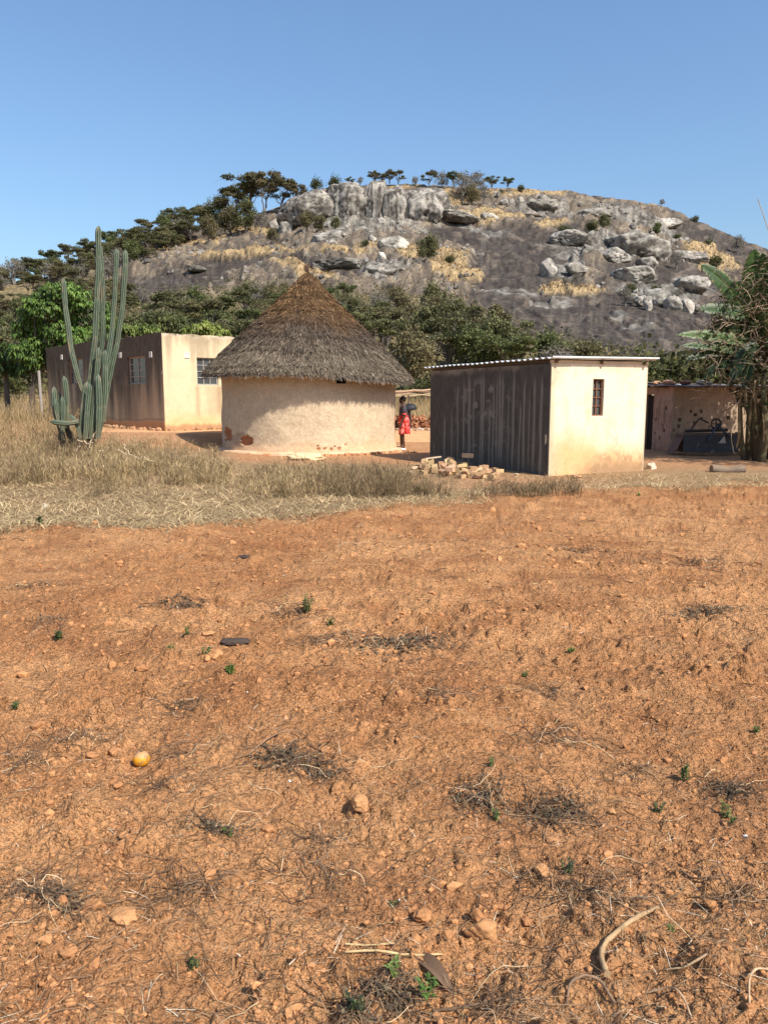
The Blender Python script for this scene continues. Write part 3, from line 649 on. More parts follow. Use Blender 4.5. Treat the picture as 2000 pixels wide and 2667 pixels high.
for q in range(95):
    px_ = rng.uniform(-60, 520); lo_ = np.interp(px_, [-60, 60, 230, 330, 520], [740, 728, 690, 655, 605]); py_ = lo_ + 2 + rng.exponential(14 if px_ > 260 else 40)
    if py_ > 775: continue
    x, y, z = hillpt(px_, py_); kd = ['flat', 'flat', 'flat', 'bare', 'round'][rng.integers(0, 5)]; hp = rng.uniform(34, 58)
    put_tree('hill_tree', kd, x, y, float(hz(x, y)) - 1.2, hp * y / F / {'flat': 8.5, 'round': 6.5, 'bare': 6.0}[kd] * 1.12, ('tall ' if hp > 50 else 'low ' if hp < 42 else '') + {'flat': 'flat-topped tree', 'round': 'bushy tree', 'bare': 'grey leafless tree'}[kd] + (' high' if py_ < lo_ + 10 else ' low' if py_ > lo_ + 30 else '') + ' in the left shoulder thicket ' + ('left of the cactus' if px_ < 160 else 'behind the cactus stems' if px_ < 340 else 'right of the cactus'), 'tree', 'thicket on the left shoulder')
# the wood at the foot: a jittered lattice over ground that is in view
cnt = 0; kinds = ['flat', 'flat', 'round', 'round', 'round', 'bare']
glab = {'flat': 'flat-topped olive green tree in the wood below the rock hill', 'round': 'bushy dark green tree in the wood below the rock hill', 'bare': 'grey twiggy half-bare tree in the wood below the rock hill'}
ggrp = {'flat': 'flat-topped trees of the wood', 'round': 'bushy trees of the wood', 'bare': 'half-bare trees of the wood'}
Yt = 76.0
while Yt < 235:
    step = 5.6 + (Yt - 76) * 0.012
    for xq in np.arange(-0.56 * Yt, 0.56 * Yt, step):
        x = xq + rng.uniform(-.4, .4) * step; y = Yt + rng.uniform(-.4, .4) * step; z = float(hz(x, y)) - .2
        px_, py_ = pix(x, y, z); kd = kinds[rng.integers(0, 6)]; s = rng.uniform(.62, .98)
        base = {'flat': 8.5, 'round': 6.5, 'bare': 6.0}[kd]; hp = base * s * F / y
        top = forest_top(px_)
        if py_ - hp < top - 6 and not (px_ < 300 and rng.random() < .8): continue
        if px_ < 320 and py_ < 735 and rng.random() < .3: continue
        if 540 < px_ < 1060 and Yt < 95: continue              # wholly hidden behind the thatched roof
        if px_ > 1120 and px_ < 1690 and (py_ - hp) > 925: continue
        if px_ < 620 and (py_ - hp) > 880 and px_ > 130: continue
        w_ = ('left of the house' if px_ < 130 else 'above the dark side of the house' if px_ < 430 else 'above the sunlit side of the house' if px_ < 620 else 'behind the thatched roof' if px_ < 1000 else 'between hut roof and shed' if px_ < 1130 else 'above the left half of the shed roof' if px_ < 1430 else 'above the right half of the shed roof' if px_ < 1690 else 'right of the shed')
        sz_ = 'tall' if s > .86 else 'low' if s < .74 else 'middle-sized'
        f_ = 'near' if y < 92 else 'middle' if y < 110 else 'upper' if y < 140 else 'uppermost'
        glab_ = sz_ + ' ' + {'flat': 'flat-topped olive tree', 'round': 'bushy green tree', 'bare': 'grey half-bare tree'}[kd] + ' of the ' + f_ + ' wood ' + w_
        put_tree('wood_tree', kd, x, y, z, s, glab_, 'tree', ggrp[kd], rng.uniform(.85, 1.1)); cnt += 1
    Yt += step * 0.92
print('wood trees', cnt)
# undergrowth of the wood
n = 26000; y = rng.uniform(74, 215, n); x = y * rng.uniform(-.6, .6, n); z = hz(x, y); a, b = pix(x, y, z)
k_ = (b > forest_top(a) + 8) | ((a < 380) & (b > 690)) | ((a < 800) & (b > 715) & (fbm2(a / 30., b / 20., 3, 300) > .5)); x, y, z = x[k_], y[k_], z[k_]; N = len(x)
cl = fbm2(x / 3., y / 3., 2, 301); hgt = ss(.3, .8, cl) * 2.6
m3 = 3; cen = np.repeat(np.stack([x, y, z], -1), m3, 0) + rng.uniform(-1, 1, (N * m3, 3)) * [.7, .7, 0]; cen[:, 2] += rng.random(N * m3) * np.repeat(hgt, m3)
V, Fq, C = leaf_quads(cen, .1, rng.uniform(.12, .26, N * m3), mixc((.08, .085, .035), (.24, .20, .10), rng.random(N * m3)))
tag(link('undergrowth', mesh('undergrowth', V, Fq, M_leaf, C)), kind='stuff', label='tangled green and brown undergrowth between the trees of the wood', cat='undergrowth')

# ------------------------------------------------------------------ walls with openings
def wall(p0, p1, z0, z1, thick, openings, colf, step=0.06, wob=0.012, seed=0, topw=0.0):
    """outer face from p0 to p1 (seen from the right-hand side), openings (s0,s1,z0,z1)"""
    p0 = np.array(p0[:2], float); p1 = np.array(p1[:2], float); L = np.linalg.norm(p1 - p0); d = (p1 - p0) / L; E0, E1 = 0.005, L - 0.03; nrm = np.array([d[1], -d[0]])
    def cuts(a, b, ex):
        c = list(np.linspace(a, b, max(2, int((b - a) / step) + 1)))
        for e in ex:
            j = int(np.argmin([abs(q - e) for q in c])); c[j] = e
        return np.array(sorted(set(c)))
    S = cuts(E0, E1, [o[i] for o in openings for i in (0, 1)]); Zc = cuts(z0, z1, [o[i] for o in openings for i in (2, 3)])
    Sg, Zg = np.meshgrid(S, Zc)                       # rows z
    ww = (fbm2(Sg * 1.4 + seed, Zg * 1.4, 3, seed) - .5) * 2 * wob
    edge = np.minimum(ss(0, .1, Sg) , ss(0, .1, L - Sg)); ww = ww * edge
    ztop = (fbm2(Sg * 2.5, Sg * 0 + seed, 3, seed + 3) - .5) * topw * ss(z1 - .3, z1, Zg)
    def W(off): return np.stack([p0[0] + d[0] * Sg + nrm[0] * off, p0[1] + d[1] * Sg + nrm[1] * off, Zg + ztop], -1).reshape(-1, 3)
    Vf = W(ww); Vb = W(ww * 0 - thick); nS, nZ = len(S), len(Zc)
    cS = (S[:-1] + S[1:]) / 2; cZ = (Zc[:-1] + Zc[1:]) / 2; solid = np.ones((nZ - 1, nS - 1), bool)
    for o in openings: solid &= ~((cS[None, :] > o[0]) & (cS[None, :] < o[1]) & (cZ[:, None] > o[2]) & (cZ[:, None] < o[3]))
    gf = grid_faces(nZ, nS).reshape(nZ - 1, nS - 1, 4)
    n = nS * nZ; Q = [gf[solid], (gf[solid] + n)[:, ::-1]]
    pad = np.zeros((nZ + 1, nS + 1), bool); pad[1:-1, 1:-1] = solid
    for i in range(nZ):                                 # horizontal edges
        df = pad[i, 1:-1] != pad[i + 1, 1:-1]; j = np.nonzero(df)[0]
        if len(j): a = i * nS + j; Q.append(np.stack([a, a + 1, a + 1 + n, a + n], -1))
    for j in range(nS):
        df = pad[1:-1, j] != pad[1:-1, j + 1]; i = np.nonzero(df)[0]
        if len(i): a = i * nS + j; Q.append(np.stack([a, a + nS, a + nS + n, a + n], -1))
    Cf = colf(Sg, Zg, L).reshape(-1, 3)
    return np.vstack([Vf, Vb]), np.vstack(Q), np.vstack([Cf, Cf]), d, nrm, L
def wall_obj(name, parent, mat, *a, **k):
    V, Q, C, d, nrm, L = wall(*a, **k)
    return link(name, mesh(name, V, Q, mat, C, False), parent), d, nrm, L
def window(parent, p0, d, nrm, o, rows, colsn, framec, inset=0.06, curtain=None, bars=0, thick=0.03, transom=None):
    """steel window in opening o=(s0,s1,z0,z1): window > frame bars, panes"""
    s0, s1, z0, z1 = o; rz = math.atan2(d[1], d[0]); p0 = np.array(p0[:2], float)
    def pt(s, z, off): q = p0 + d * s + nrm * off; return (q[0], q[1], z)
    mb = MB(); w = thick
    for s in (s0 + w / 2, s1 - w / 2): mb.box(pt(s, (z0 + z1) / 2, -inset), (w, .04, z1 - z0 - .002), rz, framec)
    for z in (z0 + w / 2, z1 - w / 2): mb.box(pt((s0 + s1) / 2, z, -inset), (s1 - s0 - 2 * w, .04, w), rz, framec)
    f = mb.build('window', M_steel, parent)
    mb = MB()
    cs = np.linspace(s0 + w, s1 - w, colsn + 1); zs = np.linspace(z0 + w, z1 - w, rows + 1) if transom is None else np.array([z0 + w] + transom + [z1 - w])
    for s in cs[1:-1]: mb.box(pt(s, (z0 + z1) / 2, -inset - .004), (.028, .026, z1 - z0 - 2 * w), rz, framec)
    for z in zs[1:-1]: mb.box(pt((s0 + s1) / 2, z, -inset - .007), (s1 - s0 - 2 * w, .026, .024), rz, framec)
    mb.build('glazing_bars', M_steel, f)
    if bars:
        mb = MB()
        for q in range(bars):
            s = s0 + w + (s1 - s0 - 2 * w) * (q + .5) / bars; mb.box(pt(s, (z0 + z1) / 2, -inset - .045), (.014, .014, z1 - z0 - .01), rz, np.array(framec) * .6)
        mb.build('burglar_bars', M_steel, f)
    for i in range(len(cs) - 1):
        for j in range(len(zs) - 1):
            m2 = MB(); m2.box(pt((cs[i] + cs[i + 1]) / 2, (zs[j] + zs[j + 1]) / 2, -inset - .022), (cs[i + 1] - cs[i] - .012, .004, zs[j + 1] - zs[j] - .012), rz)
            m2.build('pane', M_glass, f)
    if curtain:
        mb = MB(); ns = 40; S = np.linspace(s0 - .04, s1 + .04, ns); 
        for (ca, cb, cc) in curtain:
            sel = S[(S >= s0 + (s1 - s0) * ca - .03) & (S <= s0 + (s1 - s0) * cb + .03)]
            V = [pt(s, z, -inset - .09 - .02 * math.sin(s * 45)) for z in (z0 - .03, z1 + .03) for s in sel]
            mb.add(V, grid_faces(2, len(sel)), cc)
        mb.build('curtain', M_cloth, f)
    return f
def airbrick(parent, p0, d, nrm, s, z, w, c=(.75, .72, .66)):
    rz = math.atan2(d[1], d[0]); p0 = np.array(p0[:2], float); mb = MB()
    def pt(a, b, off): q = p0 + d * a + nrm * off; return (q[0], q[1], b)
    t = w * .1
    for e in (-1, 1):
        mb.box(pt(s + e * (w / 2 - t / 2), z, .012), (t, .03, w), rz, c); mb.box(pt(s, z + e * (w / 2 - t / 2), .012), (w - 2 * t, .03, t), rz, c)
    for q in (-1, 0, 1):
        mb.box(pt(s + q * w * .2, z, .008), (t * .6, .024, w - 2 * t), rz, c)
    for q in (-1, 0, 1): mb.box(pt(s, z + q * w * .2, .004), (w - 2 * t, .022, t * .8), rz, c)
    mb.box(pt(s, z, .003), (w - 2 * t, .012, w - 2 * t), rz, (.35, .33, .3))
    mb.build('air_brick', M_brick, parent)

def streaks(S, Z, f, s, top, reach):
    """vertical run-off marks falling from 'top'"""
    a = fbm2(S * f, S * 0 + s, 3, s); l = reach * (0.3 + 1.4 * vn2(S * f * .8, S * 0 + 5.5, s + 9))
    return ss(.42, .6, a) * ss(0, .35, 1 - (top - Z) / l) * (Z <= top)

# ------------------------------------------------------------------ shed (cream block shed with black-stained side)
A = G(1427, 1240); B = G(1119, 1196)
dl = np.array([B.x - A.x, B.y - A.y]); LL = np.linalg.norm(dl); dl /= LL; dr = np.array([-dl[1], dl[0]])
if dr[0] < 0: dr = -dr
# right-wall length so that its corner shows at px 1672
lo, hi = 1.0, 5.0
for _ in range(40):
    m = (lo + hi) / 2; q = np.array([A.x, A.y]) + dr * m
    if pix(q[0], q[1], 0.0)[0] < 1674: lo = m
    else: hi = m
LR = lo; Cn = np.array([A.x, A.y]) + dr * LR; Dn = np.array([B.x, B.y]) + dr * LR
A2 = np.array([A.x, A.y]); B2 = np.array([B.x, B.y])
def zat(p, py): # height at plan point p for photo row py
    d = ray(0, py); return EYE + d[2] / d[1] * p[1]
HS = zat(A2, 946)
shed = empty('shed', (A.x, A.y, 0)); 
tag(shed, 'small cream shed with black-stained side wall and thin corrugated roof', 'shed')
def local(o, parent): # keep world placement when parenting to a moved empty
    o.matrix_parent_inverse = Matrix.Translation(-Vector(parent.location)) if parent.rotation_euler.z == 0 else parent.matrix_world.inverted()
    return o
def fix_children(root):
    inv = (Matrix.Translation(root.location)).inverted()
    for c in root.children:
        c.matrix_parent_inverse = inv
def col_dark(S, Z, L):
    n1 = fbm2(S * 1.5, Z * 1.5, 4, 401); st = fbm2(S * 9, Z * .35, 4, 402); n3 = fbm2(S * 14, Z * 5, 3, 403)
    base = mixc((0.27, 0.21, 0.16), (0.35, 0.275, 0.205), n1)
    # black mould: everywhere but paler at the far end top and along thin clean runs
    cover = ss(.12, .42, n1 * .5 + st * .5 + .18 * ss(L, 0, S) - .35 * ss(HS - .30, HS, Z + (st - .5) * .5) )
    C = mixc(base, mixc((.055, .048, .040), (.115, .10, .082), n3), cover * .92)
    for q, w_, h_ in [(.9, .028, 2.1), (1.05, .02, 1.6), (1.32, .03, 2.2), (1.75, .03, 2.15), (1.86, .03, 2.25), (1.97, .02, 2.1), (2.25, .02, 1.6), (2.55, .035, 2.25), (2.64, .02, 2.2), (2.95, .02, 1.9), (3.15, .045, 2.2), (3.42, .03, 2.1), (3.7, .02, 2.0), (.55, .03, 2.1), (.3, .035, 2.1), (4.0, .02, 1.4), (1.5, .015, 1.9), (2.1, .02, 2.0), (.72, .015, 1.8), (4.35, .03, 1.2)]:
        q_ = q + (fbm2(Z * 1.2 + q * 9, Z * 0 + q, 2, 7) - .5) * .05
        m = np.exp(-((S - q_) / (w_ * (1.0 + .3 * vn2(Z * 3, Z * 0 + q, 5)))) ** 2) * ss(h_ + .1, h_ - .3, Z) * ss(-.1, .7, Z + vn2(S * 0 + q * 5, Z * 2, 3) * .5)
        C = mixc(C, (.30, .255, .205), m * .8)
    patch = ss(.60, .66, fbm2(S * 4.5, Z * 5.5, 3, 404)) * np.exp(-(((S - 2.6) / .9) ** 2)) * ss(.2, .8, Z) * ss(2.2, 1.8, Z)
    patch = np.maximum(patch, .8 * np.exp(-(((S - 2.2) / .20) ** 2 + ((Z - 1.25) / .17) ** 2)) * ss(.4, .5, fbm2(S * 8, Z * 8, 3, 405)))
    patch = np.maximum(patch, ss(.2, .05, Z + n1 * .1) * ss(2.8, 3.4, S))
    C = mixc(C, (.28, .235, .19), patch * .9)
    return C
def col_cream(S, Z, L):
    n1 = fbm2(S * 2, Z * 2, 4, 411); n3 = fbm2(S * 12, Z * 7, 3, 413)
    C = mixc((0.68, 0.575, 0.415), (0.76, 0.66, 0.49), n1); C = mixc(C, (.42, .35, .26), ss(.010, .003, np.abs(fbm2(S * 1.3 + 4, Z * 1.1, 4, 419) - .5)) * .45); C = mixc(C, (.60, .49, .34), ss(.5, .7, fbm2(S * 5, Z * 1.4, 4, 418)) * .5)
    og = ss(.78, .22, Z + (n1 - .5) * .5 - .35 * np.exp(-((S - .5) / .55) ** 2)); C = mixc(C, (.68, .38, .17), og * .85)
    dk = ss(.30, .12, Z + (n3 - .5) * .25 + (n1 - .5) * .2) * ss(.5, 1.3, S); dk = np.maximum(dk, ss(.40, .52, n3) * ss(.5, .3, Z + (n1 - .5) * .2) * ss(.8, 1.6, S) * .8)
    C = mixc(C, (.27, .17, .10), dk * .75)
    C = mixc(C, (.50, .40, .26), (ss(.18, .03, S + (n3 - .5) * .08) * .6 + ss(.45, .1, S) * ss(.45, .7, n1) * .5) )
    C = mixc(C, (.62, .42, .22), np.exp(-((S - 1.02) / .04) ** 2) * ss(.9, 1.3, Z) * ss(1.42, 1.35, Z) * .5)
    C = mixc(C, (.45, .36, .24), streaks(S, Z, 5, 415, HS, .22) * .3)
    return C
wall_obj('wall', shed, M_plaster, B2, A2, -.3, HS, .16, [], lambda S, Z, L: col_dark(L - S, Z, L), step=.022, wob=.012, seed=41)
# window opening in lit wall
def s_at(p0, d, px, z):
    lo, hi = 0.0, 12.0
    for _ in range(40):
        m = (lo + hi) / 2; q = p0 + d * m
        if pix(q[0], q[1], z)[0] < px: lo = m
        else: hi = m
    return lo
ws0 = s_at(A2, dr, 1542, 1.6); ws1 = s_at(A2, dr, 1571, 1.6); pm_ = A2 + dr * (ws0 + ws1) / 2
wo = (ws0, ws1, zat(pm_, 1083), zat(pm_, 987))
_, d_, n_, _ = wall_obj('wall', shed, M_plaster, A2, Cn, -.3, HS - .0, .16, [wo], col_cream, step=.022, wob=.010, seed=43)
window(shed, A2, d_, n_, wo, 4, 2, (.16, .07, .04), inset=.07, thick=.028, curtain=[(0, .45, (.24, .22, .2))])
wall_obj('wall', shed, M_plaster, Cn, Dn, -.3, HS, .16, [], col_cream, step=.15)
wall_obj('wall', shed, M_plaster, Dn, B2, -.3, HS, .16, [], col_cream, step=.15)
mb = MB()
for q in (A2 + dr * LR * .5 - dl * -.3, ): pass
# purlins (poking out under the sheets on the lit face) and corrugated sheets sloping a little to the far end
for q in (.12, LR * .5, LR - .12):
    a = A2 + dr * q - dl * .10; b = A2 + dr * q + dl * (LL + .05)
    mb.tube([(a[0], a[1], HS + .045), (b[0], b[1], HS + .045)], .035, 7, (.20, .14, .09))
mb.build('purlin', M_wood, shed)
ns, nw = 5, 320
mbr = []; w0, w1 = -.16, LL + .16; c0, c1_ = -.10, LR + .16
SS = np.linspace(w0, w1, nw); AC = np.linspace(c0, c1_, 6)
# corrugations run across (towards the right), profile along the long side
Sg, Ag = np.meshgrid(SS, AC)
zr = HS + .105 + .020 * np.sin(Sg * 2 * math.pi / .21) + Ag * .012 + (fbm2(Sg, Ag, 2, 9) - .5) * .02
xy = A2[None, None, :] + dl[None, None, :] * Sg[..., None] + dr[None, None, :] * Ag[..., None]
V = np.concatenate([xy, zr[..., None]], -1).reshape(-1, 3); V2 = V.copy(); V2[:, 2] -= .004
gf = grid_faces(6, nw); n = len(V)
me = mesh('roof_sheet', np.vstack([V, V2]), np.vstack([gf, gf[:, ::-1] + n]), M_metal, np.array([.62, .64, .66]), True)
link('roof_sheet', me, shed)
mb = MB(); e0 = A2 + dl * w0 + dr * ((c0 + c1_) / 2); mb.box((e0[0], e0[1], HS + .125 + (c0 + c1_) * .006), (c1_ - c0, .006, .03), math.atan2(dr[1], dr[0]), (.72, .74, .76), ry=-.012); mb.build('sheet_edge', M_metal, shed)
mb = MB() # wooden fascia filling between sheet and wall top on the lit side
mid = A2 + dr * LR * .5 + dl * .04
mb.box((mid[0], mid[1], HS + .035), (LR - .02, .05, .075), math.atan2(dr[1], dr[0]), (.62, .50, .36))
mb.build('wall_plate', M_plaster, shed)
mb = MB()  # floor inside keeps the room closed
mid = (A2 + Dn) / 2; mb.box((mid[0], mid[1], .01), (LR - .3, LL - .3, .02), math.atan2(dr[1], dr[0]), (.2, .15, .1)); mb.build('floor', M_dark, shed)

# ------------------------------------------------------------------ long flat-roofed house at the left
Hc = np.array(P(431, 1110, 28.0)[:2]); Hd = np.array(P(131, 1090, 36.6)[:2])
hl = Hd - Hc; HLn = np.linalg.norm(hl); hl /= HLn; hr = np.array([-hl[1], hl[0]]); hr = hr if hr[0] > 0 else -hr
HT = zat(Hc, 866); HRn = 6.3
He = Hc + hr * HRn; Hf = Hd + hr * HRn
house = empty('house', (Hc[0], Hc[1], .4)); tag(house, 'long flat-roofed plastered house with mould-blackened side, behind the tall cactus', 'house')
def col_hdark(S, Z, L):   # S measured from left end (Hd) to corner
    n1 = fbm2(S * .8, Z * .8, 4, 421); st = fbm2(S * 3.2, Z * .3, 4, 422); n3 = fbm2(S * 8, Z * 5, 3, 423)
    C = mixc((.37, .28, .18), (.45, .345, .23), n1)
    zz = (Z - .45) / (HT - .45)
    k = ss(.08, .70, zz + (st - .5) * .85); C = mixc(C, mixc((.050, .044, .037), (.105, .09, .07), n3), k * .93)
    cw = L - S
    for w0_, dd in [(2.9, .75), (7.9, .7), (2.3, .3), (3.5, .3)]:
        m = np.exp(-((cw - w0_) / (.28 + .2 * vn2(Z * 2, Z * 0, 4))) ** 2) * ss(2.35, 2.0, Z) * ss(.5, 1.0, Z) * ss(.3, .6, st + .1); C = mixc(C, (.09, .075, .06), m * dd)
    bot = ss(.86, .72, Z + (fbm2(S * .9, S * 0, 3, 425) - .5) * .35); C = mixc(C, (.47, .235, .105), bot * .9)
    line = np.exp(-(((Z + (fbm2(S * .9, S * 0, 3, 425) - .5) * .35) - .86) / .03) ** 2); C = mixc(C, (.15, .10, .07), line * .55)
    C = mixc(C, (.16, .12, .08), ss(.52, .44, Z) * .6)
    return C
def col_hcream(S, Z, L):
    n1 = fbm2(S * 1.2, Z * 1.2, 4, 431); st = fbm2(S * 4, Z * .35, 4, 432); n3 = fbm2(S * 9, Z * 6, 3, 433)
    C = mixc((.60, .47, .30), (.70, .56, .36), n1); zz = (Z - .45) / (HT - .45)
    C = mixc(C, (.27, .21, .14), ss(.72, 1.02, zz + (st - .5) * .55) * .75)
    C = mixc(C, (.62, .52, .37), ss(.965, .985, zz + (n3 - .5) * .06) * .8); C = mixc(C, (.10, .085, .065), ss(.975, 1.0, zz + (n3 - .5) * .08) * ss(.4, .6, n1))
    C = mixc(C, (.42, .33, .21), np.maximum(ss(.5, .62, st) * .5, 0) * ss(.2, .9, zz))
    C = mixc(C, (.34, .24, .14), np.exp(-((S - 1.35) / .10) ** 2) * ss(.7, 1.2, Z) * ss(2.2, 2.0, Z) * .6 + np.exp(-((S - 2.3) / .2) ** 2) * ss(.7, 1.2, Z) * ss(2.2, 2.0, Z) * .7 + np.exp(-((S - 1.9) / .3) ** 2) * ss(.7, 1.2, Z) * ss(2.2, 2.0, Z) * .4)
    C = mixc(C, (.68, .40, .18), ss(1.25, .70, Z + (n1 - .5) * .5) * .7); C = mixc(C, (.34, .18, .09), ss(.74, .60, Z + (n3 - .5) * .15) * .75)
    return C
def opening(p0, d, xa, xb, ya, yb):
    a = s_at(p0, d, xa, 1.8); b = s_at(p0, d, xb, 1.8); q = p0 + d * (a + b) / 2
    return (a, b, zat(q, yb), zat(q, ya))
o1 = opening(Hd, -hl, 337, 382, 929, 1000); o2 = opening(Hd, -hl, 183, 221, 934, 1000); o3 = opening(Hc, hr, 516, 571, 932, 1003)
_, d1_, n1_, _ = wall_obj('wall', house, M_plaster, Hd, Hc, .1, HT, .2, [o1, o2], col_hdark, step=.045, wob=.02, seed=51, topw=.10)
_, d2_, n2w, _ = wall_obj('wall', house, M_plaster, Hc, He, .1, HT, .2, [o3], col_hcream, step=.04, wob=.02, seed=53, topw=.10)
wall_obj('wall', house, M_plaster, He, Hf, .1, HT, .2, [], col_hcream, step=.3); wall_obj('wall', house, M_plaster, Hf, Hd, .1, HT, .2, [], col_hcream, step=.3)
window(house, Hd, d1_, n1_, o1, 4, 2, (.33, .27, .21), inset=.09, bars=6, thick=.045, curtain=[(0, .62, (.6, .6, .58))])
window(house, Hd, d1_, n1_, o2, 4, 2, (.28, .16, .10), inset=.09, bars=6, thick=.045, curtain=[(.2, .7, (.4, .38, .36))])
window(house, Hc, d2_, n2w, o3, 4, 3, (.34, .31, .27), inset=.09, bars=0, thick=.045, curtain=[(0, .95, (.85, .85, .83))])
for px_, py_, pp, dd, nv in [(163, 930, Hd, d1_, n1_), (315, 925, Hd, d1_, n1_), (394, 923, Hd, d1_, n1_), (487, 925, Hc, d2_, n2w)]:
    s_ = s_at(pp, dd, px_, 3.2); q = pp + dd * s_; airbrick(house, pp, dd, nv, s_, zat(q, py_), .21)
mb = MB(); mid = (Hc + Hf) / 2; ang = math.atan2(hr[1], hr[0])
mb.box((mid[0], mid[1], HT - .16), (HRn - .42, HLn - .42, .1), ang, (.2, .17, .13)); mb.build('roof_slab', M_plaster, house)
mb = MB(); mb.box((mid[0], mid[1], .5), (HRn - .42, HLn - .42, .06), ang, (.2, .15, .1)); mb.build('floor', M_dark, house)
mb = MB() # crumbling stone footing along both walls
for (p, d, L_, nv) in ((Hd, -hl, HLn, n1_), (Hc, hr, HRn * .6, n2w)):
    for s in np.arange(.1, L_, .16):
        if rng.random() < .25: continue
        q = p + d * (s + rng.uniform(-.05, .05)) + nv * rng.uniform(.06, .22); W = ico(1)[0] * rng.uniform(.05, .11, 3) * (1 + rng.normal(0, .15, (len(ico(1)[0]), 1)))
        mb.add(W + [q[0], q[1], float(gz(q[0], q[1])) + .03], ico(1)[1], np.array([.40, .23, .13]) * rng.uniform(.5, 1.3))
tag(mb.build('footing_stones', M_brick, house), kind='stuff')

# ------------------------------------------------------------------ thatched round hut
HX, HY, HR = -2.37, 24.7, 2.755
hx0 = pix(HX, HY, 1.6)
hut = empty('thatched_hut', (HX, HY, 0)); tag(hut, 'round mud-plastered hut with a conical brown thatched roof in the centre', 'hut')
nt_, nz_ = 560, 110; th = np.linspace(0, 2 * math.pi, nt_, endpoint=False); zz = np.linspace(0, 2.5, nz_)
Tg, Zg = np.meshgrid(th, zz)
ang_cam = math.atan2(-HY, -HX)                     # direction that faces the camera
rel_ = (Tg - ang_cam + math.pi) % (2 * math.pi) - math.pi   # 0 faces camera, + goes to the right side of the picture
xr = np.sin(rel_) ; front = np.cos(rel_) > 0
XX = np.where(front, HX + HR * xr, 99)             # lateral position of a wall point
rr = HR + (fbm3(np.cos(Tg) * 3, np.sin(Tg) * 3, Zg * 1.2, 3, 501) - .5) * .09 - .03 * (Zg / 2.4) + .03 * ss(.25, 0, Zg)
lat = xr * 222 + 807; hgt = Zg
n1 = fbm3(np.cos(Tg) * 3, np.sin(Tg) * 3, Zg, 4, 503); n3 = fbm3(np.cos(Tg) * 20, np.sin(Tg) * 20, Zg * 7, 3, 504)
C = mixc((.50, .385, .255), (.58, .455, .31), n1)
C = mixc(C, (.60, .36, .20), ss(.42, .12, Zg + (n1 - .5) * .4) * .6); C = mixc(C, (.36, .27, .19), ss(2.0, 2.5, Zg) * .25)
def spot(px_, z_, w_, h_): 
    return np.exp(-((((lat - px_) / w_) ** 2 + ((Zg - z_) / h_) ** 2)) ** 2) * front
holes = np.zeros_like(Zg)
for q in [(607, .50, 12, .26), (658, .34, 17, .16)]: holes = np.maximum(holes, ss(.42, .52, spot(*q) * (.05 + 1.9 * fbm3(lat / 6, Zg * 15, Zg * 0 + q[0], 3, 77))))
peel = np.clip(spot(645, .36, 28, .22) - holes, 0, 1)
C = mixc(C, (.22, .17, .13), ss(.3, .6, peel * (.6 + n3)) * .5)
for q in [(826, .13, 5, .05), (824, .22, 3, .03), (840, .14, 4, .04), (855, .12, 5, .05), (874, .13, 5, .06), (890, .24, 3, .04), (864, .20, 2.5, .03), (600, .3, 4, .05)]: holes = np.maximum(holes, ss(.4, .6, spot(*q)) * .8)
C = mixc(C, mixc((.30, .115, .06), (.42, .18, .09), n3), holes); rr = rr - holes * .05
V = np.stack([HX + rr * np.cos(Tg), HY + rr * np.sin(Tg), Zg + .06], -1).reshape(-1, 3)
i = np.arange(nz_ - 1)[:, None] * nt_; j = np.arange(nt_)[None, :]; k = (j + 1) % nt_
Fq = np.stack([i + j, i + k, i + nt_ + k, i + nt_ + j], -1).reshape(-1, 4)
link('wall', mesh('wall', V, Fq, M_mud, C.reshape(-1, 3), True), hut)
# small vent opening under the eave
mb = MB(); a_ = ang_cam + math.asin((880 - 807) / 222.0)
mb.box((HX + (HR + .0) * math.cos(a_), HY + (HR + .0) * math.sin(a_), 2.12), (.05, .26, .15), a_, (.012, .01, .01)); mb.build('vent', M_dark, hut)
# plinth ring
mb = MB(); m = 200
for q in range(m):
    t0, t1 = q * 2 * math.pi / m, (q + 1) * 2 * math.pi / m
prof = [(HR + .25, -.25), (HR + .24, .05), (HR + .18, .095), (HR - .08, .12)]
V = []; C_ = []
tt = np.arange(m) * 2 * math.pi / m
for (r0, z0) in prof:
    wv = (fbm3(np.cos(tt) * 6, np.sin(tt) * 6, tt * 0, 3, 511) - .5)
    V.append(np.stack([HX + (r0 + wv * .12) * np.cos(tt), HY + (r0 + wv * .12) * np.sin(tt), z0 + wv * .05], -1)); C_.append(mixc((.55, .33, .19), (.62, .42, .28), wv + .5))
i = np.arange(3)[:, None] * m; j = np.arange(m)[None, :]; k = (j + 1) % m
link('plinth', mesh('plinth', np.vstack(V), np.stack([i + j, i + k, i + m + k, i + m + j], -1).reshape(-1, 4), M_mud, np.vstack(C_), True), hut)
def brick_geo(mb, c, d, rz, C, rx=0, ry=0, jit=.08):
    V = np.array([[x, y, z] for x in (-1, 0, 1) for y in (-1, 1) for z in (-1, 1)], float); V[:, 1:] *= np.where(np.abs(V[:, :1]) > .5, .93, 1.03)
    V = V * (1 + rng.normal(0, jit, V.shape)) * np.asarray(d) / 2
    m_ = np.array((Matrix.Rotation(rz, 3, 'Z') @ Matrix.Rotation(ry, 3, 'Y') @ Matrix.Rotation(rx, 3, 'X')))
    Q = [[0, 1, 3, 2], [8, 10, 11, 9], [0, 4, 5, 1], [4, 8, 9, 5], [2, 3, 7, 6], [6, 7, 11, 10], [0, 2, 6, 4], [4, 6, 10, 8], [1, 5, 7, 3], [5, 9, 11, 7]]
    mb.add(V @ m_.T + np.asarray(c), Q, C)
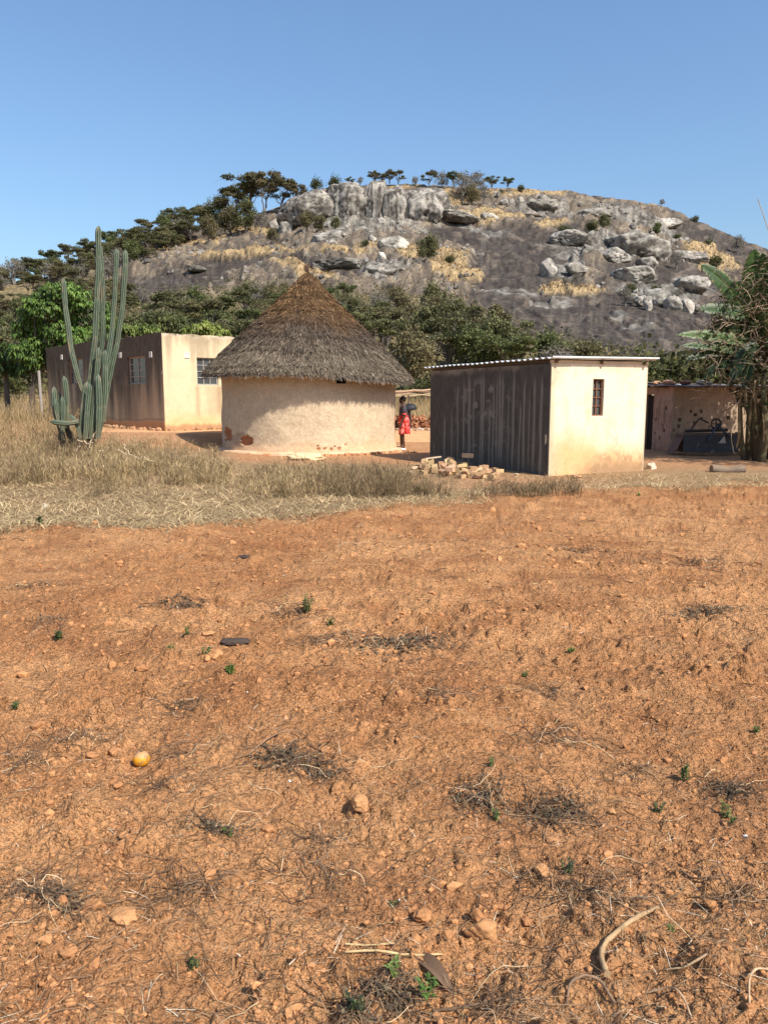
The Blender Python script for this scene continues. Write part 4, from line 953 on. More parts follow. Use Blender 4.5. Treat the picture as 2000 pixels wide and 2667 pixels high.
for px_ in list(np.arange(832, 1045, 17)) + [655, 700, 760, 790]:
    s_ = np.clip((px_ - 807) / 262.0, -.98, .98); a_ = ang_cam + math.asin(s_); r0 = HR + .26; mb = MB()
    brick_geo(mb, (0, 0, 0), (.10, .185, .085), 0, np.array([.47, .24, .12]) * rng.uniform(.75, 1.3), jit=.1)
    o = mb.build('brick', M_brick, hut); o.location = (HX + r0 * math.cos(a_), HY + r0 * math.sin(a_), .02 + rng.uniform(-.015, .02)); o.rotation_euler = (rng.uniform(-.1, .1), rng.uniform(-.1, .1), a_)
# roof: cone surface, then straw laid over it in rows
ZA = EYE + (1040 - 722) * HY / F * 1.01; RE = 3.27
zt = lambda c_, s_: 2.27 - .10 * xr_of(c_, s_)
rt_ang = ang_cam + math.pi / 2      # direction to the picture's right
def eave_z(t): return 2.33 - .11 * np.cos(t - rt_ang) + .03 * np.sin(3 * t)
def roof_pt(t, f, off=0.0):
    """f 0 apex .. 1 eave"""
    g = f; r = RE * g; z = ZA + (eave_z(t) - ZA) * (g + .008 * np.sin(np.pi * np.clip(g, 0, 1.05)) + .012 * np.sin(2 * np.pi * g)) + off
    return HX + r * np.cos(t), HY + r * np.sin(t), z
nt2, nf = 220, 60; t_ = np.linspace(0, 2 * math.pi, nt2, endpoint=False); f_ = np.linspace(0.004, .985, nf); Tg, Fg = np.meshgrid(t_, f_)
x, y, z = roof_pt(Tg, Fg, -.05); V = np.stack([x, y, z], -1).reshape(-1, 3); x, y, z = roof_pt(Tg, Fg * .97, -.22); V2 = np.stack([x, y, z], -1).reshape(-1, 3)
i = np.arange(nf - 1)[:, None] * nt2; j = np.arange(nt2)[None, :]; k = (j + 1) % nt2; Fq = np.stack([i + j, i + nt2 + j, i + nt2 + k, i + k], -1).reshape(-1, 4)
n_v = len(V); b0_ = (nf - 1) * nt2; rim = np.stack([b0_ + j[0], b0_ + n_v + j[0], b0_ + n_v + k[0], b0_ + k[0]], -1)
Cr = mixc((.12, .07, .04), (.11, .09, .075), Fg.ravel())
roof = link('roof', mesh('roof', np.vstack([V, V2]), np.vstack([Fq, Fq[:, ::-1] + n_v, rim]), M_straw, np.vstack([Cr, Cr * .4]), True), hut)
N = 70000
ff = np.sqrt(rng.uniform(.0004, 1, N)) * .995; ff = np.where(rng.random(N) < .22, rng.uniform(.9, .995, N), ff); t = rng.uniform(0, 2 * math.pi, N)
# only a thin cover at the far side (never seen from near the camera's place)
keep = (np.cos(t - ang_cam) > -.25) | (rng.random(N) < .35); ff, t = ff[keep], t[keep]; N = len(t)
ln = rng.uniform(.16, .40, N) * (.6 + .4 * ff); lf = ln / 4.6
f0 = ff - lf * .35; f1 = ff + lf * .65; f0 = np.clip(f0, .001, 1); dev = rng.normal(0, .035, N) / np.maximum(ff, .08) * .6
dev = np.clip(dev, -.3, .3)
lay = .05 * ((ff * 7.3 + .08 * np.sin(t * 5)) % 1.0)               # rows of thatch: each course thicker at its lower end
p0 = np.stack(roof_pt(t - dev / 2, f0, rng.uniform(-.03, .01, N) + lay * .6), -1); p1 = np.stack(roof_pt(t + dev / 2, np.minimum(f1, 1.012 + rng.normal(0, .008, N)), rng.uniform(0, .055, N) + lay), -1)
p1[:, 2] -= np.where(f1 > .99, rng.uniform(.0, .10, N), 0)
dd = p1 - p0; dd /= np.linalg.norm(dd, axis=1)[:, None]; up = np.array([0, 0, 1.0]); sd_ = np.cross(dd, up); sd_ /= np.linalg.norm(sd_, axis=1)[:, None] + 1e-9
tw = rng.normal(0, .5, N)[:, None]; nrm_ = np.cross(sd_, dd); sd_ = sd_ * np.cos(tw) + nrm_ * np.sin(tw)
w_ = rng.uniform(.005, .013, N)[:, None]
V = np.stack([p0 - sd_ * w_ * .6, p0 + sd_ * w_ * .6, p1 + sd_ * w_ * .5, p1 - sd_ * w_ * .5], 1).reshape(-1, 3); Fq = np.arange(N * 4).reshape(-1, 4)
u1 = rng.random(N)
xx, yy, zz2 = roof_pt(t, ff)
nzz = fbm3(xx * 1.6, yy * 1.6, zz2 * .8, 3, 521); nst = fbm2(t * 14, ff * 1.5, 3, 522)
brown = mixc((.075, .043, .022), (.235, .138, .068), u1 ** 1.3); grey = mixc((.060, .046, .033), (.31, .25, .182), u1 ** 1.3); dk_ = mixc((.045, .034, .026), (.19, .145, .11), u1 ** 1.5)
k1 = ss(.30, .74, ff + (nzz - .5) * .5); k2 = ss(.62, .95, ff + (nzz - .5) * .35)
C = mixc(mixc(brown, dk_, k1), grey, k2); C = C * (.78 + .45 * nst)[:, None]
C = mixc(C, (.44, .27, .13), ss(.80, .95, u1) * ss(.6, .3, ff) * .6)
st_ = link('straw', mesh('straw', V, Fq, M_straw, np.repeat(C, 4, 0)), hut); tag(st_, kind='stuff')
# eave fringe, hanging thick and dark under the rim
N = 16000; t = rng.uniform(0, 2 * math.pi, N); u1 = rng.random(N); f = rng.uniform(.955, 1.0, N); x, y, z = roof_pt(t, f, 0); z = z - rng.uniform(0, .15, N); lenf = rng.uniform(.05, .13, N) * (.6 + .8 * vn2(t * 40, t * 0, 3))
x2, y2, z2 = roof_pt(t + rng.normal(0, .006, N), f + lenf * .18, 0); z2 = z - lenf * .85
w_ = rng.uniform(.003, .007, N); tx, ty = -np.sin(t), np.cos(t)
V = np.stack([np.stack([x - tx * w_, y - ty * w_, z], -1), np.stack([x + tx * w_, y + ty * w_, z], -1), np.stack([x2 + tx * w_ * .6, y2 + ty * w_ * .6, z2], -1), np.stack([x2 - tx * w_ * .6, y2 - ty * w_ * .6, z2], -1)], 1).reshape(-1, 3)
C = mixc((.07, .058, .046), (.32, .27, .215), u1)
tag(link('eave_fringe', mesh('eave_fringe', V, np.arange(N * 4).reshape(-1, 4), M_straw, np.repeat(C, 4, 0)), hut), kind='stuff')
mb = MB() # tied tuft at the top
for q in range(70):
    a_ = rng.uniform(0, 6.28); b_1 = np.array([HX, HY, ZA - .12]) + np.array([math.cos(a_), math.sin(a_), 0]) * .03; e = b_1 + np.array([rng.normal(-.03, .05), rng.normal(0, .05), rng.uniform(.12, .34)])
    mb.tube([b_1, e], [.012, .005], 3, np.array([.17, .11, .07]) * rng.uniform(.7, 1.4), cap=False)
mb.build('roof_tip', M_straw, hut)
fix_children(hut); fix_children(shed); fix_children(house)

# ------------------------------------------------------------------ low mud building at the right
K = np.array([(1745 - 1000) / F * 23.9 * 1.0, 23.9]); kd_ = np.array([.93, .37]); kd_ /= np.linalg.norm(kd_); kl = np.array([-kd_[1], kd_[0]])
KZ = zat(K, 1008); mudh = empty('mud_building', (K[0], K[1], 0)); tag(mudh, 'low mud-plastered building with holes in its shaded wall, behind the banana plants', 'building')
def col_mudw(S, Z, L):
    n1 = fbm2(S * 1.5, Z * 1.5, 4, 601); n3 = fbm2(S * 9, Z * 7, 3, 603)
    C = mixc((.30, .225, .155), (.38, .29, .205), n1); C = mixc(C, (.18, .13, .09), ss(.5, .7, n3) * .3); return mixc(C, (.33, .18, .10), ss(.35, .1, Z) * .6)
def col_mudl(S, Z, L):
    n1 = fbm2(S * 1.5, Z * 1.5, 4, 611); n3 = fbm2(S * 8, Z * 2, 3, 613); C = mixc((.34, .225, .165), (.42, .28, .21), n1); return mixc(C, (.14, .08, .055), ss(.52, .72, n3) * .5)
ops = []
for (hx_, hy_, hw_, hh_) in [(1769, 1093, 9, 8), (1797, 1071, 6, 8), (1809, 1081, 10, 8), (1824, 1072, 6, 9), (1825, 1090, 8, 7), (1808, 1101, 8, 7), (1767, 1110, 7, 9), (1755, 1120, 6, 8), (1896, 1088, 11, 10), (1873, 1109, 10, 9), (1920, 1128, 10, 8), (1846, 1112, 5, 5), (1790, 1122, 5, 6)]:
    s0 = s_at(K, kd_, hx_ - hw_ / 2, 1.0); s1 = s_at(K, kd_, hx_ + hw_ / 2, 1.0); q = K + kd_ * s0; ops.append((s0, s1, zat(q, hy_ + hh_ / 2), zat(q, hy_ - hh_ / 2)))
wall_obj('wall', mudh, M_mud, K, K + kd_ * 5.2, -.2, KZ, .22, ops, col_mudw, step=.03, wob=.025, seed=61, topw=.04)
K2 = K + kl * 3.6
def s_on(pa, dvec, px_, z): 
    lo, hi = 0.0, 3.6
    for _ in range(40):
        m = (lo + hi) / 2; q = pa + dvec * m
        if pix(q[0], q[1], z)[0] > px_: lo = m
        else: hi = m
    return lo
sa = s_on(K, kl, 1699, 1.0); sb = s_on(K, kl, 1679, 1.0); door = (3.6 - sb, 3.6 - sa, -.1, KZ - .22)
lops = [door]
for (hx_, hy_, hw_, hh_) in [(1733, 1063, 4, 10), (1708, 1075, 2.5, 26), (1707, 1092, 3, 8), (1726, 1110, 3.5, 12), (1730, 1121, 4.5, 9), (1706, 1128, 3, 8), (1719, 1141, 4, 9)]:
    a_ = s_on(K, kl, hx_ + hw_ / 2, 1.0); b_1 = s_on(K, kl, hx_ - hw_ / 2, 1.0); q = K + kl * a_; lops.append((3.6 - b_1, 3.6 - a_, zat(q, hy_ + hh_ / 2), zat(q, hy_ - hh_ / 2)))
wall_obj('wall', mudh, M_mud, K2, K, -.2, KZ, .22, lops, col_mudl, step=.03, wob=.03, seed=62, topw=.03)
wall_obj('wall', mudh, M_mud, K + kd_ * 5.2, K + kd_ * 5.2 + kl * 3.6, -.2, KZ, .2, [], col_mudw, step=.3); wall_obj('wall', mudh, M_mud, K + kd_ * 5.2 + kl * 3.6, K2, -.2, KZ, .2, [], col_mudw, step=.3)
mb = MB(); q = K2 - kl * (door[0] + door[1]) / 2 + kd_ * .12; mb.box((q[0], q[1], KZ / 2 - .2), (.05, door[1] - door[0] - .01, KZ - .1), math.atan2(kd_[1], kd_[0]), (.035, .028, .024)); mb.build('door', M_wood, mudh)
def corr(name, parent, o, a, b, La, Lb, z0, za, zb_, c, per=.09, amp=.014, mat=M_metal):
    ns_ = int(La / per * 8); S, B_ = np.meshgrid(np.linspace(0, La, ns_), np.linspace(0, Lb, 5))
    xy = np.array(o)[None, None] + np.array(a) * S[..., None] + np.array(b) * B_[..., None]; z = z0 + za * S + zb_ * B_ + amp * np.sin(S / per * 2 * math.pi) + (fbm2(S * 2, B_ * 2, 2, 17) - .5) * .04
    V = np.concatenate([xy, z[..., None]], -1).reshape(-1, 3); V2 = V - [0, 0, .004]; gf = grid_faces(5, ns_)
    n1 = fbm2(S * 3, B_ * 3, 3, 19).ravel(); C = mixc(c, (.30, .16, .09), ss(.55, .75, n1) * .7)
    return link(name, mesh(name, np.vstack([V, V2]), np.vstack([gf, gf[:, ::-1] + len(V)]), mat, np.vstack([C, C]), True), parent)
o_ = K2 - kd_ * .45
corr('roof_sheet', mudh, o_ , -kl, kd_, 2.3, 2.2, KZ + .05, 0.0, .03, (.75, .77, .79))
corr('roof_sheet', mudh, K - kl * .42 - kd_ * .3, kd_, kl, 2.9, 2.4, KZ + .03, .0, .035, (.20, .15, .12))
corr('roof_sheet', mudh, K - kl * .50 + kd_ * 2.6, kd_, kl, 3.0, 2.4, KZ + .05, -.004, .035, (.30, .27, .24))
corr('roof_sheet', mudh, K + kl * 1.2 - kd_ * .4, kd_, kl, 1.8, 1.7, KZ + .19, -.03, .02, (.50, .42, .33))
mb = MB()
for q in (.35, 1.2): p = K + kl * q; mb.tube([(p[0] - .6 * kd_[0], p[1] - .6 * kd_[1], KZ + .02), (p[0] + 5 * kd_[0], p[1] + 5 * kd_[1], KZ + .02)], .04, 6, (.17, .12, .08))
mb.build('roof_pole', M_wood, mudh)
for px_, py_, s_, c_ in [(1741, 993, .17, (.50, .28, .17)), (1709, 996, .12, (.50, .30, .18)), (1752, 999, .10, (.4, .22, .14)), (1783, 999, .16, (.24, .12, .08)), (1826, 1001, .16, (.40, .33, .24)), (1845, 1003, .10, (.36, .28, .2))]:
    V, T = ico(2); Y_ = 24.6; p = P(px_, py_, Y_); W = V * (1 + rng.normal(0, .08, (len(V), 1))) * s_ * [1.2, .9, .55]
    o = link('stone', mesh('stone', W, T, M_brick, np.array(c_)), None, (p.x, p.y, KZ + .09 + s_ * .4))
    tag(o, {1741: 'reddish stone weighing down the roof sheet at the corner of the mud building', 1709: 'small orange stone on the shiny sheet above the dark doorway', 1752: 'low reddish stone right of the bigger one at the roof corner', 1783: 'dark red stone on the roof above the holed wall', 1826: 'pale stone on the roof near the banana leaves', 1845: 'smallest stone on the roof nearest the banana leaves'}[px_], 'stone', 'stones holding down the roof sheets')
fix_children(mudh)

# ------------------------------------------------------------------ rusty cart / metal trough with frame in the shade
tq = gpt(1850, 1199); TY = 22.6; q = P(1838, 1180, TY); cart = empty('metal_trough', (q.x, q.y, float(gz(q.x, q.y)))); tag(cart, 'long dark metal trough standing in shade before the holed mud wall', 'trough')
mb = MB(); W_, D_, H_ = 1.62, .62, .50; c1 = (.055, .06, .07)
mb.box((0, -D_ / 2, .08 + H_ / 2), (W_, .012, H_), 0, c1); mb.box((0, D_ / 2, .08 + H_ / 2), (W_, .012, H_), 0, c1); mb.box((-W_ / 2, 0, .08 + H_ / 2), (.012, D_ - .014, H_), 0, (.09, .05, .035)); mb.box((W_ / 2, 0, .08 + H_ / 2), (.012, D_ - .014, H_), 0, c1); mb.box((0, 0, .1), (W_ - .02, D_ - .02, .012), 0, c1)
mb.build('body', M_steel, cart)
mb = MB()
for a, b in [((-W_ / 2, -D_ / 2), (W_ / 2, -D_ / 2)), ((-W_ / 2, D_ / 2), (W_ / 2, D_ / 2)), ((-W_ / 2, -D_ / 2), (-W_ / 2, D_ / 2)), ((W_ / 2, -D_ / 2), (W_ / 2, D_ / 2))]: mb.tube([(a[0], a[1], .60), (b[0], b[1], .60)], .02, 6, (.16, .12, .09))
mb.build('rim', M_steel, cart)
mb = MB(); mb.box((-W_ / 2 - .17, -.1, .26), (.02, .55, .52), 0, (.13, .07, .05), ry=.5); mb.build('side_panel', M_steel, cart)
mb = MB(); mb.box((.0, -D_ / 2 - .18, .05), (W_ * 1.02, .10, .07), .03, (.14, .10, .07)); mb.build('plank', M_wood, cart)
mb = MB(); mb.add([(.18, -D_ / 2 - .02, .34), (.42, -D_ / 2 - .02, .34), (.36, -D_ / 2 - .015, .56), (.20, -D_ / 2 - .05, .355), (.40, -D_ / 2 - .05, .355), (.34, -D_ / 2 - .04, .54)], [[0, 1, 2], [3, 5, 4]], (.5, .48, .43)); mb.build('cloth_scrap', M_cloth, cart)
pl = empty('plough_frame', (q.x, q.y, float(gz(q.x, q.y)) + .60)); tag(pl, 'dark angle-iron frame with a small wheel lying on the metal trough', 'farm tool')
mb = MB(); mb.tube([(-.66, 0, .06), (.60, .05, .09)], .045, 7, (.06, .045, .04)); mb.tube([(-.45, .1, .10), (-.22, .1, .42), (.05, .1, .30)], .028, 6, (.07, .05, .045)); mb.tube([(-.15, -.38, -.22), (.12, -.25, .14), (.20, -.2, .28)], .03, 5, (.06, .08, .12)); mb.tube([(.22, -.2, .26), (.34, -.3, .05), (.58, -.4, -.12)], .03, 5, (.06, .08, .12)); mb.build('frame', M_steel, pl, loc=(0, 0, .02))
mb = MB(); a_ = np.linspace(0, 2 * math.pi, 21); mb.tube(np.stack([.14 * np.cos(a_), 0 * a_, .14 * np.sin(a_)], -1), .028, 6, (.05, .04, .04), cap=False); mb.box((0, 0, 0), (.24, .03, .03), 0, (.07, .05, .04)); mb.box((0, 0, 0), (.03, .028, .24), 0, (.07, .05, .04)); mb.build('wheel', M_steel, pl, loc=(.15, -.2, .30))
# log, pale stone
p = gpt(1893, 1229); lg = MB(); aa = np.linspace(0, 1, 9); lg.tube(np.stack([-.36 + .72 * aa, .02 * np.sin(aa * 5), .02 * np.cos(aa * 6)], -1), .085 + .012 * np.sin(aa * 9), 12, np.array([.20, .15, .11])); o = lg.build('log', M_wood, None, True, (p.x, p.y, p.z + .06)); tag(o, 'short thick log lying at the grass edge in front of the metal trough', 'log')
def stone_obj(px_, py_, w, label, c, cat='stone', group=None, seed=1, h=.6, name='stone', mat=M_clod, sink=.15):
    p = gpt(px_, py_); m = p.y / F * math.hypot(1, 0.1); r = w * m / 2 * 1.12; V, T = ico(4 if w > 20 else 3); rr_ = np.random.default_rng(seed)
    D = np.ones(len(V))
    for _ in range(9):
        q = rr_.normal(size=3); q /= np.linalg.norm(q); dt = V @ q; D = np.minimum(D, np.where(dt > .05, rr_.uniform(.45, .95) / np.maximum(dt, .05), 9))
    D *= 1 + (fbm3(V[:, 0] * 3 + seed, V[:, 1] * 3, V[:, 2] * 3, 4, seed) - .5) * .6
    W = V * D[:, None] * [r, r * .8, r * h]; n_ = fbm3(V[:, 0] * 4, V[:, 1] * 4, V[:, 2] * 4 + seed, 3, seed)
    o = link(name, mesh(name, W, T, mat, np.asarray(c) * (.8 + .4 * n_)[:, None], True), None, (p.x, p.y, p.z + r * h * (.75 - sink)))
    o.rotation_euler = (0, 0, rr_.uniform(0, 6)); return tag(o, label, cat, group)
stone_obj(1697, 1221, 32, 'small pale stone beside the right corner of the cream shed', (.60, .48, .36), seed=3, h=.6)
stone_obj(1503, 1245, 30, 'flat orange stone at the foot of the sunlit cream wall', (.55, .32, .17), seed=4, h=.4)
o = stone_obj(1664, 1277, 10, 'small green fruit lying on the orange ground below the cream wall', (.12, .2, .05), 'fruit', seed=5, h=1, name='green_fruit', sink=0)

# ------------------------------------------------------------------ brick pile by the black wall
pc = gpt(1205, 1228); pile = empty('brick_pile', (pc.x, pc.y, pc.z)); tag(pile, 'heap of broken red-brown bricks against the black-stained wall of the shed', 'brick pile')
nb = 0
for q in range(74):
    px_ = rng.uniform(1088, 1305); c = 1 - abs(px_ - 1190) / 120; py_ = 1224 + rng.uniform(-16, 16) + (px_ - 1190) * .09 * 1
    base = gpt(px_, py_ + 6); lift = rng.uniform(0, max(0, c) * .17) * (1 if q % 3 else 0)
    mb = MB(); brick_geo(mb, (0, 0, 0), (.23 * rng.uniform(.6, 1.05), .115, .08), 0, np.array([.45, .29, .16]) * rng.uniform(.65, 1.25) * np.array([1, rng.uniform(.9, 1.1), 1]), jit=.07)
    o = mb.build('brick', M_brick, pile); o.location = (base.x, base.y, base.z + .045 + lift); o.rotation_euler = (rng.normal(0, .3 if lift > .03 else .1), rng.normal(0, .3 if lift > .03 else .1), rng.uniform(0, 3.1))
p = gpt(1220, 1222); mb = MB(); brick_geo(mb, (0, 0, 0), (.25, .13, .10), 0, (.62, .38, .22), jit=.04); o = mb.build('brick', M_brick, pile); o.location = (p.x, p.y + .2, p.z + .30); o.rotation_euler = (0, .05, .1)
tag(o, 'single whole brick on top of the heap')
fix_children(pile)
p = gpt(1128, 1216); mb = MB(); mb.box((0, 0, 0), (.40, .05, .03), .3, (.55, .42, .28), ry=-.1); o = mb.build('plank', M_wood, None, loc=(p.x, p.y, p.z + .22)); tag(o, 'short pale plank lying on the left end of the brick heap', 'plank')
for px_, py_, w, lb in [(1080, 1223, 18, 'pale stone at the far left end of the brick heap'), (1069, 1232, 12, 'smallest pale stone left of the brick heap'), (1345, 1239, 14, 'small stone right of the brick heap by the wall foot')]:
    stone_obj(px_, py_, w, lb, (.58, .42, .27), seed=px_, h=.6)
# pale crumpled sack before the hut
V, T = ico(4); p = gpt(795, 1198); n_ = fbm3(V[:, 0] * 2.5, V[:, 1] * 2.5, V[:, 2] * 2.5, 3, 77); W = V * (.6 + .8 * n_)[:, None] * [.50, .24, .12]; W[:, 2] += .03
o = link('sack', mesh('sack', W, T, M_cloth, mixc((.52, .36, .20), (.72, .55, .34), n_), True), None, (p.x, p.y, p.z + .03)); tag(o, 'crumpled straw-coloured sack lying in front of the round hut', 'sack')
p = gpt(640, 1256); mb = MB(); mb.box((0, 0, 0), (.34, .06, .03), .1, (.12, .09, .06), ry=.12); tag(mb.build('board', M_wood, None, loc=(p.x, p.y, p.z + .10)), 'short dark board lying in the dry weeds before the round hut', 'board')

# ------------------------------------------------------------------ yard things seen between hut and shed
for px_, lb in [(1060, 'left sandal of the dark pair lying on the orange sand of the yard'), (1076, 'right sandal of the dark pair lying on the orange sand of the yard')]:
    p = gpt(px_, 1179); V, T = ico(3); W = V * [.13, .05, .018]; W[:, 1] *= 1 + .25 * V[:, 0]; e = empty('sandal', (p.x, p.y, p.z + .02), .25 if px_ < 1070 else -.2); tag(e, lb, 'sandal', 'pair of sandals')
    link('sole', mesh('sole', W, T, M_steel, (.14, .085, .045), True), e); mb = MB(); a_ = np.linspace(0, math.pi, 8); mb.tube(np.stack([.03 + 0 * a_, .05 * np.cos(a_), .045 * np.sin(a_)], -1), .011, 5, (.10, .06, .03)); mb.build('strap', M_steel, e)
RY = 31.0
rack = empty('pole_fence', (P(1075, 1090, RY).x, RY, .5)); tag(rack, 'rough pole fence behind the yard between the round hut and the shed', 'fence')
for k_, (ya, yb, r_2, c_) in enumerate([(1021, 1017, .05, (.46, .31, .20)), (1029, 1027, .035, (.42, .32, .20)), (1033, 1031, .03, (.50, .38, .24)), (1025, 1022, .03, (.30, .2, .13))]):
    mb = MB(); a = P(1015, ya, RY); b = P(1180, yb - 4, RY + .4); t = np.linspace(0, 1, 9)[:, None]; pts = np.array(a) + (np.array(b) - np.array(a)) * t; pts[:, 2] += rng.normal(0, .02, 9); mb.tube(pts, r_2, 6, c_); mb.build('rail', M_wood, rack)
for px_, yt in [(1041, 1015), (1063, 1030), (1140, 1012)]:
    a = P(px_, yt, RY + .1); mb = MB(); mb.tube([(a.x, a.y, .3), (a.x + .02, a.y, a.z)], .045, 6, (.16, .11, .08)); mb.build('post', M_wood, rack)
fix_children(rack)
a0 = P(1000, 1090, 30.2); b0 = P(1210, 1090, 30.8); bank = empty('stone_bank', (a0.x, a0.y, .4)); tag(bank, 'low tumbled wall of red stones and bricks under the pole fence', 'wall')
mb = MB(); big = []
for q in range(520):
    t = rng.random(); h = rng.uniform(0, .46); x = a0.x + (b0.x - a0.x) * t; y = a0.y + (b0.y - a0.y) * t + rng.uniform(-.1, .3) * (1 - h); brick_geo(mb, (x, y, float(gz(x, y)) + h), rng.uniform(.05, .14, 3), rng.uniform(0, 3), np.array([.36, .165, .09]) * rng.uniform(.4, 1.3), rx=rng.normal(0, .3), jit=.15)
tag(mb.build('stones', M_brick, bank), kind='stuff'); fix_children(bank)
mb = MB()
for q in range(120):
    x = rng.uniform(a0.x, b0.x); y = 29.6 + rng.uniform(-.5, .4); s_ = rng.uniform(.02, .07); brick_geo(mb, (x, y, float(gz(x, y)) + .02), (s_ * 2, s_ * 2, s_), rng.uniform(0, 3), mixc((.36, .22, .13), (.6, .55, .5), rng.random() ** 3), jit=.2)
tag(mb.build('debris', M_brick), kind='stuff', label='small stones and litter strewn at the foot of the tumbled red wall', cat='debris')
p = P(1066, 1062, 29.6); bz = float(gz(p.x, 29.6)); bas = empty('black_basin', (p.x, 29.6, bz)); tag(bas, 'black basin upturned on a dark stand behind the standing woman', 'basin')
V, T = ico(3); W = V.copy(); W[:, 2] = np.where(V[:, 2] < 0, V[:, 2] * .2, V[:, 2]); W[:, :2] = np.sign(W[:, :2]) * np.abs(W[:, :2]) ** .8; W = W * [.30, .24, .24] @ np.array(Matrix.Rotation(.18, 3, 'Y')); link('bowl', mesh('bowl', W, T, M_steel, (.018, .018, .024), True), bas, (0, 0, p.z - bz - .08))
for dx, dy in ((-.14, 0), (.13, .08), (.1, -.12)):
    mb = MB(); mb.tube([(dx * .9 - .08, dy, 0), (dx * .6 - .08, dy, p.z - bz - .02)], .055, 6, (.014, .013, .015)); mb.build('leg', M_steel, bas)

# ------------------------------------------------------------------ woman standing behind the right edge of the hut
PX, PY = 1050.0, 24.45; g0 = float(gz((PX - 1000) / F * PY, PY)); pp = P(PX, 1100, PY)
pers = empty('person', (pp.x, PY, g0), 0); tag(pers, 'woman in dark top and red patterned skirt standing half behind the round hut, facing left', 'person')
PH = zat(np.array([0, PY]), 1031) - g0
def skin_body(name, verts, edges, radii, mat, c, parent, root=0, sub=2):
    me = bpy.data.meshes.new(name); me.from_pydata(verts, edges, []); o = bpy.data.objects.new(name, me); col.objects.link(o)
    m = o.modifiers.new('s', 'SKIN'); m.use_smooth_shade = True
    s = o.modifiers.new('u', 'SUBSURF'); s.levels = sub; s.render_levels = sub
    for i, r_ in enumerate(radii):
        sv = me.skin_vertices[0].data[i]; sv.radius = (r_, r_) if np.ndim(r_) == 0 else r_; sv.use_root = (i == root)
    dg = bpy.context.evaluated_depsgraph_get(); ev = o.evaluated_get(dg); m2 = bpy.data.meshes.new_from_object(ev)
    bpy.data.objects.remove(o); m2.name = name
    for a in list(m2.color_attributes): m2.color_attributes.remove(a)
    at = m2.color_attributes.new('col', 'FLOAT_COLOR', 'POINT'); at.data.foreach_set('color', np.tile(np.array([*c, 1], np.float32), len(m2.vertices)))
    m2.materials.clear(); m2.materials.append(mat)
    for p_ in m2.polygons: p_.use_smooth = True
    o = link(name, m2, parent); return o
k = PH / 1.68
# she faces -x (picture left); y is sideways (near arm at -y)
J = {'pel': (0, 0, .95), 'wai': (.01, 0, 1.08), 'che': (.0, 0, 1.25), 'sho': (.0, 0, 1.37), 'nek': (-.015, 0, 1.44), 'hd0': (-.035, 0, 1.50), 'hd1': (-.035, 0, 1.57), 'hd2': (-.025, 0, 1.62),
     'hl': (0, -.09, .88), 'kl': (-.02, -.09, .50), 'al': (.03, -.09, .10), 'fl': (-.06, -.09, .035), 'tl': (-.15, -.09, .03),
     'hr': (0, .09, .88), 'kr': (-.06, .09, .50), 'ar': (-.05, .09, .10), 'fr': (-.14, .09, .035), 'tr': (-.22, .09, .03),
     'sl': (.02, -.17, 1.34), 'el': (.03, -.22, 1.06), 'wl': (-.07, -.21, .84), 'pl': (-.10, -.20, .77), 'sr': (.0, .17, 1.34), 'er': (-.02, .22, 1.07), 'wr': (-.18, .20, .90), 'pr': (-.23, .19, .86)}
rad_ = {'pel': .13, 'wai': .115, 'che': .12, 'sho': .085, 'nek': .048, 'hd0': .075, 'hd1': .095, 'hd2': .07, 'hl': .085, 'kl': .055, 'al': .036, 'fl': .034, 'tl': .028, 'hr': .085, 'kr': .055, 'ar': .036, 'fr': .034, 'tr': .028,
        'sl': .058, 'el': .042, 'wl': .027, 'pl': .030, 'sr': .058, 'er': .042, 'wr': .027, 'pr': .03}
ED = [('pel', 'wai'), ('wai', 'che'), ('che', 'sho'), ('sho', 'nek'), ('nek', 'hd0'), ('hd0', 'hd1'), ('hd1', 'hd2'), ('pel', 'hl'), ('hl', 'kl'), ('kl', 'al'), ('al', 'fl'), ('fl', 'tl'), ('pel', 'hr'), ('hr', 'kr'), ('kr', 'ar'), ('ar', 'fr'), ('fr', 'tr'),
      ('sho', 'sl'), ('sl', 'el'), ('el', 'wl'), ('wl', 'pl'), ('sho', 'sr'), ('sr', 'er'), ('er', 'wr'), ('wr', 'pr')]
names = list(J); vs_ = [tuple(np.array(J[n]) * k) for n in names]; ed = [(names.index(a), names.index(b)) for a, b in ED]; rd = [rad_[n] * k for n in names]
# nose, chin, ears and fingers are grown from the same skeleton
def grow(frm, pt, r_): vs_.append(tuple(np.array(pt) * k)); names.append('x%d' % len(vs_)); ed.append((names.index(frm) if isinstance(frm, str) else frm, len(vs_) - 1)); rd.append(r_ * k); return len(vs_) - 1
grow('hd0', (-.115, 0, 1.475), .022); grow('hd1', (-.138, 0, 1.535), .012)
for fr, sy in (('pl', -1), ('pr', 1)):
    bx = np.array(J[fr])
    for q_, ln_ in ((-1.5, .062), (-.5, .075), (.5, .08), (1.5, .07)):
        a = grow(fr, bx + [q_ * .016, 0, -.035], .010); grow(a, bx + [q_ * .018 - .012, .004, -.035 - ln_ * .8], .008)
    a = grow(fr, bx + [-.036, -.01 * sy, -.005], .011); grow(a, bx + [-.05, -.012 * sy, -.045], .009)
body = skin_body('body', vs_, ed, rd, M_skin, (.075, .038, .024), pers, 0)
tv = ['wai', 'che', 'sho', 'sl', 'sr']; tvp = [(.01, 0, 1.0), (.01, 0, 1.12), (.0, 0, 1.26), (.0, 0, 1.37), (.02, -.17, 1.345), (.03, -.215, 1.14), (.0, .17, 1.345), (-.01, .215, 1.15)]
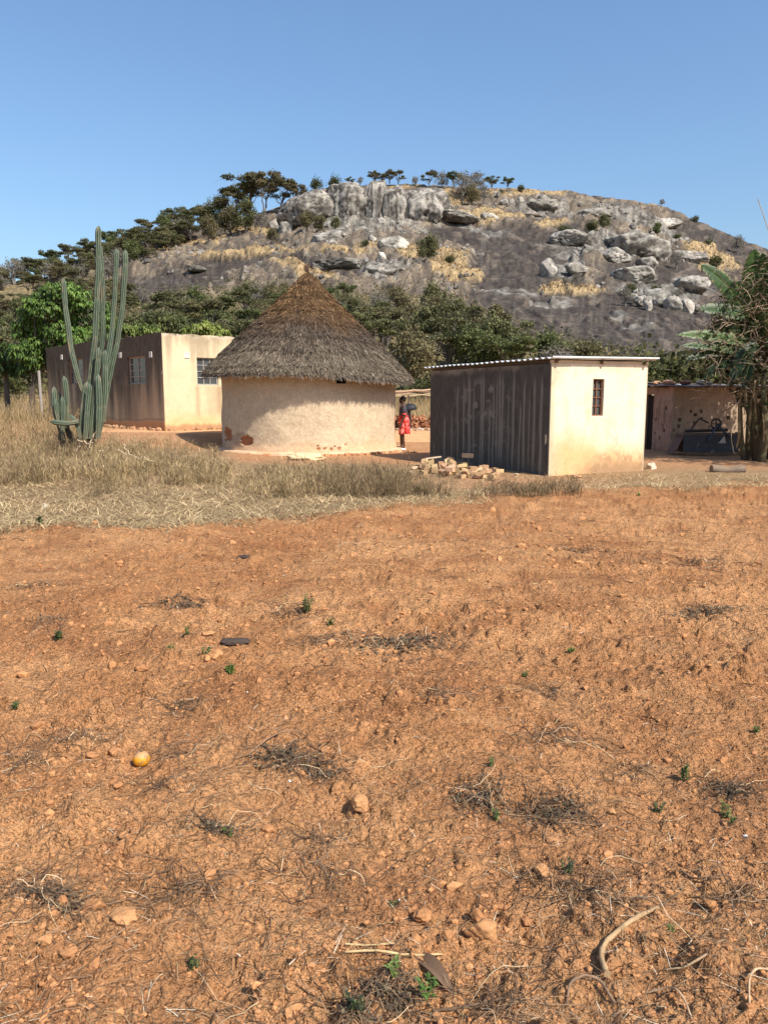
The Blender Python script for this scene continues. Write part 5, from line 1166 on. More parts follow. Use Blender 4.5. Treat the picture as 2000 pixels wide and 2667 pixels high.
skin_body('shirt', [tuple(np.array(q) * k) for q in tvp], [(0, 1), (1, 2), (2, 3), (3, 4), (4, 5), (3, 6), (6, 7)], [.135 * k, .13 * k, .138 * k, .098 * k, .075 * k, .066 * k, .075 * k, .066 * k], M_cloth, (.065, .058, .072), pers)
mb = MB()
for c_ in ((.03, -.215, 1.14), (-.01, .215, 1.15)): mb.tube([tuple(np.array(c_) * k + [0, 0, .012]), tuple(np.array(c_) * k - [0, 0, .035])], .068 * k, 12, (.62, .10, .08))
mb.build('sleeve_cuff', M_cloth, pers)
# skirt: flared with folds and a printed pattern
nh, na = 40, 96; Hh, Aa = np.meshgrid(np.linspace(0, 1, nh), np.linspace(0, 2 * math.pi, na, endpoint=False), indexing='ij')
fl = .135 + .045 * Hh ** .7 + .028 * np.exp(-((Hh - .3) / .25) ** 2) ; fold = .016 * Hh * np.sin(Aa * 9 + 1.5 * Hh) + .008 * Hh * np.sin(Aa * 17)
X_ = (fl + fold) * np.cos(Aa) * .95 + .02 + .015 * Hh; Y_ = (fl + fold) * np.sin(Aa) * 1.12; Z_ = 1.06 - .56 * Hh + .012 * np.sin(Aa * 3) * Hh
V = np.stack([X_, Y_, Z_], -1).reshape(-1, 3) * k; i = np.arange(nh - 1)[:, None] * na; j = np.arange(na)[None, :]; kk = (j + 1) % na
pt_ = fbm3(X_ * 16, Y_ * 16, Z_ * 10, 2, 701); pt2 = vn(X_ * 34, Y_ * 34, Z_ * 22, 703)
C = mixc((.50, .035, .028), (.70, .25, .21), ss(.60, .68, pt_)); C = mixc(C, (.22, .015, .02), ss(.42, .36, pt_)); C = mixc(C, (.8, .5, .45), ss(.78, .84, pt2) * .7)
link('skirt', mesh('skirt', V, np.stack([i + j, i + kk, i + na + kk, i + na + j], -1).reshape(-1, 4), M_cloth, C.reshape(-1, 3), True), pers)
mb = MB(); a_ = np.linspace(0, 2 * math.pi, 25); mb.tube(np.stack([.148 * np.cos(a_) * .97 + .015, .148 * np.sin(a_) * 1.12, 1.065 + 0 * a_], -1) * k, .014, 6, (.55, .06, .05), cap=False); mb.build('waistband', M_cloth, pers)
for fx, fy in ((-.04, -.09), (-.12, .09)):
    V, T = ico(3); W = V * [.125, .046, .045]; W[:, 2] = np.maximum(W[:, 2], -.03); link('shoe', mesh('shoe', W * k, T, M_cloth, (.72, .72, .82), True), pers, (fx * k, fy * k, .03))
V, T = ico(4); n_ = fbm3(V[:, 0] * 9, V[:, 1] * 9, V[:, 2] * 9, 2, 71); W = V * [.098, .088, .098] * (1 + (n_ - .5) * .16)[:, None]; sel = (V[:, 0] > -.55) | (V[:, 2] > .45); W[~sel] *= .8
W = W @ np.array(Matrix.Rotation(0.3, 3, 'Y')).T; link('hair', mesh('hair', W * k, T, M_cloth, (.018, .014, .013), True), pers, (-.012 * k, 0, 1.585 * k))
for sy in (-1, 1):
    V, T = ico(2); link('ear', mesh('ear', V * [.016, .01, .026] * k, T, M_skin, (.07, .035, .022), True), pers, (-.025 * k, sy * .094 * k, 1.535 * k)); link('eye', mesh('eye', V * .011 * k, T, M_skin, (.35, .32, .3), True), pers, (-.117 * k, sy * .034 * k, 1.548 * k))
mb = MB(); mb.box((-.124 * k, 0, 1.495 * k), (.012, .045, .012), 0, (.10, .035, .03)); mb.build('mouth', M_skin, pers)

# ------------------------------------------------------------------ cactus
def ribbed(pts, r, ribs=7, C1=(.042, .066, .042), C2=(.29, .32, .22), seed=0):
    pts = np.array(pts, float); d = np.r_[0, np.cumsum(np.linalg.norm(np.diff(pts, axis=0), axis=1))]; L = d[-1]; n = max(14, int(L / .06)); s = np.linspace(0, L, n)
    # smooth path
    P_ = np.stack([np.interp(s, d, pts[:, i]) for i in range(3)], -1)
    for _ in range(int(8)):
        P_[1:-1] = P_[1:-1] * .5 + (P_[:-2] + P_[2:]) * .25
    P_[1:-1, 0] += (fbm2(s[1:-1] * 1.2, s[1:-1] * 0 + seed, 2, 5) - .5) * .05
    seg = .95; ph = (s / seg + seed * .37) % 1.0; dist = np.minimum(ph, 1 - ph)
    rad = r * (1 - .13 * np.exp(-(dist / .05) ** 2)) * np.sqrt(np.clip((L - s) / .13, 0, 1)).clip(.05, 1) * (.86 + .14 * ss(0, .6, s)) * (1 + .05 * np.sin(s * 2.3 + seed))
    m = ribs * 6; th = np.arange(m) * 2 * math.pi / m; tri = np.abs(((th * ribs / (2 * math.pi)) % 1.0) - .5) * 2     # 1 at ridge
    prof = .62 + .38 * tri ** 1.2
    V, Fq = tube_geo(P_, np.ones(n), m); V = V.reshape(n, m, 3); V = P_[:, None] + (V - P_[:, None]) * (rad[:, None] * prof[None, :])[..., None]
    ridge = ss(.72, .98, tri); nz = fbm2(s[:, None] * 3 + th[None] * 0, th[None] * 2 + s[:, None] * 0, 3, seed)
    C = mixc(np.array(C1) * np.ones((n, m, 3)) * (.75 + .6 * nz)[..., None], C2, ridge[None, :] * .85 * (.75 + .3 * vn2(s[:, None] * 14 + th[None] * 0, s[:, None] * 0 + th[None] * 7, seed)))
    C = mixc(C, (.17, .17, .11), (np.exp(-(dist / .03) ** 2) * .5)[:, None] * np.ones((1, m)))
    C = mixc(C, (.22, .17, .11), (ss(.62, .78, fbm2(s[:, None] * 2.2 + seed + th[None] * 0, th[None] * 1.2 + s[:, None] * 0, 3, seed + 4))) * .7)
    C = mixc(C, (.17, .15, .09), ss(.7, .0, s)[:, None] * np.ones((1, m)) * .45)
    return V.reshape(-1, 3), Fq, C.reshape(-1, 3)
CYY = 19.2
def zq(zx, zy, dy=0.0): # from the enlarged crop's coordinates
    p = P(zx / 2.37, 550 + zy / 2.37, CYY + dy); return (p.x, p.y, p.z)
cb = zq(500, 1400); cbz = float(gz(cb[0], cb[1]))
cac = empty('cactus', (cb[0], cb[1], cbz)); tag(cac, 'tall many-stemmed ribbed column cactus standing in dry grass before the left house', 'cactus')
stems = [([(520, 1405, 0), (545, 1180, 0), (566, 1000, 0), (590, 750, 0), (606, 450, 0), (613, 88, 0)], 37, 'tallest stem'),
 ([(575, 1405, .25), (600, 1050, .25), (640, 760, .25), (640, 500, .25), (618, 200, .25)], 32, None),
 ([(590, 1405, -.1), (640, 1050, -.05), (690, 760, 0), (712, 500, 0), (724, 232, 0)], 32, None),
 ([(610, 1405, .1), (668, 1080, .1), (715, 850, .1), (756, 600, .1), (768, 400, .1), (777, 236, .1)], 34, None),
 ([(515, 1110, -.1), (478, 1000, -.12), (440, 850, -.1), (410, 640, -.1), (398, 500, -.1), (394, 408, -.1)], 33, 'long left-leaning stem'),
 ([(610, 1405, -.3), (612, 1200, -.3), (611, 1005, -.3)], 38, None), ([(640, 1300, -.2), (652, 1100, -.2), (654, 855, -.2)], 36, None),
 ([(560, 1405, -.2), (590, 1100, -.2), (612, 838, -.2)], 34, None), ([(530, 1405, -.3), (545, 1180, -.3), (556, 1060, -.3)], 38, None),
 ([(640, 1150, .15), (668, 960, .15), (678, 800, .15)], 34, None), ([(505, 1405, -.15), (520, 1200, -.15), (545, 1050, -.12)], 36, None),
 ([(420, 1340, -.1), (418, 1240, -.1), (418, 1150, -.1), (396, 1015, -.1)], 33, None), ([(372, 1345, 0), (340, 1240, 0), (336, 1080, 0)], 34, None),
 ([(385, 1345, -.15), (356, 1240, -.15), (350, 1155, -.15)], 28, None), ([(392, 1405, -.2), (390, 1240, -.2), (385, 1140, -.2)], 27, None), ([(370, 1405, .1), (368, 1200, .1), (366, 1115, .1)], 26, None),
 ([(490, 1300, -.35), (440, 1312, -.42), (380, 1310, -.45), (308, 1298, -.45)], 34, 'short stem lying level near the ground'), ([(500, 1405, -.25), (470, 1290, -.3), (430, 1255, -.3)], 30, None)]
for i_, (pts, w, lb) in enumerate(stems):
    pts3 = [zq(a, b, c) for a, b, c in pts]; r_ = w / 2.37 / F * CYY / 2 * 1.0
    V, Fq, C = ribbed(pts3, r_, 7, seed=i_ + 1); o = link('stem', mesh('stem', V, Fq, M_cact, C, True), cac); 
    if lb: o['label'] = lb
mb = MB()
for a in ([(400, 1500, 0), (385, 1400, 0), (375, 1310, 0)], [(480, 1500, 0), (440, 1400, 0), (410, 1320, 0)], [(560, 1500, 0), (560, 1430, 0), (560, 1385, 0)]):
    mb.tube([zq(*q) for q in a], [.10, .09, .06], 9, np.array([.085, .07, .05]))
mb.build('trunk', M_bark, cac, True); fix_children(cac)

# ------------------------------------------------------------------ mango trees with drooping leaf rosettes
def mango(name, Y, clumps, trunk, label, cA, cB, ref=None, n_per=1.0, lf=.17, group=None):
    """clumps: (px,py,r_px) ; trunk: list of px,py ; everything at depth about Y"""
    bx = P(trunk[0][0], trunk[0][1], Y); bz = float(gz(bx.x, Y)) if Y < 27 else float(ground(bx.x, Y)); e = empty(name, (bx.x, Y, bz)); tag(e, label, 'tree', group)
    tr = MB(); pts = [np.array([bx.x, Y, bz - .2])] + [np.array(P(a, b, Y)) for a, b in trunk[1:]]
    tr.tube(pts, np.linspace(.17, .09, len(pts)), 8, (.10, .08, .065), cap=False)
    Vs, Fs, Cs, n0 = [], [], [], 0; fork = pts[-1]
    for (a, b, r_) in clumps:
        rm = r_ / F * Y; cc = np.array(P(a, b, Y + rng.uniform(-.5, .5) * 1.2)); limb(tr, pts[len(pts) // 2] if cc[2] < fork[2] + .5 else fork, cc, .06, .02, np.array([.10, .08, .065]), .2, 6, 5)
        m = int(46 * n_per * (rm / .8) ** 2) + 8
        d = rng.normal(size=(m, 3)); d /= np.linalg.norm(d, axis=1)[:, None]; d[:, 1] = np.where(d[:, 1] > .5, -d[:, 1], d[:, 1])
        cen = cc + d * rm * rng.uniform(.65, 1.08, (m, 1)) * [1, 1, .82]
        nl = 13; cen = np.repeat(cen, nl, 0); out = np.repeat(d, nl, 0); N = len(cen); az = rng.uniform(0, 2 * math.pi, N)
        L_ = lf * rng.uniform(.7, 1.25, N); w = L_ * .16
        hd = np.stack([np.cos(az), np.sin(az), 0 * az], -1) + out * [.8, .8, 0]; hd /= np.linalg.norm(hd, axis=1)[:, None]; el = rng.normal(.15, .35, N); side = np.cross(hd, [0, 0, 1.0])
        p0 = cen; p1 = p0 + hd * (L_ * .45)[:, None] + np.array([0, 0, 1.0]) * (L_ * .45 * el)[:, None]; p2 = p1 + hd * (L_ * .38)[:, None] + np.array([0, 0, 1.0]) * (L_ * (.0 + el * .4 - .62))[:, None]
        V = np.stack([p0, p1 + side * w[:, None], p2, p1 - side * w[:, None]], 1)
        ti = np.repeat(rng.random(m), nl); cl = mixc(cA, cB, np.clip(ti * .6 + rng.random(N) * .5, 0, 1)); cl = cl * rng.uniform(.75, 1.2)
        Vs.append(V.reshape(-1, 3)); Fs.append(np.arange(N * 4).reshape(-1, 4) + n0); Cs.append(np.repeat(cl, 4, 0)); n0 += N * 4
        # loose inner leaves so that the crown is not hollow
        m2 = int(m * 4); ci = cc + rng.normal(size=(m2, 3)) * rm * .42; Vq, Fq, Cq = leaf_quads(ci, .2, rng.uniform(.05, .1, m2), np.tile(np.array(cA) * .9, (m2, 1)), .5); Vs.append(Vq); Fs.append(Fq + n0); Cs.append(Cq); n0 += len(Vq)
    tr.build('trunk', M_bark, e, True); link('crown', mesh('crown', np.vstack(Vs), np.vstack(Fs), M_leafn, np.vstack(Cs)), e); fix_children(e); return e
z1 = lambda L_: [(a / 2.37, 550 + b / 2.37, r_ / 2.37) for a, b, r_ in L_]
mango('mango_tree', 37.5, z1([(430, 505, 78), (500, 540, 80), (540, 600, 60), (340, 500, 66), (265, 545, 70), (215, 580, 58), (180, 650, 70), (300, 610, 84), (420, 620, 90), (520, 690, 72), (150, 720, 62), (240, 720, 84), (360, 730, 90), (470, 770, 80), (545, 770, 50), (160, 800, 72), (260, 830, 86), (370, 850, 76), (220, 910, 70), (130, 870, 60), (300, 930, 56), (180, 960, 48), (420, 900, 60), (660, 610, 40), (690, 660, 34), (650, 700, 50)]),
      [(85, 1068), (84, 1030), (90, 985), (105, 945)], 'big dark glossy mango tree behind the left end of the house', (.040, .085, .016), (.150, .235, .045), n_per=1.0, lf=.27)
mango('mango_tree', 39.5, z1([(30, 870, 62), (90, 880, 52), (-30, 880, 70), (20, 940, 58), (85, 950, 50), (-40, 960, 60), (60, 990, 36), (-110, 900, 80)]), [(20, 1040), (18, 1010), (15, 985)], 'smaller mango tree at the left edge of the picture', (.028, .058, .014), (.10, .155, .035), lf=.27)
mango('bushy_tree', 46, z1([(900, 670, 52), (960, 650, 56), (1030, 670, 58), (1090, 690, 44), (860, 700, 46), (990, 720, 60), (1120, 720, 34), (920, 730, 50), (1060, 740, 50)]), [(415, 1020), (415, 930), (415, 870)], 'round olive-green tree rising behind the middle of the house roof', (.045, .058, .018), (.15, .155, .05), lf=.16, n_per=1.5)
mango('mango_tree', 43, z1([(790, 740, 40), (850, 745, 44), (910, 735, 44), (760, 720, 34), (960, 750, 34), (740, 770, 40)]), [(360, 1040), (360, 930), (358, 880)], 'pale green mango tree top just above the dark side of the house roof', (.07, .11, .02), (.22, .26, .06), lf=.28)
mango('mango_tree', 44, z1([(1210, 725, 40), (1270, 715, 40), (1330, 735, 36), (1380, 752, 26), (1240, 750, 40), (1160, 745, 34), (1300, 760, 36)]), [(530, 1040), (530, 940), (532, 890)], 'yellow-green mango tree top above the sunlit side of the house', (.09, .13, .02), (.30, .33, .07), lf=.28)
mango('leafy_bush', 27.3, [(560 / 1.0, 2000, 1)][:0] + [(131, 1000, 12)], [(118, 1080), (122, 1040), (128, 1010)], 'reddish-leaved bush between the mango trunk and the house', (.22, .09, .05), (.40, .18, .09), lf=.14) if False else None
mb = MB(); a = P(112, 1092, 33); mb.tube([(a.x, 33, .3), (a.x - .03, 33, P(108, 965, 33).z)], .06, 7, (.30, .27, .24)); tag(mb.build('fence_post', M_wood), 'grey leaning wooden post right of the mango trunk', 'post')
# low dry branches on the left
mb = MB()
for q in range(14):
    a = np.array(P(rng.uniform(60, 110), 1085, 33)); a[2] = .3; limb(mb, a, a + [rng.uniform(-1, 1), rng.uniform(-.5, .5), rng.uniform(.5, 1.7)], .02, .008, (.22, .17, .12), .3, 6, 4)
tag(mb.build('dry_shrub', M_bark), 'leafless dry shrub beside the grey post near the mango trunk', 'shrub')

# ------------------------------------------------------------------ banana clump and vine tangle at the right edge
def banana_leaf(parent, base, tip, w, arch=.25, fold=.35, seed=0, c=(.07, .16, .03), face=None, torn=.5):
    base = np.array(base, float); tip = np.array(tip, float); n, m = 44, 5; s = np.linspace(0, 1, n)
    mid = base + (tip - base) * s[:, None]; L = np.linalg.norm(tip - base); mid[:, 2] += arch * L * np.sin(s * math.pi) * (1 - .2 * s)
    tg = np.gradient(mid, axis=0); tg /= np.linalg.norm(tg, axis=1)[:, None]; f = np.array([0, -.5, .85]) if face is None else np.array(face, float)
    side = np.cross(tg, f); side /= np.linalg.norm(side, axis=1)[:, None]; up = np.cross(side, tg)
    wd = w * np.clip(np.sin(np.pi * np.clip(s * .93 + .10, 0, 1)) ** .55, .0, 1) * ss(-.02, .12, s); V, Fl, C = [], [], []; r_ = np.random.default_rng(seed); n0 = 0
    for sg in (-1, 1):
        cut = np.zeros(n, bool); cut[r_.choice(np.arange(4, n - 2), int(n * torn * .5), replace=False)] = True
        for i in range(n - 1):
            dr_ = r_.uniform(-.05, .12) * w if cut[i] else 0
            fr = .0 if not cut[i] else r_.uniform(.0, .25)
            for j in range(m - 1):
                vs4 = []
                for (ii, jj) in ((i, j), (i + 1, j), (i + 1, j + 1), (i, j + 1)):
                    t = jj / (m - 1); ee = min(ii, n - 1); narrow = (1 - fr * t * (1 if ii == i + 1 else 0))
                    pos = mid[ee] + sg * side[ee] * wd[ee] * .5 * t * narrow + up[ee] * (fold * wd[ee] * .5 * t * (1 - .7 * t) - dr_ * t) - tg[ee] * 0
                    if ii == i + 1: pos = pos - tg[ee] * (fr * t * L / n)
                    vs4.append(pos)
                V += vs4; Fl.append([n0, n0 + 1, n0 + 2, n0 + 3]); n0 += 4
                cc = np.array(c) * (.85 + .3 * ((i % 3) / 2)); cc = mixc(cc, (.30, .25, .10), .6 if (j == m - 2 and r_.random() < .35) else 0); C += [cc] * 4
    o = link('leaf', mesh('leaf', V, Fl, M_banana, np.array(C)), parent)
    mb = MB(); mb.tube(mid - up * .006, np.linspace(.018, .004, n), 5, (.20, .27, .09), cap=False); mb.build('midrib', M_banana, o); return o
bp = []
BY = 20.3
pb = P(1975, 1195, BY)
bn = empty('banana_plant', (pb.x, BY, float(gz(pb.x, BY)))); tag(bn, 'banana clump with torn green leaves and brown-sheathed stems at the right edge', 'banana plant')
for px_, pt_x, r_, hh in [(1938, 1922, .075, 1040), (1952, 1945, .085, 1010), (1968, 1966, .09, 1000), (1985, 1990, .09, 990), (2003, 2012, .09, 980), (1962, 1950, .07, 1060), (2022, 2030, .09, 960), (1978, 1972, .07, 1050)]:
    dy = rng.uniform(-.5, .5); a = P(px_, 1195, BY + dy); b = P(pt_x, hh, BY + dy); mb = MB(); z0 = float(gz(a.x, a.y)) - .05; t = np.linspace(0, 1, 12)[:, None]
    pts = np.array([a.x, a.y, z0]) + (np.array([b.x, b.y, b.z]) - np.array([a.x, a.y, z0])) * t; pts[:, 0] += .03 * np.sin(t[:, 0] * 5 + px_)
    cm = mixc((.085, .06, .036), (.13, .13, .065), np.clip(t[:, 0] * 1.2 + rng.normal(0, .25, 12), 0, 1)); mb.tube(pts, r_ * (1.1 - .45 * t[:, 0]), 10, cm); mb.build('stem', M_bark, bn, True)
mb = MB() # hanging dry sheaths
for q in range(90):
    a = np.array(P(rng.uniform(1925, 2040), rng.uniform(985, 1120), BY + rng.uniform(-.6, .3))); L_ = rng.uniform(.3, .9); t = np.linspace(0, 1, 6)[:, None]
    pts = a + t * [rng.uniform(-.12, .12), rng.uniform(-.1, .02), -L_] + np.sin(t * 3) * [rng.uniform(-.08, .08), -.05, 0]; w = rng.uniform(.015, .05)
    sdv = np.array([math.cos(q), math.sin(q) * .5, 0]); V = np.concatenate([pts - sdv * w * (1 - .6 * t), pts + sdv * w * (1 - .6 * t)]); Fq = [[i, i + 1, i + 7, i + 6] for i in range(5)]
    mb.add(V, Fq, mixc((.07, .05, .03), (.26, .18, .10), rng.random() ** 1.6))
tag(mb.build('dry_sheaths', M_grass, bn), kind='stuff')
BG, BLt, BD = (.036, .078, .018), (.075, .14, .032), (.020, .045, .014)
LV = [((1940, 815), (1820, 688), 46, .10, BG, BY - .1), ((1945, 822), (1817, 803), 44, .03, BG, BY - .3), ((1965, 900), (1759, 872), 34, .05, BLt, BY - .2), ((1950, 925), (1770, 900), 28, .05, BG, BY - .25),
      ((1968, 830), (1962, 645), 64, .02, BLt, BY + .1), ((1992, 800), (1985, 655), 40, .02, BG, BY + .2), ((2000, 860), (1990, 700), 50, .02, BG, BY - .2), ((1960, 930), (1828, 990), 40, .18, BD, BY - .3), ((1960, 935), (1778, 940), 32, .12, BD, BY - .1),
      ((1975, 900), (1900, 1000), 44, .25, BD, BY - .4), ((1985, 880), (2060, 780), 50, .1, BG, BY), ((1990, 900), (2080, 900), 50, .15, BG, BY - .3), ((1990, 850), (2040, 640), 60, .05, BG, BY + .3), ((2000, 930), (2070, 1020), 46, .2, BD, BY - .2), ((1960, 880), (1870, 860), 40, .1, BD, BY + .3),
      ((1955, 940), (1935, 1020), 30, .2, BD, BY - .5), ((1975, 860), (1915, 730), 44, .05, BG, BY + .35), ((1980, 960), (1850, 950), 34, .12, BD, BY + .2)]
for i_, (a, b, w, ar, c, Y_) in enumerate(LV):
    fc = (-.25, -.9, .45) if abs(b[0] - a[0]) > 40 else (-.45, -.85, .2); A_ = P(a[0], a[1], Y_); B_ = P(b[0], b[1], Y_ - rng.uniform(-.1, .5)); banana_leaf(bn, A_, B_, w / F * Y_, ar, .35, 900 + i_, c, fc)
fix_children(bn)
# tree beside it with hanging dry vines; most of its crown is beyond the picture's right edge
vt = P(2075, 1195, 21.3); vn_ = empty('vine_covered_tree', (vt.x, 21.3, float(gz(vt.x, 21.3)))); tag(vn_, 'tangle of dry brown vines hanging over the banana leaves at the right edge', 'vine')
mb = MB(); limb(mb, (vt.x, 21.3, -.1), (vt.x - .2, 21.3, 2.6), .14, .09, (.17, .13, .10)); limb(mb, (vt.x - .2, 21.3, 2.6), np.array(P(2000, 760, 21)), .08, .03, (.17, .13, .10)); limb(mb, (vt.x - .2, 21.3, 2.6), np.array(P(2180, 700, 21.5)), .08, .03, (.17, .13, .10)); limb(mb, (vt.x - .2, 21.3, 2.4), np.array(P(1930, 850, 20.6)), .06, .02, (.17, .13, .10))
mb.build('trunk', M_bark, vn_, True)
mb = MB()
def tangle_pt():
    while True:
        a, b = rng.uniform(1800, 2260), 665 + 400 * rng.random() ** 1.1
        lim = np.interp(b, [665, 720, 780, 860, 930, 985, 1065], [1975, 1915, 1865, 1830, 1808, 1850, 1930])
        if a > lim + rng.exponential(18): return a, b
for q in range(1700):
    a, b = tangle_pt(); p = np.array(P(a, b, 20.7 + rng.uniform(-1.2, 1.2))); n_ = 9; d = rng.normal(0, 1, 3); d[2] -= .15; d /= np.linalg.norm(d); pts = [p]; L_ = rng.uniform(.05, .13)
    for _ in range(n_): d = d + rng.normal(0, .38, 3) + [-.06, 0, -.08]; d /= np.linalg.norm(d); pts.append(pts[-1] + d * L_)
    pts = np.array(pts); px2, _y = pix(pts[:, 0], pts[:, 1], pts[:, 2])
    if px2.min() < 1762: continue
    mb.tube(pts, np.linspace(rng.uniform(.006, .014), .004, n_ + 1), 3, mixc((.09, .065, .045), (.34, .26, .18), rng.random()), cap=False)
for (pts_) in [[(2000, 1010), (1960, 1008), (1920, 1018), (1900, 1025)], [(1925, 1040), (1908, 1080), (1902, 1140), (1910, 1180)], [(2010, 790), (1960, 800), (1900, 830), (1850, 880), (1800, 930), (1785, 955)], [(1985, 850), (1930, 870), (1870, 900), (1820, 915)], [(1990, 700), (1950, 712), (1925, 745), (1918, 760)], [(2000, 600), (1990, 570), (1972, 518)], [(2030, 1150), (2000, 1070), (1985, 1030), (1930, 1015)], [(1860, 985), (1865, 960), (1880, 930)]]:
    pp_ = [np.array(P(a, b, 19.9)) for a, b in pts_]; dn = np.array(pp_); t = np.linspace(0, len(dn) - 1, 18); C3 = np.stack([np.interp(t, np.arange(len(dn)), dn[:, i]) for i in range(3)], -1)
    for _ in range(3): C3[1:-1] = C3[1:-1] * .5 + (C3[:-2] + C3[2:]) * .25
    mb.tube(C3, .010, 5, (.38, .29, .19), cap=False)
tag(mb.build('vines', M_bark, vn_), kind='stuff')
cen = []; 
for q in range(6000):
    a, b = tangle_pt(); cen.append(P(a, b, 20.9 + rng.uniform(-1.3, 1.5)))
for q in range(14000):
    d_q = rng.normal(size=3); d_q /= np.linalg.norm(d_q); d_q *= rng.random() ** .4; c_q = (11.6, 21.6, 4.1) if q % 3 else (12.6, 19.3, 4.4) if q % 2 else (11.9, 17.3, 4.3)
    w_q = (c_q[0] + d_q[0] * 2.2, c_q[1] + d_q[1] * 1.7, c_q[2] + d_q[2] * 1.5)
    a_q, b_q = pix(*w_q)
    if a_q < np.interp(b_q, [640, 700, 860, 930], [2010, 1950, 1880, 1860]): continue
    cen.append(w_q)
cen = np.array(cen); V, Fq, C = leaf_quads(cen, .3, rng.uniform(.03, .095, len(cen)), mixc((.030, .042, .016), (.10, .115, .045), rng.random(len(cen)) ** 1.4), .7)
tag(link('foliage', mesh('foliage', V, Fq, M_leaf, C), vn_), kind='stuff')
for px_, py_ in [(1861, 981), (1868, 982), (1840, 870), (1925, 958), (1948, 940)]:
    V, T = ico(2); p = P(px_, py_, 19.8); link('fruit', mesh('fruit', V * .038, T, M_leafn, (.12, .17, .05), True), vn_, p)
fix_children(vn_)

# ------------------------------------------------------------------ dry grass and weeds of the middle ground
def scatter(n, x0, x1, y0, y1):
    """points on the ground even over the photo area x0..x1,y0..y1"""
    px = rng.uniform(x0, x1, n); py = rng.uniform(y0, y1, n); a = (px - CX) / F; b = (CY - py) / F; dz = -sp + b * cp; dy = cp + b * sp; z = np.zeros(n)
    for _ in range(3): t = (z - EYE) / dz; x = a * t; y = dy * t; z = ground(x, y)
    return px, py, x, y
def bright(c1, c2, n): return mixc(c1, c2, rng.random(n) ** 1.2)
# short straw litter (cut grass) in the band between field and weeds
n = 130000; px, py, x, y = scatter(n, -200, 2200, 1195, 1420)
dens = ss(18, -6, py - edge_py(px) + (fbm2(x * .8, y * .8, 3, 61) - .5) * 60)
right = ss(1250, 1420, px); band = np.where(px < 1250, ss(1215, 1240, py) * ss(200, 620, 1250 + 0 * px) , 0)
gr = np.where(px < 950, 1.0, np.where(px < 1300, ss(1205, 1250, py) , ss(1232, 1240, py) * (1 - .35 * ss(1500, 1700, px) * 0)))
hole = np.exp(-(((px - 1330) / 230) ** 2 + ((py - 1262) / 22) ** 2)); cl = fbm2(x * 1.5, y * 1.5, 3, 801)
keep = rng.random(n) < dens * gr * (1 - hole * .9) * ss(.25, .5, cl + .12 * (px < 900)) * np.clip((py - 1150) / 120., .25, 1)
px, py, x, y = px[keep], py[keep], x[keep], y[keep]; N = len(x); z = gz(x, y)
c = bright((.15, .095, .05), (.86, .66, .38), N) * (.6 + .75 * fbm2(x * 2.2, y * 3.5, 3, 841))[:, None]; c = mixc(c, (.22, .19, .09), (rng.random(N) < .14) * .7)
V, Fq, C = blades(np.stack([x, y, z - .01], -1), rng.uniform(.01, .12, N) * rng.choice([.4, 1, 1.6], N), rng.uniform(.06, .34, N), rng.uniform(.006, .014, N), c, seg=2, tip=.4, droop=.45)
tag(link('straw_litter', mesh('straw_litter', V, Fq, M_grass, C)), kind='stuff', label='pale flattened straw and short cut grass along the field edge', cat='grass')
# upright weeds with many thin twigs
n = 9000; px, py, x, y = scatter(n, -220, 1180, 1128, 1300)
front_ = np.interp(px, [-220, 0, 150, 400, 600, 850, 1000, 1100, 1180], [1256, 1252, 1250, 1262, 1270, 1286, 1296, 1286, 1262]); back_ = np.interp(px, [-220, 60, 130, 560, 620, 830, 900, 1000, 1180], [1075, 1105, 1150, 1172, 1240, 1246, 1244, 1246, 1250])
cl = fbm2(x * 1.1, y * 1.1, 3, 811)
keep = (py < front_ + (cl - .5) * 130 + rng.exponential(10, n) - 8) & (py > back_ + (cl - .5) * 12) & (rng.random(n) < ss(.38, .60, cl) * .7 + .06); px, py, x, y, cl = px[keep], py[keep], x[keep], y[keep], cl[keep]
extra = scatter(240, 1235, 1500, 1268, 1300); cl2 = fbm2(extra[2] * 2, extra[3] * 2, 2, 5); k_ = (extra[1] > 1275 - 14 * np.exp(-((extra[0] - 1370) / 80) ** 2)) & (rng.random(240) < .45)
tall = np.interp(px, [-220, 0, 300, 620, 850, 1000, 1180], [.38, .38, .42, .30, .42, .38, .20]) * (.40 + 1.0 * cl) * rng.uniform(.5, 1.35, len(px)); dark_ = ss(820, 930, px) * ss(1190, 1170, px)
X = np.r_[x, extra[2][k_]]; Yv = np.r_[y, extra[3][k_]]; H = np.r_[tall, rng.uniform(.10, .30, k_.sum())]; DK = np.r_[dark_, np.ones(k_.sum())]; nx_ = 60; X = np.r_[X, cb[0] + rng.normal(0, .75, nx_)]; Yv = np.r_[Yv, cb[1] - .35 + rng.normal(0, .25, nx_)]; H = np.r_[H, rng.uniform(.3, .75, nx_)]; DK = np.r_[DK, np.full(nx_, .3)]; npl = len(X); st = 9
bx = np.repeat(X, st) + rng.normal(0, .05, npl * st); by = np.repeat(Yv, st) + rng.normal(0, .05, npl * st); N = len(bx); bz = gz(bx, by) - .02; Hh = np.repeat(H, st) * rng.uniform(.45, 1.15, N); dk = np.repeat(DK, st)
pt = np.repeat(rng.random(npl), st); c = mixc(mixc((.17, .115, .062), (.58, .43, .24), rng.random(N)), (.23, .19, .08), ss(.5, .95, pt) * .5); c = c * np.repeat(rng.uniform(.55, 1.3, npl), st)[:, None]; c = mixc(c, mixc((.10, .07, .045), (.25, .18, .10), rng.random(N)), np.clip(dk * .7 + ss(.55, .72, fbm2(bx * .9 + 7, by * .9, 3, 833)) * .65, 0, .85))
az = rng.uniform(0, 2 * math.pi, N); ln = Hh * rng.uniform(.05, .6, N)
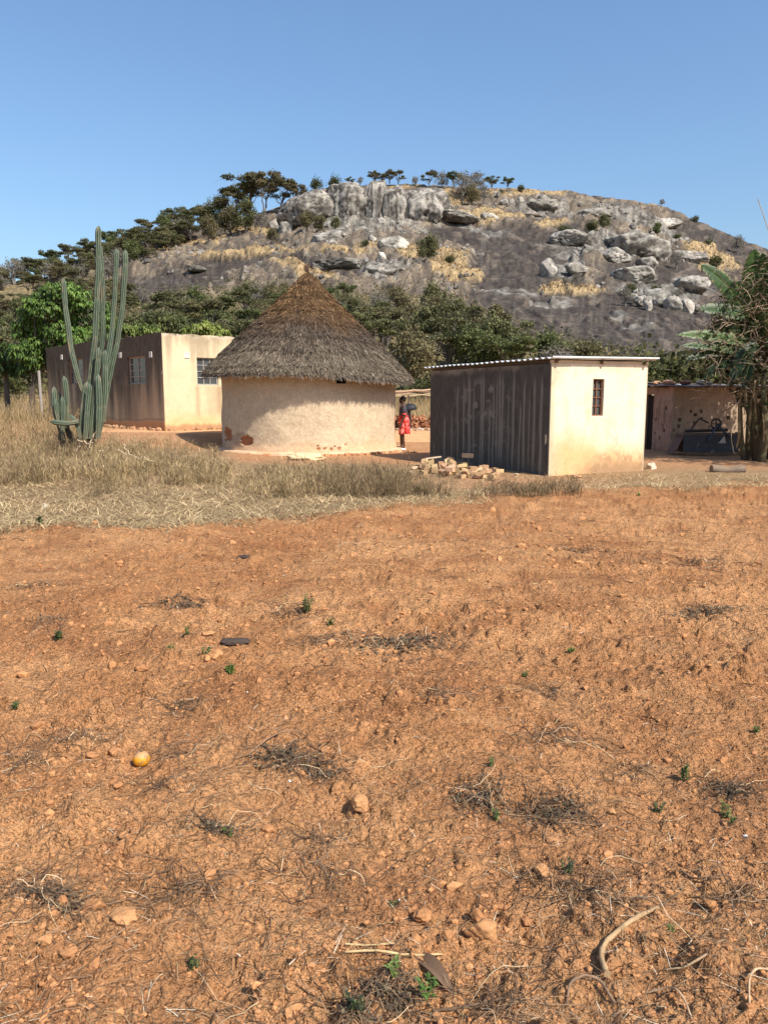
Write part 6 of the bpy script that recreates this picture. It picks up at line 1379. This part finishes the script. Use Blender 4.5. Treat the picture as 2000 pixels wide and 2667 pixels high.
V, Fq, C = blades(np.stack([bx, by, bz], -1), Hh, ln, rng.uniform(.004, .0095, N), c, az=az, seg=3, tip=.35, droop=.12)
# side twigs and seed heads
M_ = 3; ti = rng.uniform(.35, 1.0, N * M_); i_ = np.repeat(np.arange(N), M_); sx = bx[i_] + np.cos(az[i_]) * ln[i_] * ti ** 1.6; sy = by[i_] + np.sin(az[i_]) * ln[i_] * ti ** 1.6; sz = bz[i_] + Hh[i_] * (ti - .12 * ti ** 2)
V2, F2, C2 = blades(np.stack([sx, sy, sz], -1), rng.uniform(.02, .09, N * M_), rng.uniform(.01, .07, N * M_), rng.uniform(.005, .011, N * M_), c[i_] * rng.uniform(.8, 1.3, (N * M_, 1)), seg=1, tip=.5)
tag(link('dry_weeds', mesh('dry_weeds', np.vstack([V, V2]), np.vstack([Fq, F2 + len(V)]), M_grass, np.vstack([C, C2]))), kind='stuff', label='knee-high grey-brown dry weeds growing around the cactus and before the hut', cat='weeds')
# tall golden grass at the back of the yard and around the house
n = 30000; y = rng.uniform(30.8, 72, n); x = y * rng.uniform(-.58, .58, n); cl = fbm2(x * .5, y * .5, 3, 821)
inh = (np.abs((x - Hc[0]) * hl[0] + (y - Hc[1]) * hl[1] - HLn / 2) < HLn / 2 + .3) & (((x - Hc[0]) * hr[0] + (y - Hc[1]) * hr[1]) > -.6) & (((x - Hc[0]) * hr[0] + (y - Hc[1]) * hr[1]) < HRn + .3)
fr = ((x - Hc[0]) * hr[0] + (y - Hc[1]) * hr[1]); keep = ~inh & (rng.random(n) < ss(.2, .5, cl) + .2) & ~((x > -6) & (x < 6) & (y < 31.6)); x, y, cl = x[keep], y[keep], cl[keep]
nl_ = 9000; yl = rng.uniform(22, 40, nl_); xl = yl * rng.uniform(-.58, -.36, nl_); okl = (((xl - Hc[0]) * hr[0] + (yl - Hc[1]) * hr[1]) < -1.5) & (np.abs((xl - cb[0])) > .4); kk_ = okl & ((fbm2(xl * .6, yl * .6, 2, 9) > .42)) & (xl / yl < -.375 - .0 * yl)
x = np.r_[x, xl[kk_]]; y = np.r_[y, yl[kk_]]; cl = np.r_[cl, np.full(kk_.sum(), .4)]; N = len(x)
hg = rng.uniform(.5, 1.25, N) * np.where(y < 30, .5, 1.0) * (.6 + .8 * cl)
c = bright((.19, .135, .072), (.50, .375, .20), N); V, Fq, C = blades(np.stack([x, y, np.where(y < 27, gz(x, y), ground(x, y)) - .03], -1), hg, rng.uniform(.05, .45, N), rng.uniform(.012, .032, N), c, seg=2, tip=.3, droop=.15)
tag(link('tall_grass', mesh('tall_grass', V, Fq, M_grass, C)), kind='stuff', label='tall golden-brown dry grass behind the yard and around the mango trees', cat='grass')
# a scrubby green-brown bush line behind the yard
mb_ = []
for (a, b, w, hpx) in [(1090, 1010, 30, 40), (1130, 1005, 30, 40), (1700, 985, 60, 50), (1760, 985, 60, 46), (1850, 985, 60, 50), (1930, 985, 60, 60), (20, 1070, 40, 40), (-60, 1060, 60, 50)]:
    pb_ = P(a, b, 58); z = float(ground(pb_.x, 58.0)); put_tree('back_bush', 'shrub', pb_.x, 58.0, z, w * 2 / F * 58 / 3.0, {1090: 'left ', 1130: 'right ', 1700: 'leftmost ', 1760: 'second ', 1850: 'third ', 1930: 'rightmost ', 20: 'nearer ', -60: 'outermost '}[a] + 'scrubby bush in the tall grass ' + ('between hut and shed' if a < 1200 else 'behind the mud building' if a > 1600 else 'at the far left'), 'bush', 'bushes behind the yard')
# bare stalks: white-ish dead stems in the weeds
for n_b, (a, b, c_, d_1) in enumerate([(475, 1480, 500, 1420), (500, 1420, 560, 1440), (560, 1440, 600, 1360), (620, 1600, 610, 1480), (270, 1600, 285, 1540), (730, 1470, 860, 1530), (860, 1530, 960, 1545), (760, 1440, 800, 1500), (540, 1480, 580, 1430)]):
    mb = MB()
    p = P(a / 2.37, 550 + b / 2.37, 15.5); q = P(c_ / 2.37, 550 + d_1 / 2.37, 15.4); limb(mb, p, q, .012, .008, (.55, .42, .28), .3, 6, 5)
    tag(mb.build('dead_branch', M_wood), ['lowest pale twig left of the bent branch below the cactus', 'nearly level pale twig below the cactus', 'steep pale twig pointing up at the cactus base', 'tall upright reddish twig below the cactus', 'leftmost short pale twig in the weeds below the cactus', 'long pale branch lying right of the cactus', 'pale branch reaching farthest right of the cactus', 'short steep twig right of the cactus base', 'short slanting twig at the cactus base'][n_b], 'branch', 'pale dead twigs in the weeds')
# white stump-like stone with a small plant
stone_obj(118, 1330, 17, 'pale upright stone among straw at the left edge of the field', (.40, .33, .24), seed=21, h=1.3)

# ------------------------------------------------------------------ the field: clods, stones, stalks, seedlings
V0, T0 = ico(1); N = 17000
px, py, x, y = scatter(N, -120, 2120, 1330, 2720)
keep = (py > edge_py(px) - 10) & (y > 1.25); x, y, py = x[keep], y[keep], py[keep]; cl = fbm2(x * 1.6, y * 1.6, 2, 51); keep = rng.random(len(x)) < .35 + ss(.4, .62, cl); x, y, py = x[keep], y[keep], py[keep]; N = len(x)
s = (.0028 + rng.exponential(.0040, N)) * np.clip(y / 4.2, .75, 2.2); s = np.minimum(s, .045)
V = V0[None] * s[:, None, None] * rng.uniform(.55, 1.25, (N, 1, 3)) * (1 + rng.normal(0, .2, (N, len(V0), 1))); V[..., 0] += x[:, None]; V[..., 1] += y[:, None]; V[..., 2] = V[..., 2] * .8 + (gz(x, y) + s * .05)[:, None]
C = mixc((.38, .175, .075), (.52, .26, .115), rng.random(N)); Tt = (T0[None] + np.arange(N)[:, None, None] * len(V0)).reshape(-1, 3)
tag(link('soil_clods', mesh('soil_clods', V.reshape(-1, 3), Tt, M_clod, np.repeat(C, len(V0), 0))), kind='stuff', label='crumbled reddish clods covering the ploughed field', cat='clods')
stn = [(1255, 2440, 92, 'large pointed orange rock near the bottom of the field', .85), (1247, 2408, 60, 'rough slab leaning behind the large pointed rock', .9), (1100, 2395, 60, 'rounded clod left of the large pointed rock', .6), (320, 2392, 80, 'flat orange stone at lower left of the field', .45), (248, 2362, 66, 'round reddish clod above the flat stone at lower left', .7), (160, 2352, 36, 'small clod left of the round clod at lower left', .7),
       (940, 2093, 62, 'reddish flat-topped clod in the middle of the field', .6), (298, 1968, 46, 'rounded clod just left of the orange fruit', .7), (245, 1970, 40, 'dusty clod farther left of the orange fruit', .7), (565, 1722, 34, 'cube-like orange stone beside the bright green seedling', .9), (372, 1745, 44, 'flat orange stone in the left middle of the field', .4), (292, 1740, 28, 'small reddish clod left of the flat stone in the field', .7), (538, 1706, 22, 'little clod above the cube-like orange stone', .8),
       (787, 2018, 26, 'small orange stone at the right end of the long heap of dark stalks', .8), (1128, 1662, 20, 'dark clod in a furrow in the middle distance', .8), (1410, 2272, 44, 'rough clod below the tangle of grass at lower right', .6), (1850, 2365, 42, 'round clod near the right edge', .8), (1885, 2358, 30, 'smaller clod beside the round one near the right edge', .7), (1590, 2120, 26, 'pale orange stone near the right edge', .8),
       (1878, 1985, 24, 'orange stone right of the far seedling', .8), (1370, 2405, 32, 'clod between the pointed rock and the curved stick', .7), (540, 1655, 44, 'broad lump of soil left of the charcoal-dark slab', .4), (310, 2060, 32, 'clod below the orange fruit', .6), (700, 2165, 36, 'reddish clod at the lower middle of the field', .6), (1740, 2330, 24, 'clod near the looped stalk at the right', .7), (1165, 2440, 40, 'low clod at the left foot of the pointed rock', .5)]
for i_, (a, b, w, lb, h_) in enumerate(stn): stone_obj(a, b, w, lb, (.40, .19, .082) if i_ % 3 else (.46, .235, .105), 'stone' if 'clod' not in lb and 'lump' not in lb else 'clod', 'stones and clods in the field', seed=60 + i_ * 3, h=h_, sink=.25)
# stalks and roots: thin curved dark tubes
def stalks(n, pts_xy, Lr, rr_, cols, nseg=6, sides=3, curl=.5, lift=.03):
    x, y = pts_xy; N = len(x); az = rng.uniform(0, 2 * math.pi, N); k_ = rng.normal(0, curl, N); L = rng.uniform(*Lr, N) * rng.choice([.6, 1, 1.5], N); Pp = np.zeros((N, nseg + 1, 3)); cx, cy = x.copy(), y.copy(); a = az
    lf = np.abs(rng.normal(0, lift, N)) * rng.uniform(0, 1, N)
    for i in range(nseg + 1):
        Pp[:, i, 0] = cx; Pp[:, i, 1] = cy; t = i / nseg; Pp[:, i, 2] = gz(cx, np.maximum(cy, 1.15)) + rr_[0] * .7 + lf * np.sin(np.pi * t) + np.where(rng.random(N) < .5, 0, .004)
        a = a + k_ + rng.normal(0, .22, N); cx = cx + np.cos(a) * L / nseg; cy = cy + np.sin(a) * L / nseg
    tg = np.gradient(Pp, axis=1); tg /= np.linalg.norm(tg, axis=2)[..., None] + 1e-9; sd = np.cross(tg, [0, 0, 1.0]); sd /= np.linalg.norm(sd, axis=2)[..., None] + 1e-9; up = np.cross(sd, tg)
    r_ = (rng.uniform(*rr_, N) * np.clip(y / 4.5, .7, 2.4))[:, None] * np.linspace(1, .45, nseg + 1)[None]; th = np.arange(sides) * 2 * math.pi / sides
    V = Pp[:, :, None] + r_[..., None, None] * (np.cos(th)[None, None, :, None] * sd[:, :, None] + np.sin(th)[None, None, :, None] * up[:, :, None])
    i = np.arange(nseg)[:, None] * sides; j = np.arange(sides)[None]; kk = (j + 1) % sides; Fb = np.stack([i + j, i + kk, i + sides + kk, i + sides + j], -1).reshape(-1, 4); Fq = (Fb[None] + np.arange(N)[:, None, None] * sides * (nseg + 1)).reshape(-1, 4)
    return V.reshape(-1, 3), Fq, np.repeat(cols, sides * (nseg + 1), 0)
heaps = [(740, 1985, 130, 40), (830, 2010, 110, 26), (1050, 1680, 190, 40), (850, 1670, 90, 26), (470, 1985 - 140, 50, 22), (560, 2170, 70, 26), (820, 2240, 120, 24), (1440, 2100, 140, 50), (1490, 2290, 160, 34), (1560, 2340, 130, 30), (1900, 2050, 90, 40), (1010, 2560, 120, 50), (920, 2620, 70, 40), (150, 2330, 90, 40), (60, 2320, 80, 40),
         (480, 1580, 110, 20), (90, 1545, 90, 14), (760, 1590, 90, 30), (130, 1640, 60, 20), (450, 1960, 60, 30), (410, 2060, 50, 26), (1250, 2080, 100, 50), (1420, 1800, 60, 16), (1830, 1600, 120, 20), (1800, 1470, 160, 20), (1500, 1440, 120, 14), (200, 1950 - 20, 100, 30), (60, 1990, 70, 30), (1150, 1840, 70, 22), (500, 2300, 100, 30), (1300, 2590, 90, 30), (1900, 2330, 80, 30), (830, 2160, 60, 20), (1430, 1930, 120, 30), (1650, 2000, 60, 30), (500, 1840, 40, 14)]
hx_, hy_ = [], []
for a, b, w, h in heaps:
    m = int(26 + w * h / 55); hx_.append(rng.normal(a, w * .45, m)); hy_.append(rng.normal(b, h * .45, m))
n0 = 1400; hx_.append(rng.uniform(-100, 2100, n0)); hy_.append(1350 + 1370 * rng.random(n0) ** 1.25)
px = np.concatenate(hx_); py = np.concatenate(hy_); a = (px - CX) / F; b = (CY - py) / F; t = -EYE / (-sp + b * cp); x = a * t; y = (cp + b * sp) * t; k_ = (y > 1.3) & (y < 16) & (py > edge_py(px) - 5); x, y = x[k_], y[k_]; N = len(x)
cols = mixc((.075, .048, .033), (.32, .20, .115), rng.random(N) ** 1.6); cols = mixc(cols, (.55, .40, .24), (rng.random(N) < .07) * 1.0)
V, Fq, C = stalks(N, (x, y), (.05, .21), (.0012, .0030), cols, curl=.2)
tag(link('dry_stalks', mesh('dry_stalks', V, Fq, M_wood, C)), kind='stuff', label='dark dry vine stalks and roots scattered in heaps over the field', cat='stalks')
# fine straw bits and leaf crumbs
N = 9000; px, py, x, y = scatter(N, -100, 2100, 1330, 2720); k_ = (py > edge_py(px)) & (y > 1.3); x, y = x[k_], y[k_]; N = len(x)
V, Fq, C = blades(np.stack([x, y, gz(x, y) + .003], -1), rng.uniform(.0, .012, N), rng.uniform(.015, .09, N), rng.uniform(.0018, .004, N) * np.clip(y / 4, .7, 2.2), mixc(mixc((.14, .09, .055), (.44, .30, .17), rng.random(N)), (.75, .66, .5), (rng.random(N) < .08) * 1.0), seg=2, tip=.5, droop=.5)
tag(link('chaff', mesh('chaff', V, Fq, M_wood, C)), kind='stuff', label='fine chaff and broken straw on the field soil', cat='chaff')
# leaf crumbs in the darkest heaps
pxl, pyl = [], []
for a, b, w, h in [heaps[i] for i in (0, 1, 2, 5, 7, 10, 11, 12, 13, 15, 21, 23)]: m = int(w * h / 14); pxl.append(rng.normal(a, w * .35, m)); pyl.append(rng.normal(b + 4, h * .35, m))
px = np.concatenate(pxl); py = np.concatenate(pyl); a = (px - CX) / F; b = (CY - py) / F; t = -EYE / (-sp + b * cp); x = a * t; y = (cp + b * sp) * t; k_ = y > 1.3; x, y = x[k_], y[k_]; N = len(x)
V, Fq, C = leaf_quads(np.stack([x, y, gz(x, y) + rng.uniform(.002, .02, N)], -1), 1.0, rng.uniform(.006, .016, N) * np.clip(y / 4, .7, 2.2), mixc((.06, .045, .035), (.22, .17, .11), rng.random(N)), .5)
tag(link('leaf_crumbs', mesh('leaf_crumbs', V, Fq, M_leaf, C)), kind='stuff', label='dark shrivelled leaves caught in the heaps of stalks', cat='dead leaves')
def stick(name, pts, rads, label, c=(.45, .30, .17), cat='stick', sides=8, lift=.0):
    W = []
    for a, b in pts: p = gpt(a, b); W.append([p.x, p.y, p.z])
    W = np.array(W); t = np.linspace(0, len(W) - 1, 26); C3 = np.stack([np.interp(t, np.arange(len(W)), W[:, i]) for i in range(3)], -1)
    for _ in range(4): C3[1:-1] = C3[1:-1] * .5 + (C3[:-2] + C3[2:]) * .25
    C3[1:-1] += rng.normal(0, rads[0] * .09, (24, 3)); C3[:, 2] += np.interp(t, [0, (len(W) - 1) * .5, len(W) - 1], [rads[0], rads[0] + lift, rads[1]]) + .004; r_ = np.linspace(rads[0], rads[1], 26) * (1 + .1 * np.sin(t * 5) + rng.normal(0, .09, 26)); mb = MB(); mb.tube(C3, r_, sides, np.array(c)[None] * (.8 + .4 * vn2(t * 3, t * 0, 3))[:, None]); return tag(mb.build(name, M_wood, None, True), label, cat)
stick('stick', [(1580, 2548), (1566, 2515), (1566, 2475), (1600, 2440), (1650, 2405), (1712, 2372)], (.009, .0072), 'thick pale curved stick lying at the lower right of the field', (.38, .25, .135))
stick('stick', [(1712, 2370), (1740, 2350), (1768, 2330)], (.004, .002), 'thin dark twig continuing from the end of the thick curved stick', (.12, .08, .05))
stick('stick', [(1730, 2530), (1780, 2525), (1840, 2513)], (.002, .0034), 'short straight pale stick right of the thick curved stick', (.48, .33, .19))
stick('stick', [(900, 2462), (960, 2466), (1030, 2462)], (.003, .003), 'straight yellowish stalk at the bottom left of the pointed rock', (.56, .40, .2))
stick('stick', [(900, 2485), (980, 2480), (1040, 2492), (1090, 2495), (1150, 2488)], (.0036, .003), 'long bent yellowish stalk just below the straight one', (.52, .36, .18))
stick('stick', [(1475, 2625), (1480, 2580), (1520, 2560), (1560, 2575), (1600, 2620)], (.003, .0045), 'arched brown stalk below the thick curved stick', (.22, .14, .09), lift=.03)
stick('stick', [(1950, 2620), (1948, 2560), (1975, 2545), (2010, 2542)], (.0025, .0034), 'arched tan stalk at the bottom right corner', (.45, .30, .18), lift=.02)
stick('stick', [(1680, 2592), (1740, 2592), (1780, 2625), (1800, 2660)], (.0022, .003), 'thin tan arc of stalk at the bottom right', (.42, .28, .17), lift=.03)
stick('stick', [(1770, 2270), (1800, 2300), (1850, 2305), (1900, 2295), (1910, 2330), (1930, 2350)], (.0036, .0022), 'looped dark stalk near the right edge', (.14, .09, .06), lift=.02)
stick('stick', [(1130, 2640), (1200, 2630), (1260, 2618), (1330, 2600)], (.0045, .003), 'dark stalk at the bottom middle', (.13, .085, .055))
stick('stick', [(640, 1970), (700, 1930), (770, 1912), (830, 1940)], (.004, .003), 'brown arched stalk over the long heap of dark stalks', (.25, .15, .09), lift=.03)
# dry folded leaf
p = gpt(1120, 2545); t = np.linspace(0, 1, 12); mid = np.stack([-.06 + .12 * t, .07 - .15 * t, .03 * np.sin(t * 3.1)], -1); w = .026 * np.sin(np.pi * np.clip(t, .02, .98)) ** .6
V = np.concatenate([mid + np.stack([w * .6, w * .6, w * .7], -1), mid, mid - np.stack([w * .6, w * .5, -w * .3], -1)]); Fq = [[i, i + 1, i + 13, i + 12] for i in range(11)] + [[i + 12, i + 13, i + 25, i + 24] for i in range(11)]
tag(link('dead_leaf', mesh('dead_leaf', V, np.array(Fq), M_leaf, (.22, .14, .09)), None, (p.x, p.y, p.z + .012)), 'big curled brown dead leaf at the bottom beside the seedling', 'dead leaf')
# charcoal-dark slab and the orange fruit
p = gpt(612, 1678); V, T = ico(3); n_ = fbm3(V[:, 0] * 3, V[:, 1] * 3, V[:, 2] * 3, 3, 88); W = np.sign(V) * np.abs(V) ** .6 * [.085, .045, .014] * (.75 + .6 * n_)[:, None]
tag(link('dark_slab', mesh('dark_slab', W, T, M_clod, (.075, .055, .045), True), None, (p.x, p.y, p.z + .02)), 'flat charcoal-black slab lying on the soil in the left middle of the field', 'slab')
p = gpt(640, 1452); V, T = ico(3); tag(link('dark_clod', mesh('dark_clod', V * [.09, .045, .02], T, M_clod, (.06, .045, .04), True), None, (p.x, p.y, p.z + .01)), 'small black lump on the far left part of the field', 'clod')
p = gpt(370, 1996); V, T = ico(4); n_ = fbm3(V[:, 0] * 2, V[:, 1] * 2, V[:, 2] * 2, 3, 99); R_ = 22.5 / F * p.y * 1.02
C = mixc((.72, .33, .02), (.60, .34, .15), ss(.3, .7, V[:, 2] + (n_ - .5) * .9)); C = mixc(C, (.20, .13, .08), ss(.55, .66, n_) * .6)
fr = empty('orange_fruit', (p.x, p.y, p.z + R_ * .8)); tag(fr, 'dusty yellow-orange fruit lying on the soil at the left of the field', 'fruit')
link('peel', mesh('peel', V * [R_, R_, R_ * .93] * (1 + (n_ - .5) * .05)[:, None], T, M_leafn, C, True), fr); mb = MB(); mb.tube([(0, 0, R_ * .88), (.004, 0, R_ * 1.0)], .006, 6, (.15, .1, .05)); mb.build('stalk', M_wood, fr)
# seedlings
def seedling(px_, py_, h, label, c=(.13, .26, .05), nst=3, lfs=.03, dk=1.0):
    p = gpt(px_, py_); e = empty('seedling', (p.x, p.y, p.z)); tag(e, label, 'seedling', 'green seedlings and weeds in the field'); hm = h / F * p.y; ls = lfs * .8 * max(.6, p.y / 4); mb = MB(); V, Fq, C = [], [], []; n0 = 0
    for s_ in range(nst):
        t = np.linspace(0, 1, 6)[:, None]; d = np.array([rng.normal(0, .25), rng.normal(0, .25), 1.0]) * hm * rng.uniform(.6, 1); pts = t * d + np.array([rng.normal(0, .01), rng.normal(0, .01), 0]); mb.tube(pts, .0025 * max(1, p.y / 4), 4, np.array([.20, .24, .08]))
        for k_ in range(5):
            b_ = pts[1 + k_] if k_ < 5 else pts[-1]
            for q in range(3):
                a = rng.uniform(0, 6.28); hd = np.array([math.cos(a), math.sin(a), rng.uniform(.1, .7)]); sd = np.array([-math.sin(a), math.cos(a), 0]); L_ = ls * rng.uniform(.6, 1.2); w = L_ * .28
                V += [b_, b_ + hd * L_ * .5 + sd * w, b_ + hd * L_ - [0, 0, L_ * .25], b_ + hd * L_ * .5 - sd * w]; Fq.append([n0, n0 + 1, n0 + 2, n0 + 3]); n0 += 4; C += [np.array(c) * [.72, .6, .7] * rng.uniform(.6, 1.2)] * 4
    mb.build('stem', M_leafn, e); o = link('leaves', mesh('leaves', V, np.array(Fq), M_leafn, np.array(C)), e); o['kind'] = 'stuff'
for a in [(1121, 2598, 66, 'brightest upright seedling with pale bud at the bottom middle', (.16, .32, .06), 2, .05), (1022, 2545, 44, 'light green seedling left of the dead leaf at the bottom', (.22, .36, .08), 2, .045), (503, 2530, 38, 'dark bushy weed at the bottom left', (.06, .10, .035), 5, .022), (925, 2640, 60, 'dark grey-green weed at the bottom edge', (.07, .10, .045), 7, .03), (1025, 2360, 28, 'small seedling left above the pointed rock', (.12, .22, .05), 2, .022),
          (600, 1752, 34, 'bright green low seedling beside the cube-like stone', (.20, .34, .06), 7, .03), (797, 1600, 50, 'white-flowered green weed in the upper middle of the field', (.13, .22, .06), 5, .03), (155, 1650, 26, 'grey-green spreading weed at the upper left of the field', (.12, .18, .06), 6, .028), (862, 1625, 22, 'small green weed right of the white-flowered one', (.12, .20, .05), 3, .022), (488, 1668, 24, 'faint green sprout above the flat stone at left', (.13, .22, .06), 3, .022), (538, 1705, 16, 'tiny sprout above the cube-like stone', (.14, .26, .06), 3, .02), (445, 1702, 18, 'pale sprout left of the charcoal-dark slab', (.16, .24, .07), 4, .02),
          (1778, 2035, 44, 'dark green seedling in the right half of the field', (.08, .20, .05), 4, .03), (1285, 2135, 30, 'sprout among stalks right of centre', (.12, .24, .05), 3, .022), (1285, 1995, 26, 'small sprout above the centre-right stalk heap', (.14, .26, .06), 2, .022), (1885, 2130, 34, 'yellow-green seedling near the right edge', (.20, .32, .08), 3, .03), (1910, 2150, 22, 'smaller sprout below the yellow-green seedling near the right edge', (.2, .3, .08), 2, .025), (1710, 2120, 34, 'thin grey-green weed near the right edge', (.12, .18, .07), 4, .022), (1490, 1700, 14, 'tiny bright green sprout in the right middle of the field', (.16, .34, .05), 3, .02), (600, 2170, 26, 'green sprout on the dark stalk heap at lower left', (.16, .32, .06), 2, .025),
          (1370, 1760, 16, 'little green sprout right of centre in the middle distance', (.14, .26, .06), 3, .022), (40, 1840, 20, 'dark green sprout at the left edge of the field', (.08, .16, .04), 3, .024), (1970, 1905, 16, 'small sprout at the right edge of the field', (.14, .26, .06), 3, .022), (1735, 2430, 22, 'light green sprout right of the thick curved stick', (.2, .34, .08), 2, .02), (1475, 2275, 40, 'grey leafy weed clump at the lower right', (.10, .14, .08), 7, .024), (108, 1370, 30, 'green tuft at the foot of the pale upright stone', (.12, .15, .06), 6, .022)]:
    seedling(*a)
for a, b, w, lb in [(1468, 2232, 9, 'white pebble in the grey leafy weed'), (1940, 2180, 14, 'grey-white pebble near the right edge of the field'), (755, 2030, 9, 'white pebble below the long heap of dark stalks'), (1040, 2365 - 20, 8, 'tiny white pebble above the pointed rock'), (645, 1793, 7, 'tiny white pebble in the middle distance')]:
    stone_obj(a, b, w, lb, (.75, .72, .66), 'pebble', 'white pebbles on the field', seed=a, h=.6)
tot = sum(len(o.data.polygons) for o in scene.objects if o.type == 'MESH' and o.data.users == 1)
print('objects', len(scene.objects), 'unique polys', sum(len(m.polygons) for m in bpy.data.meshes))
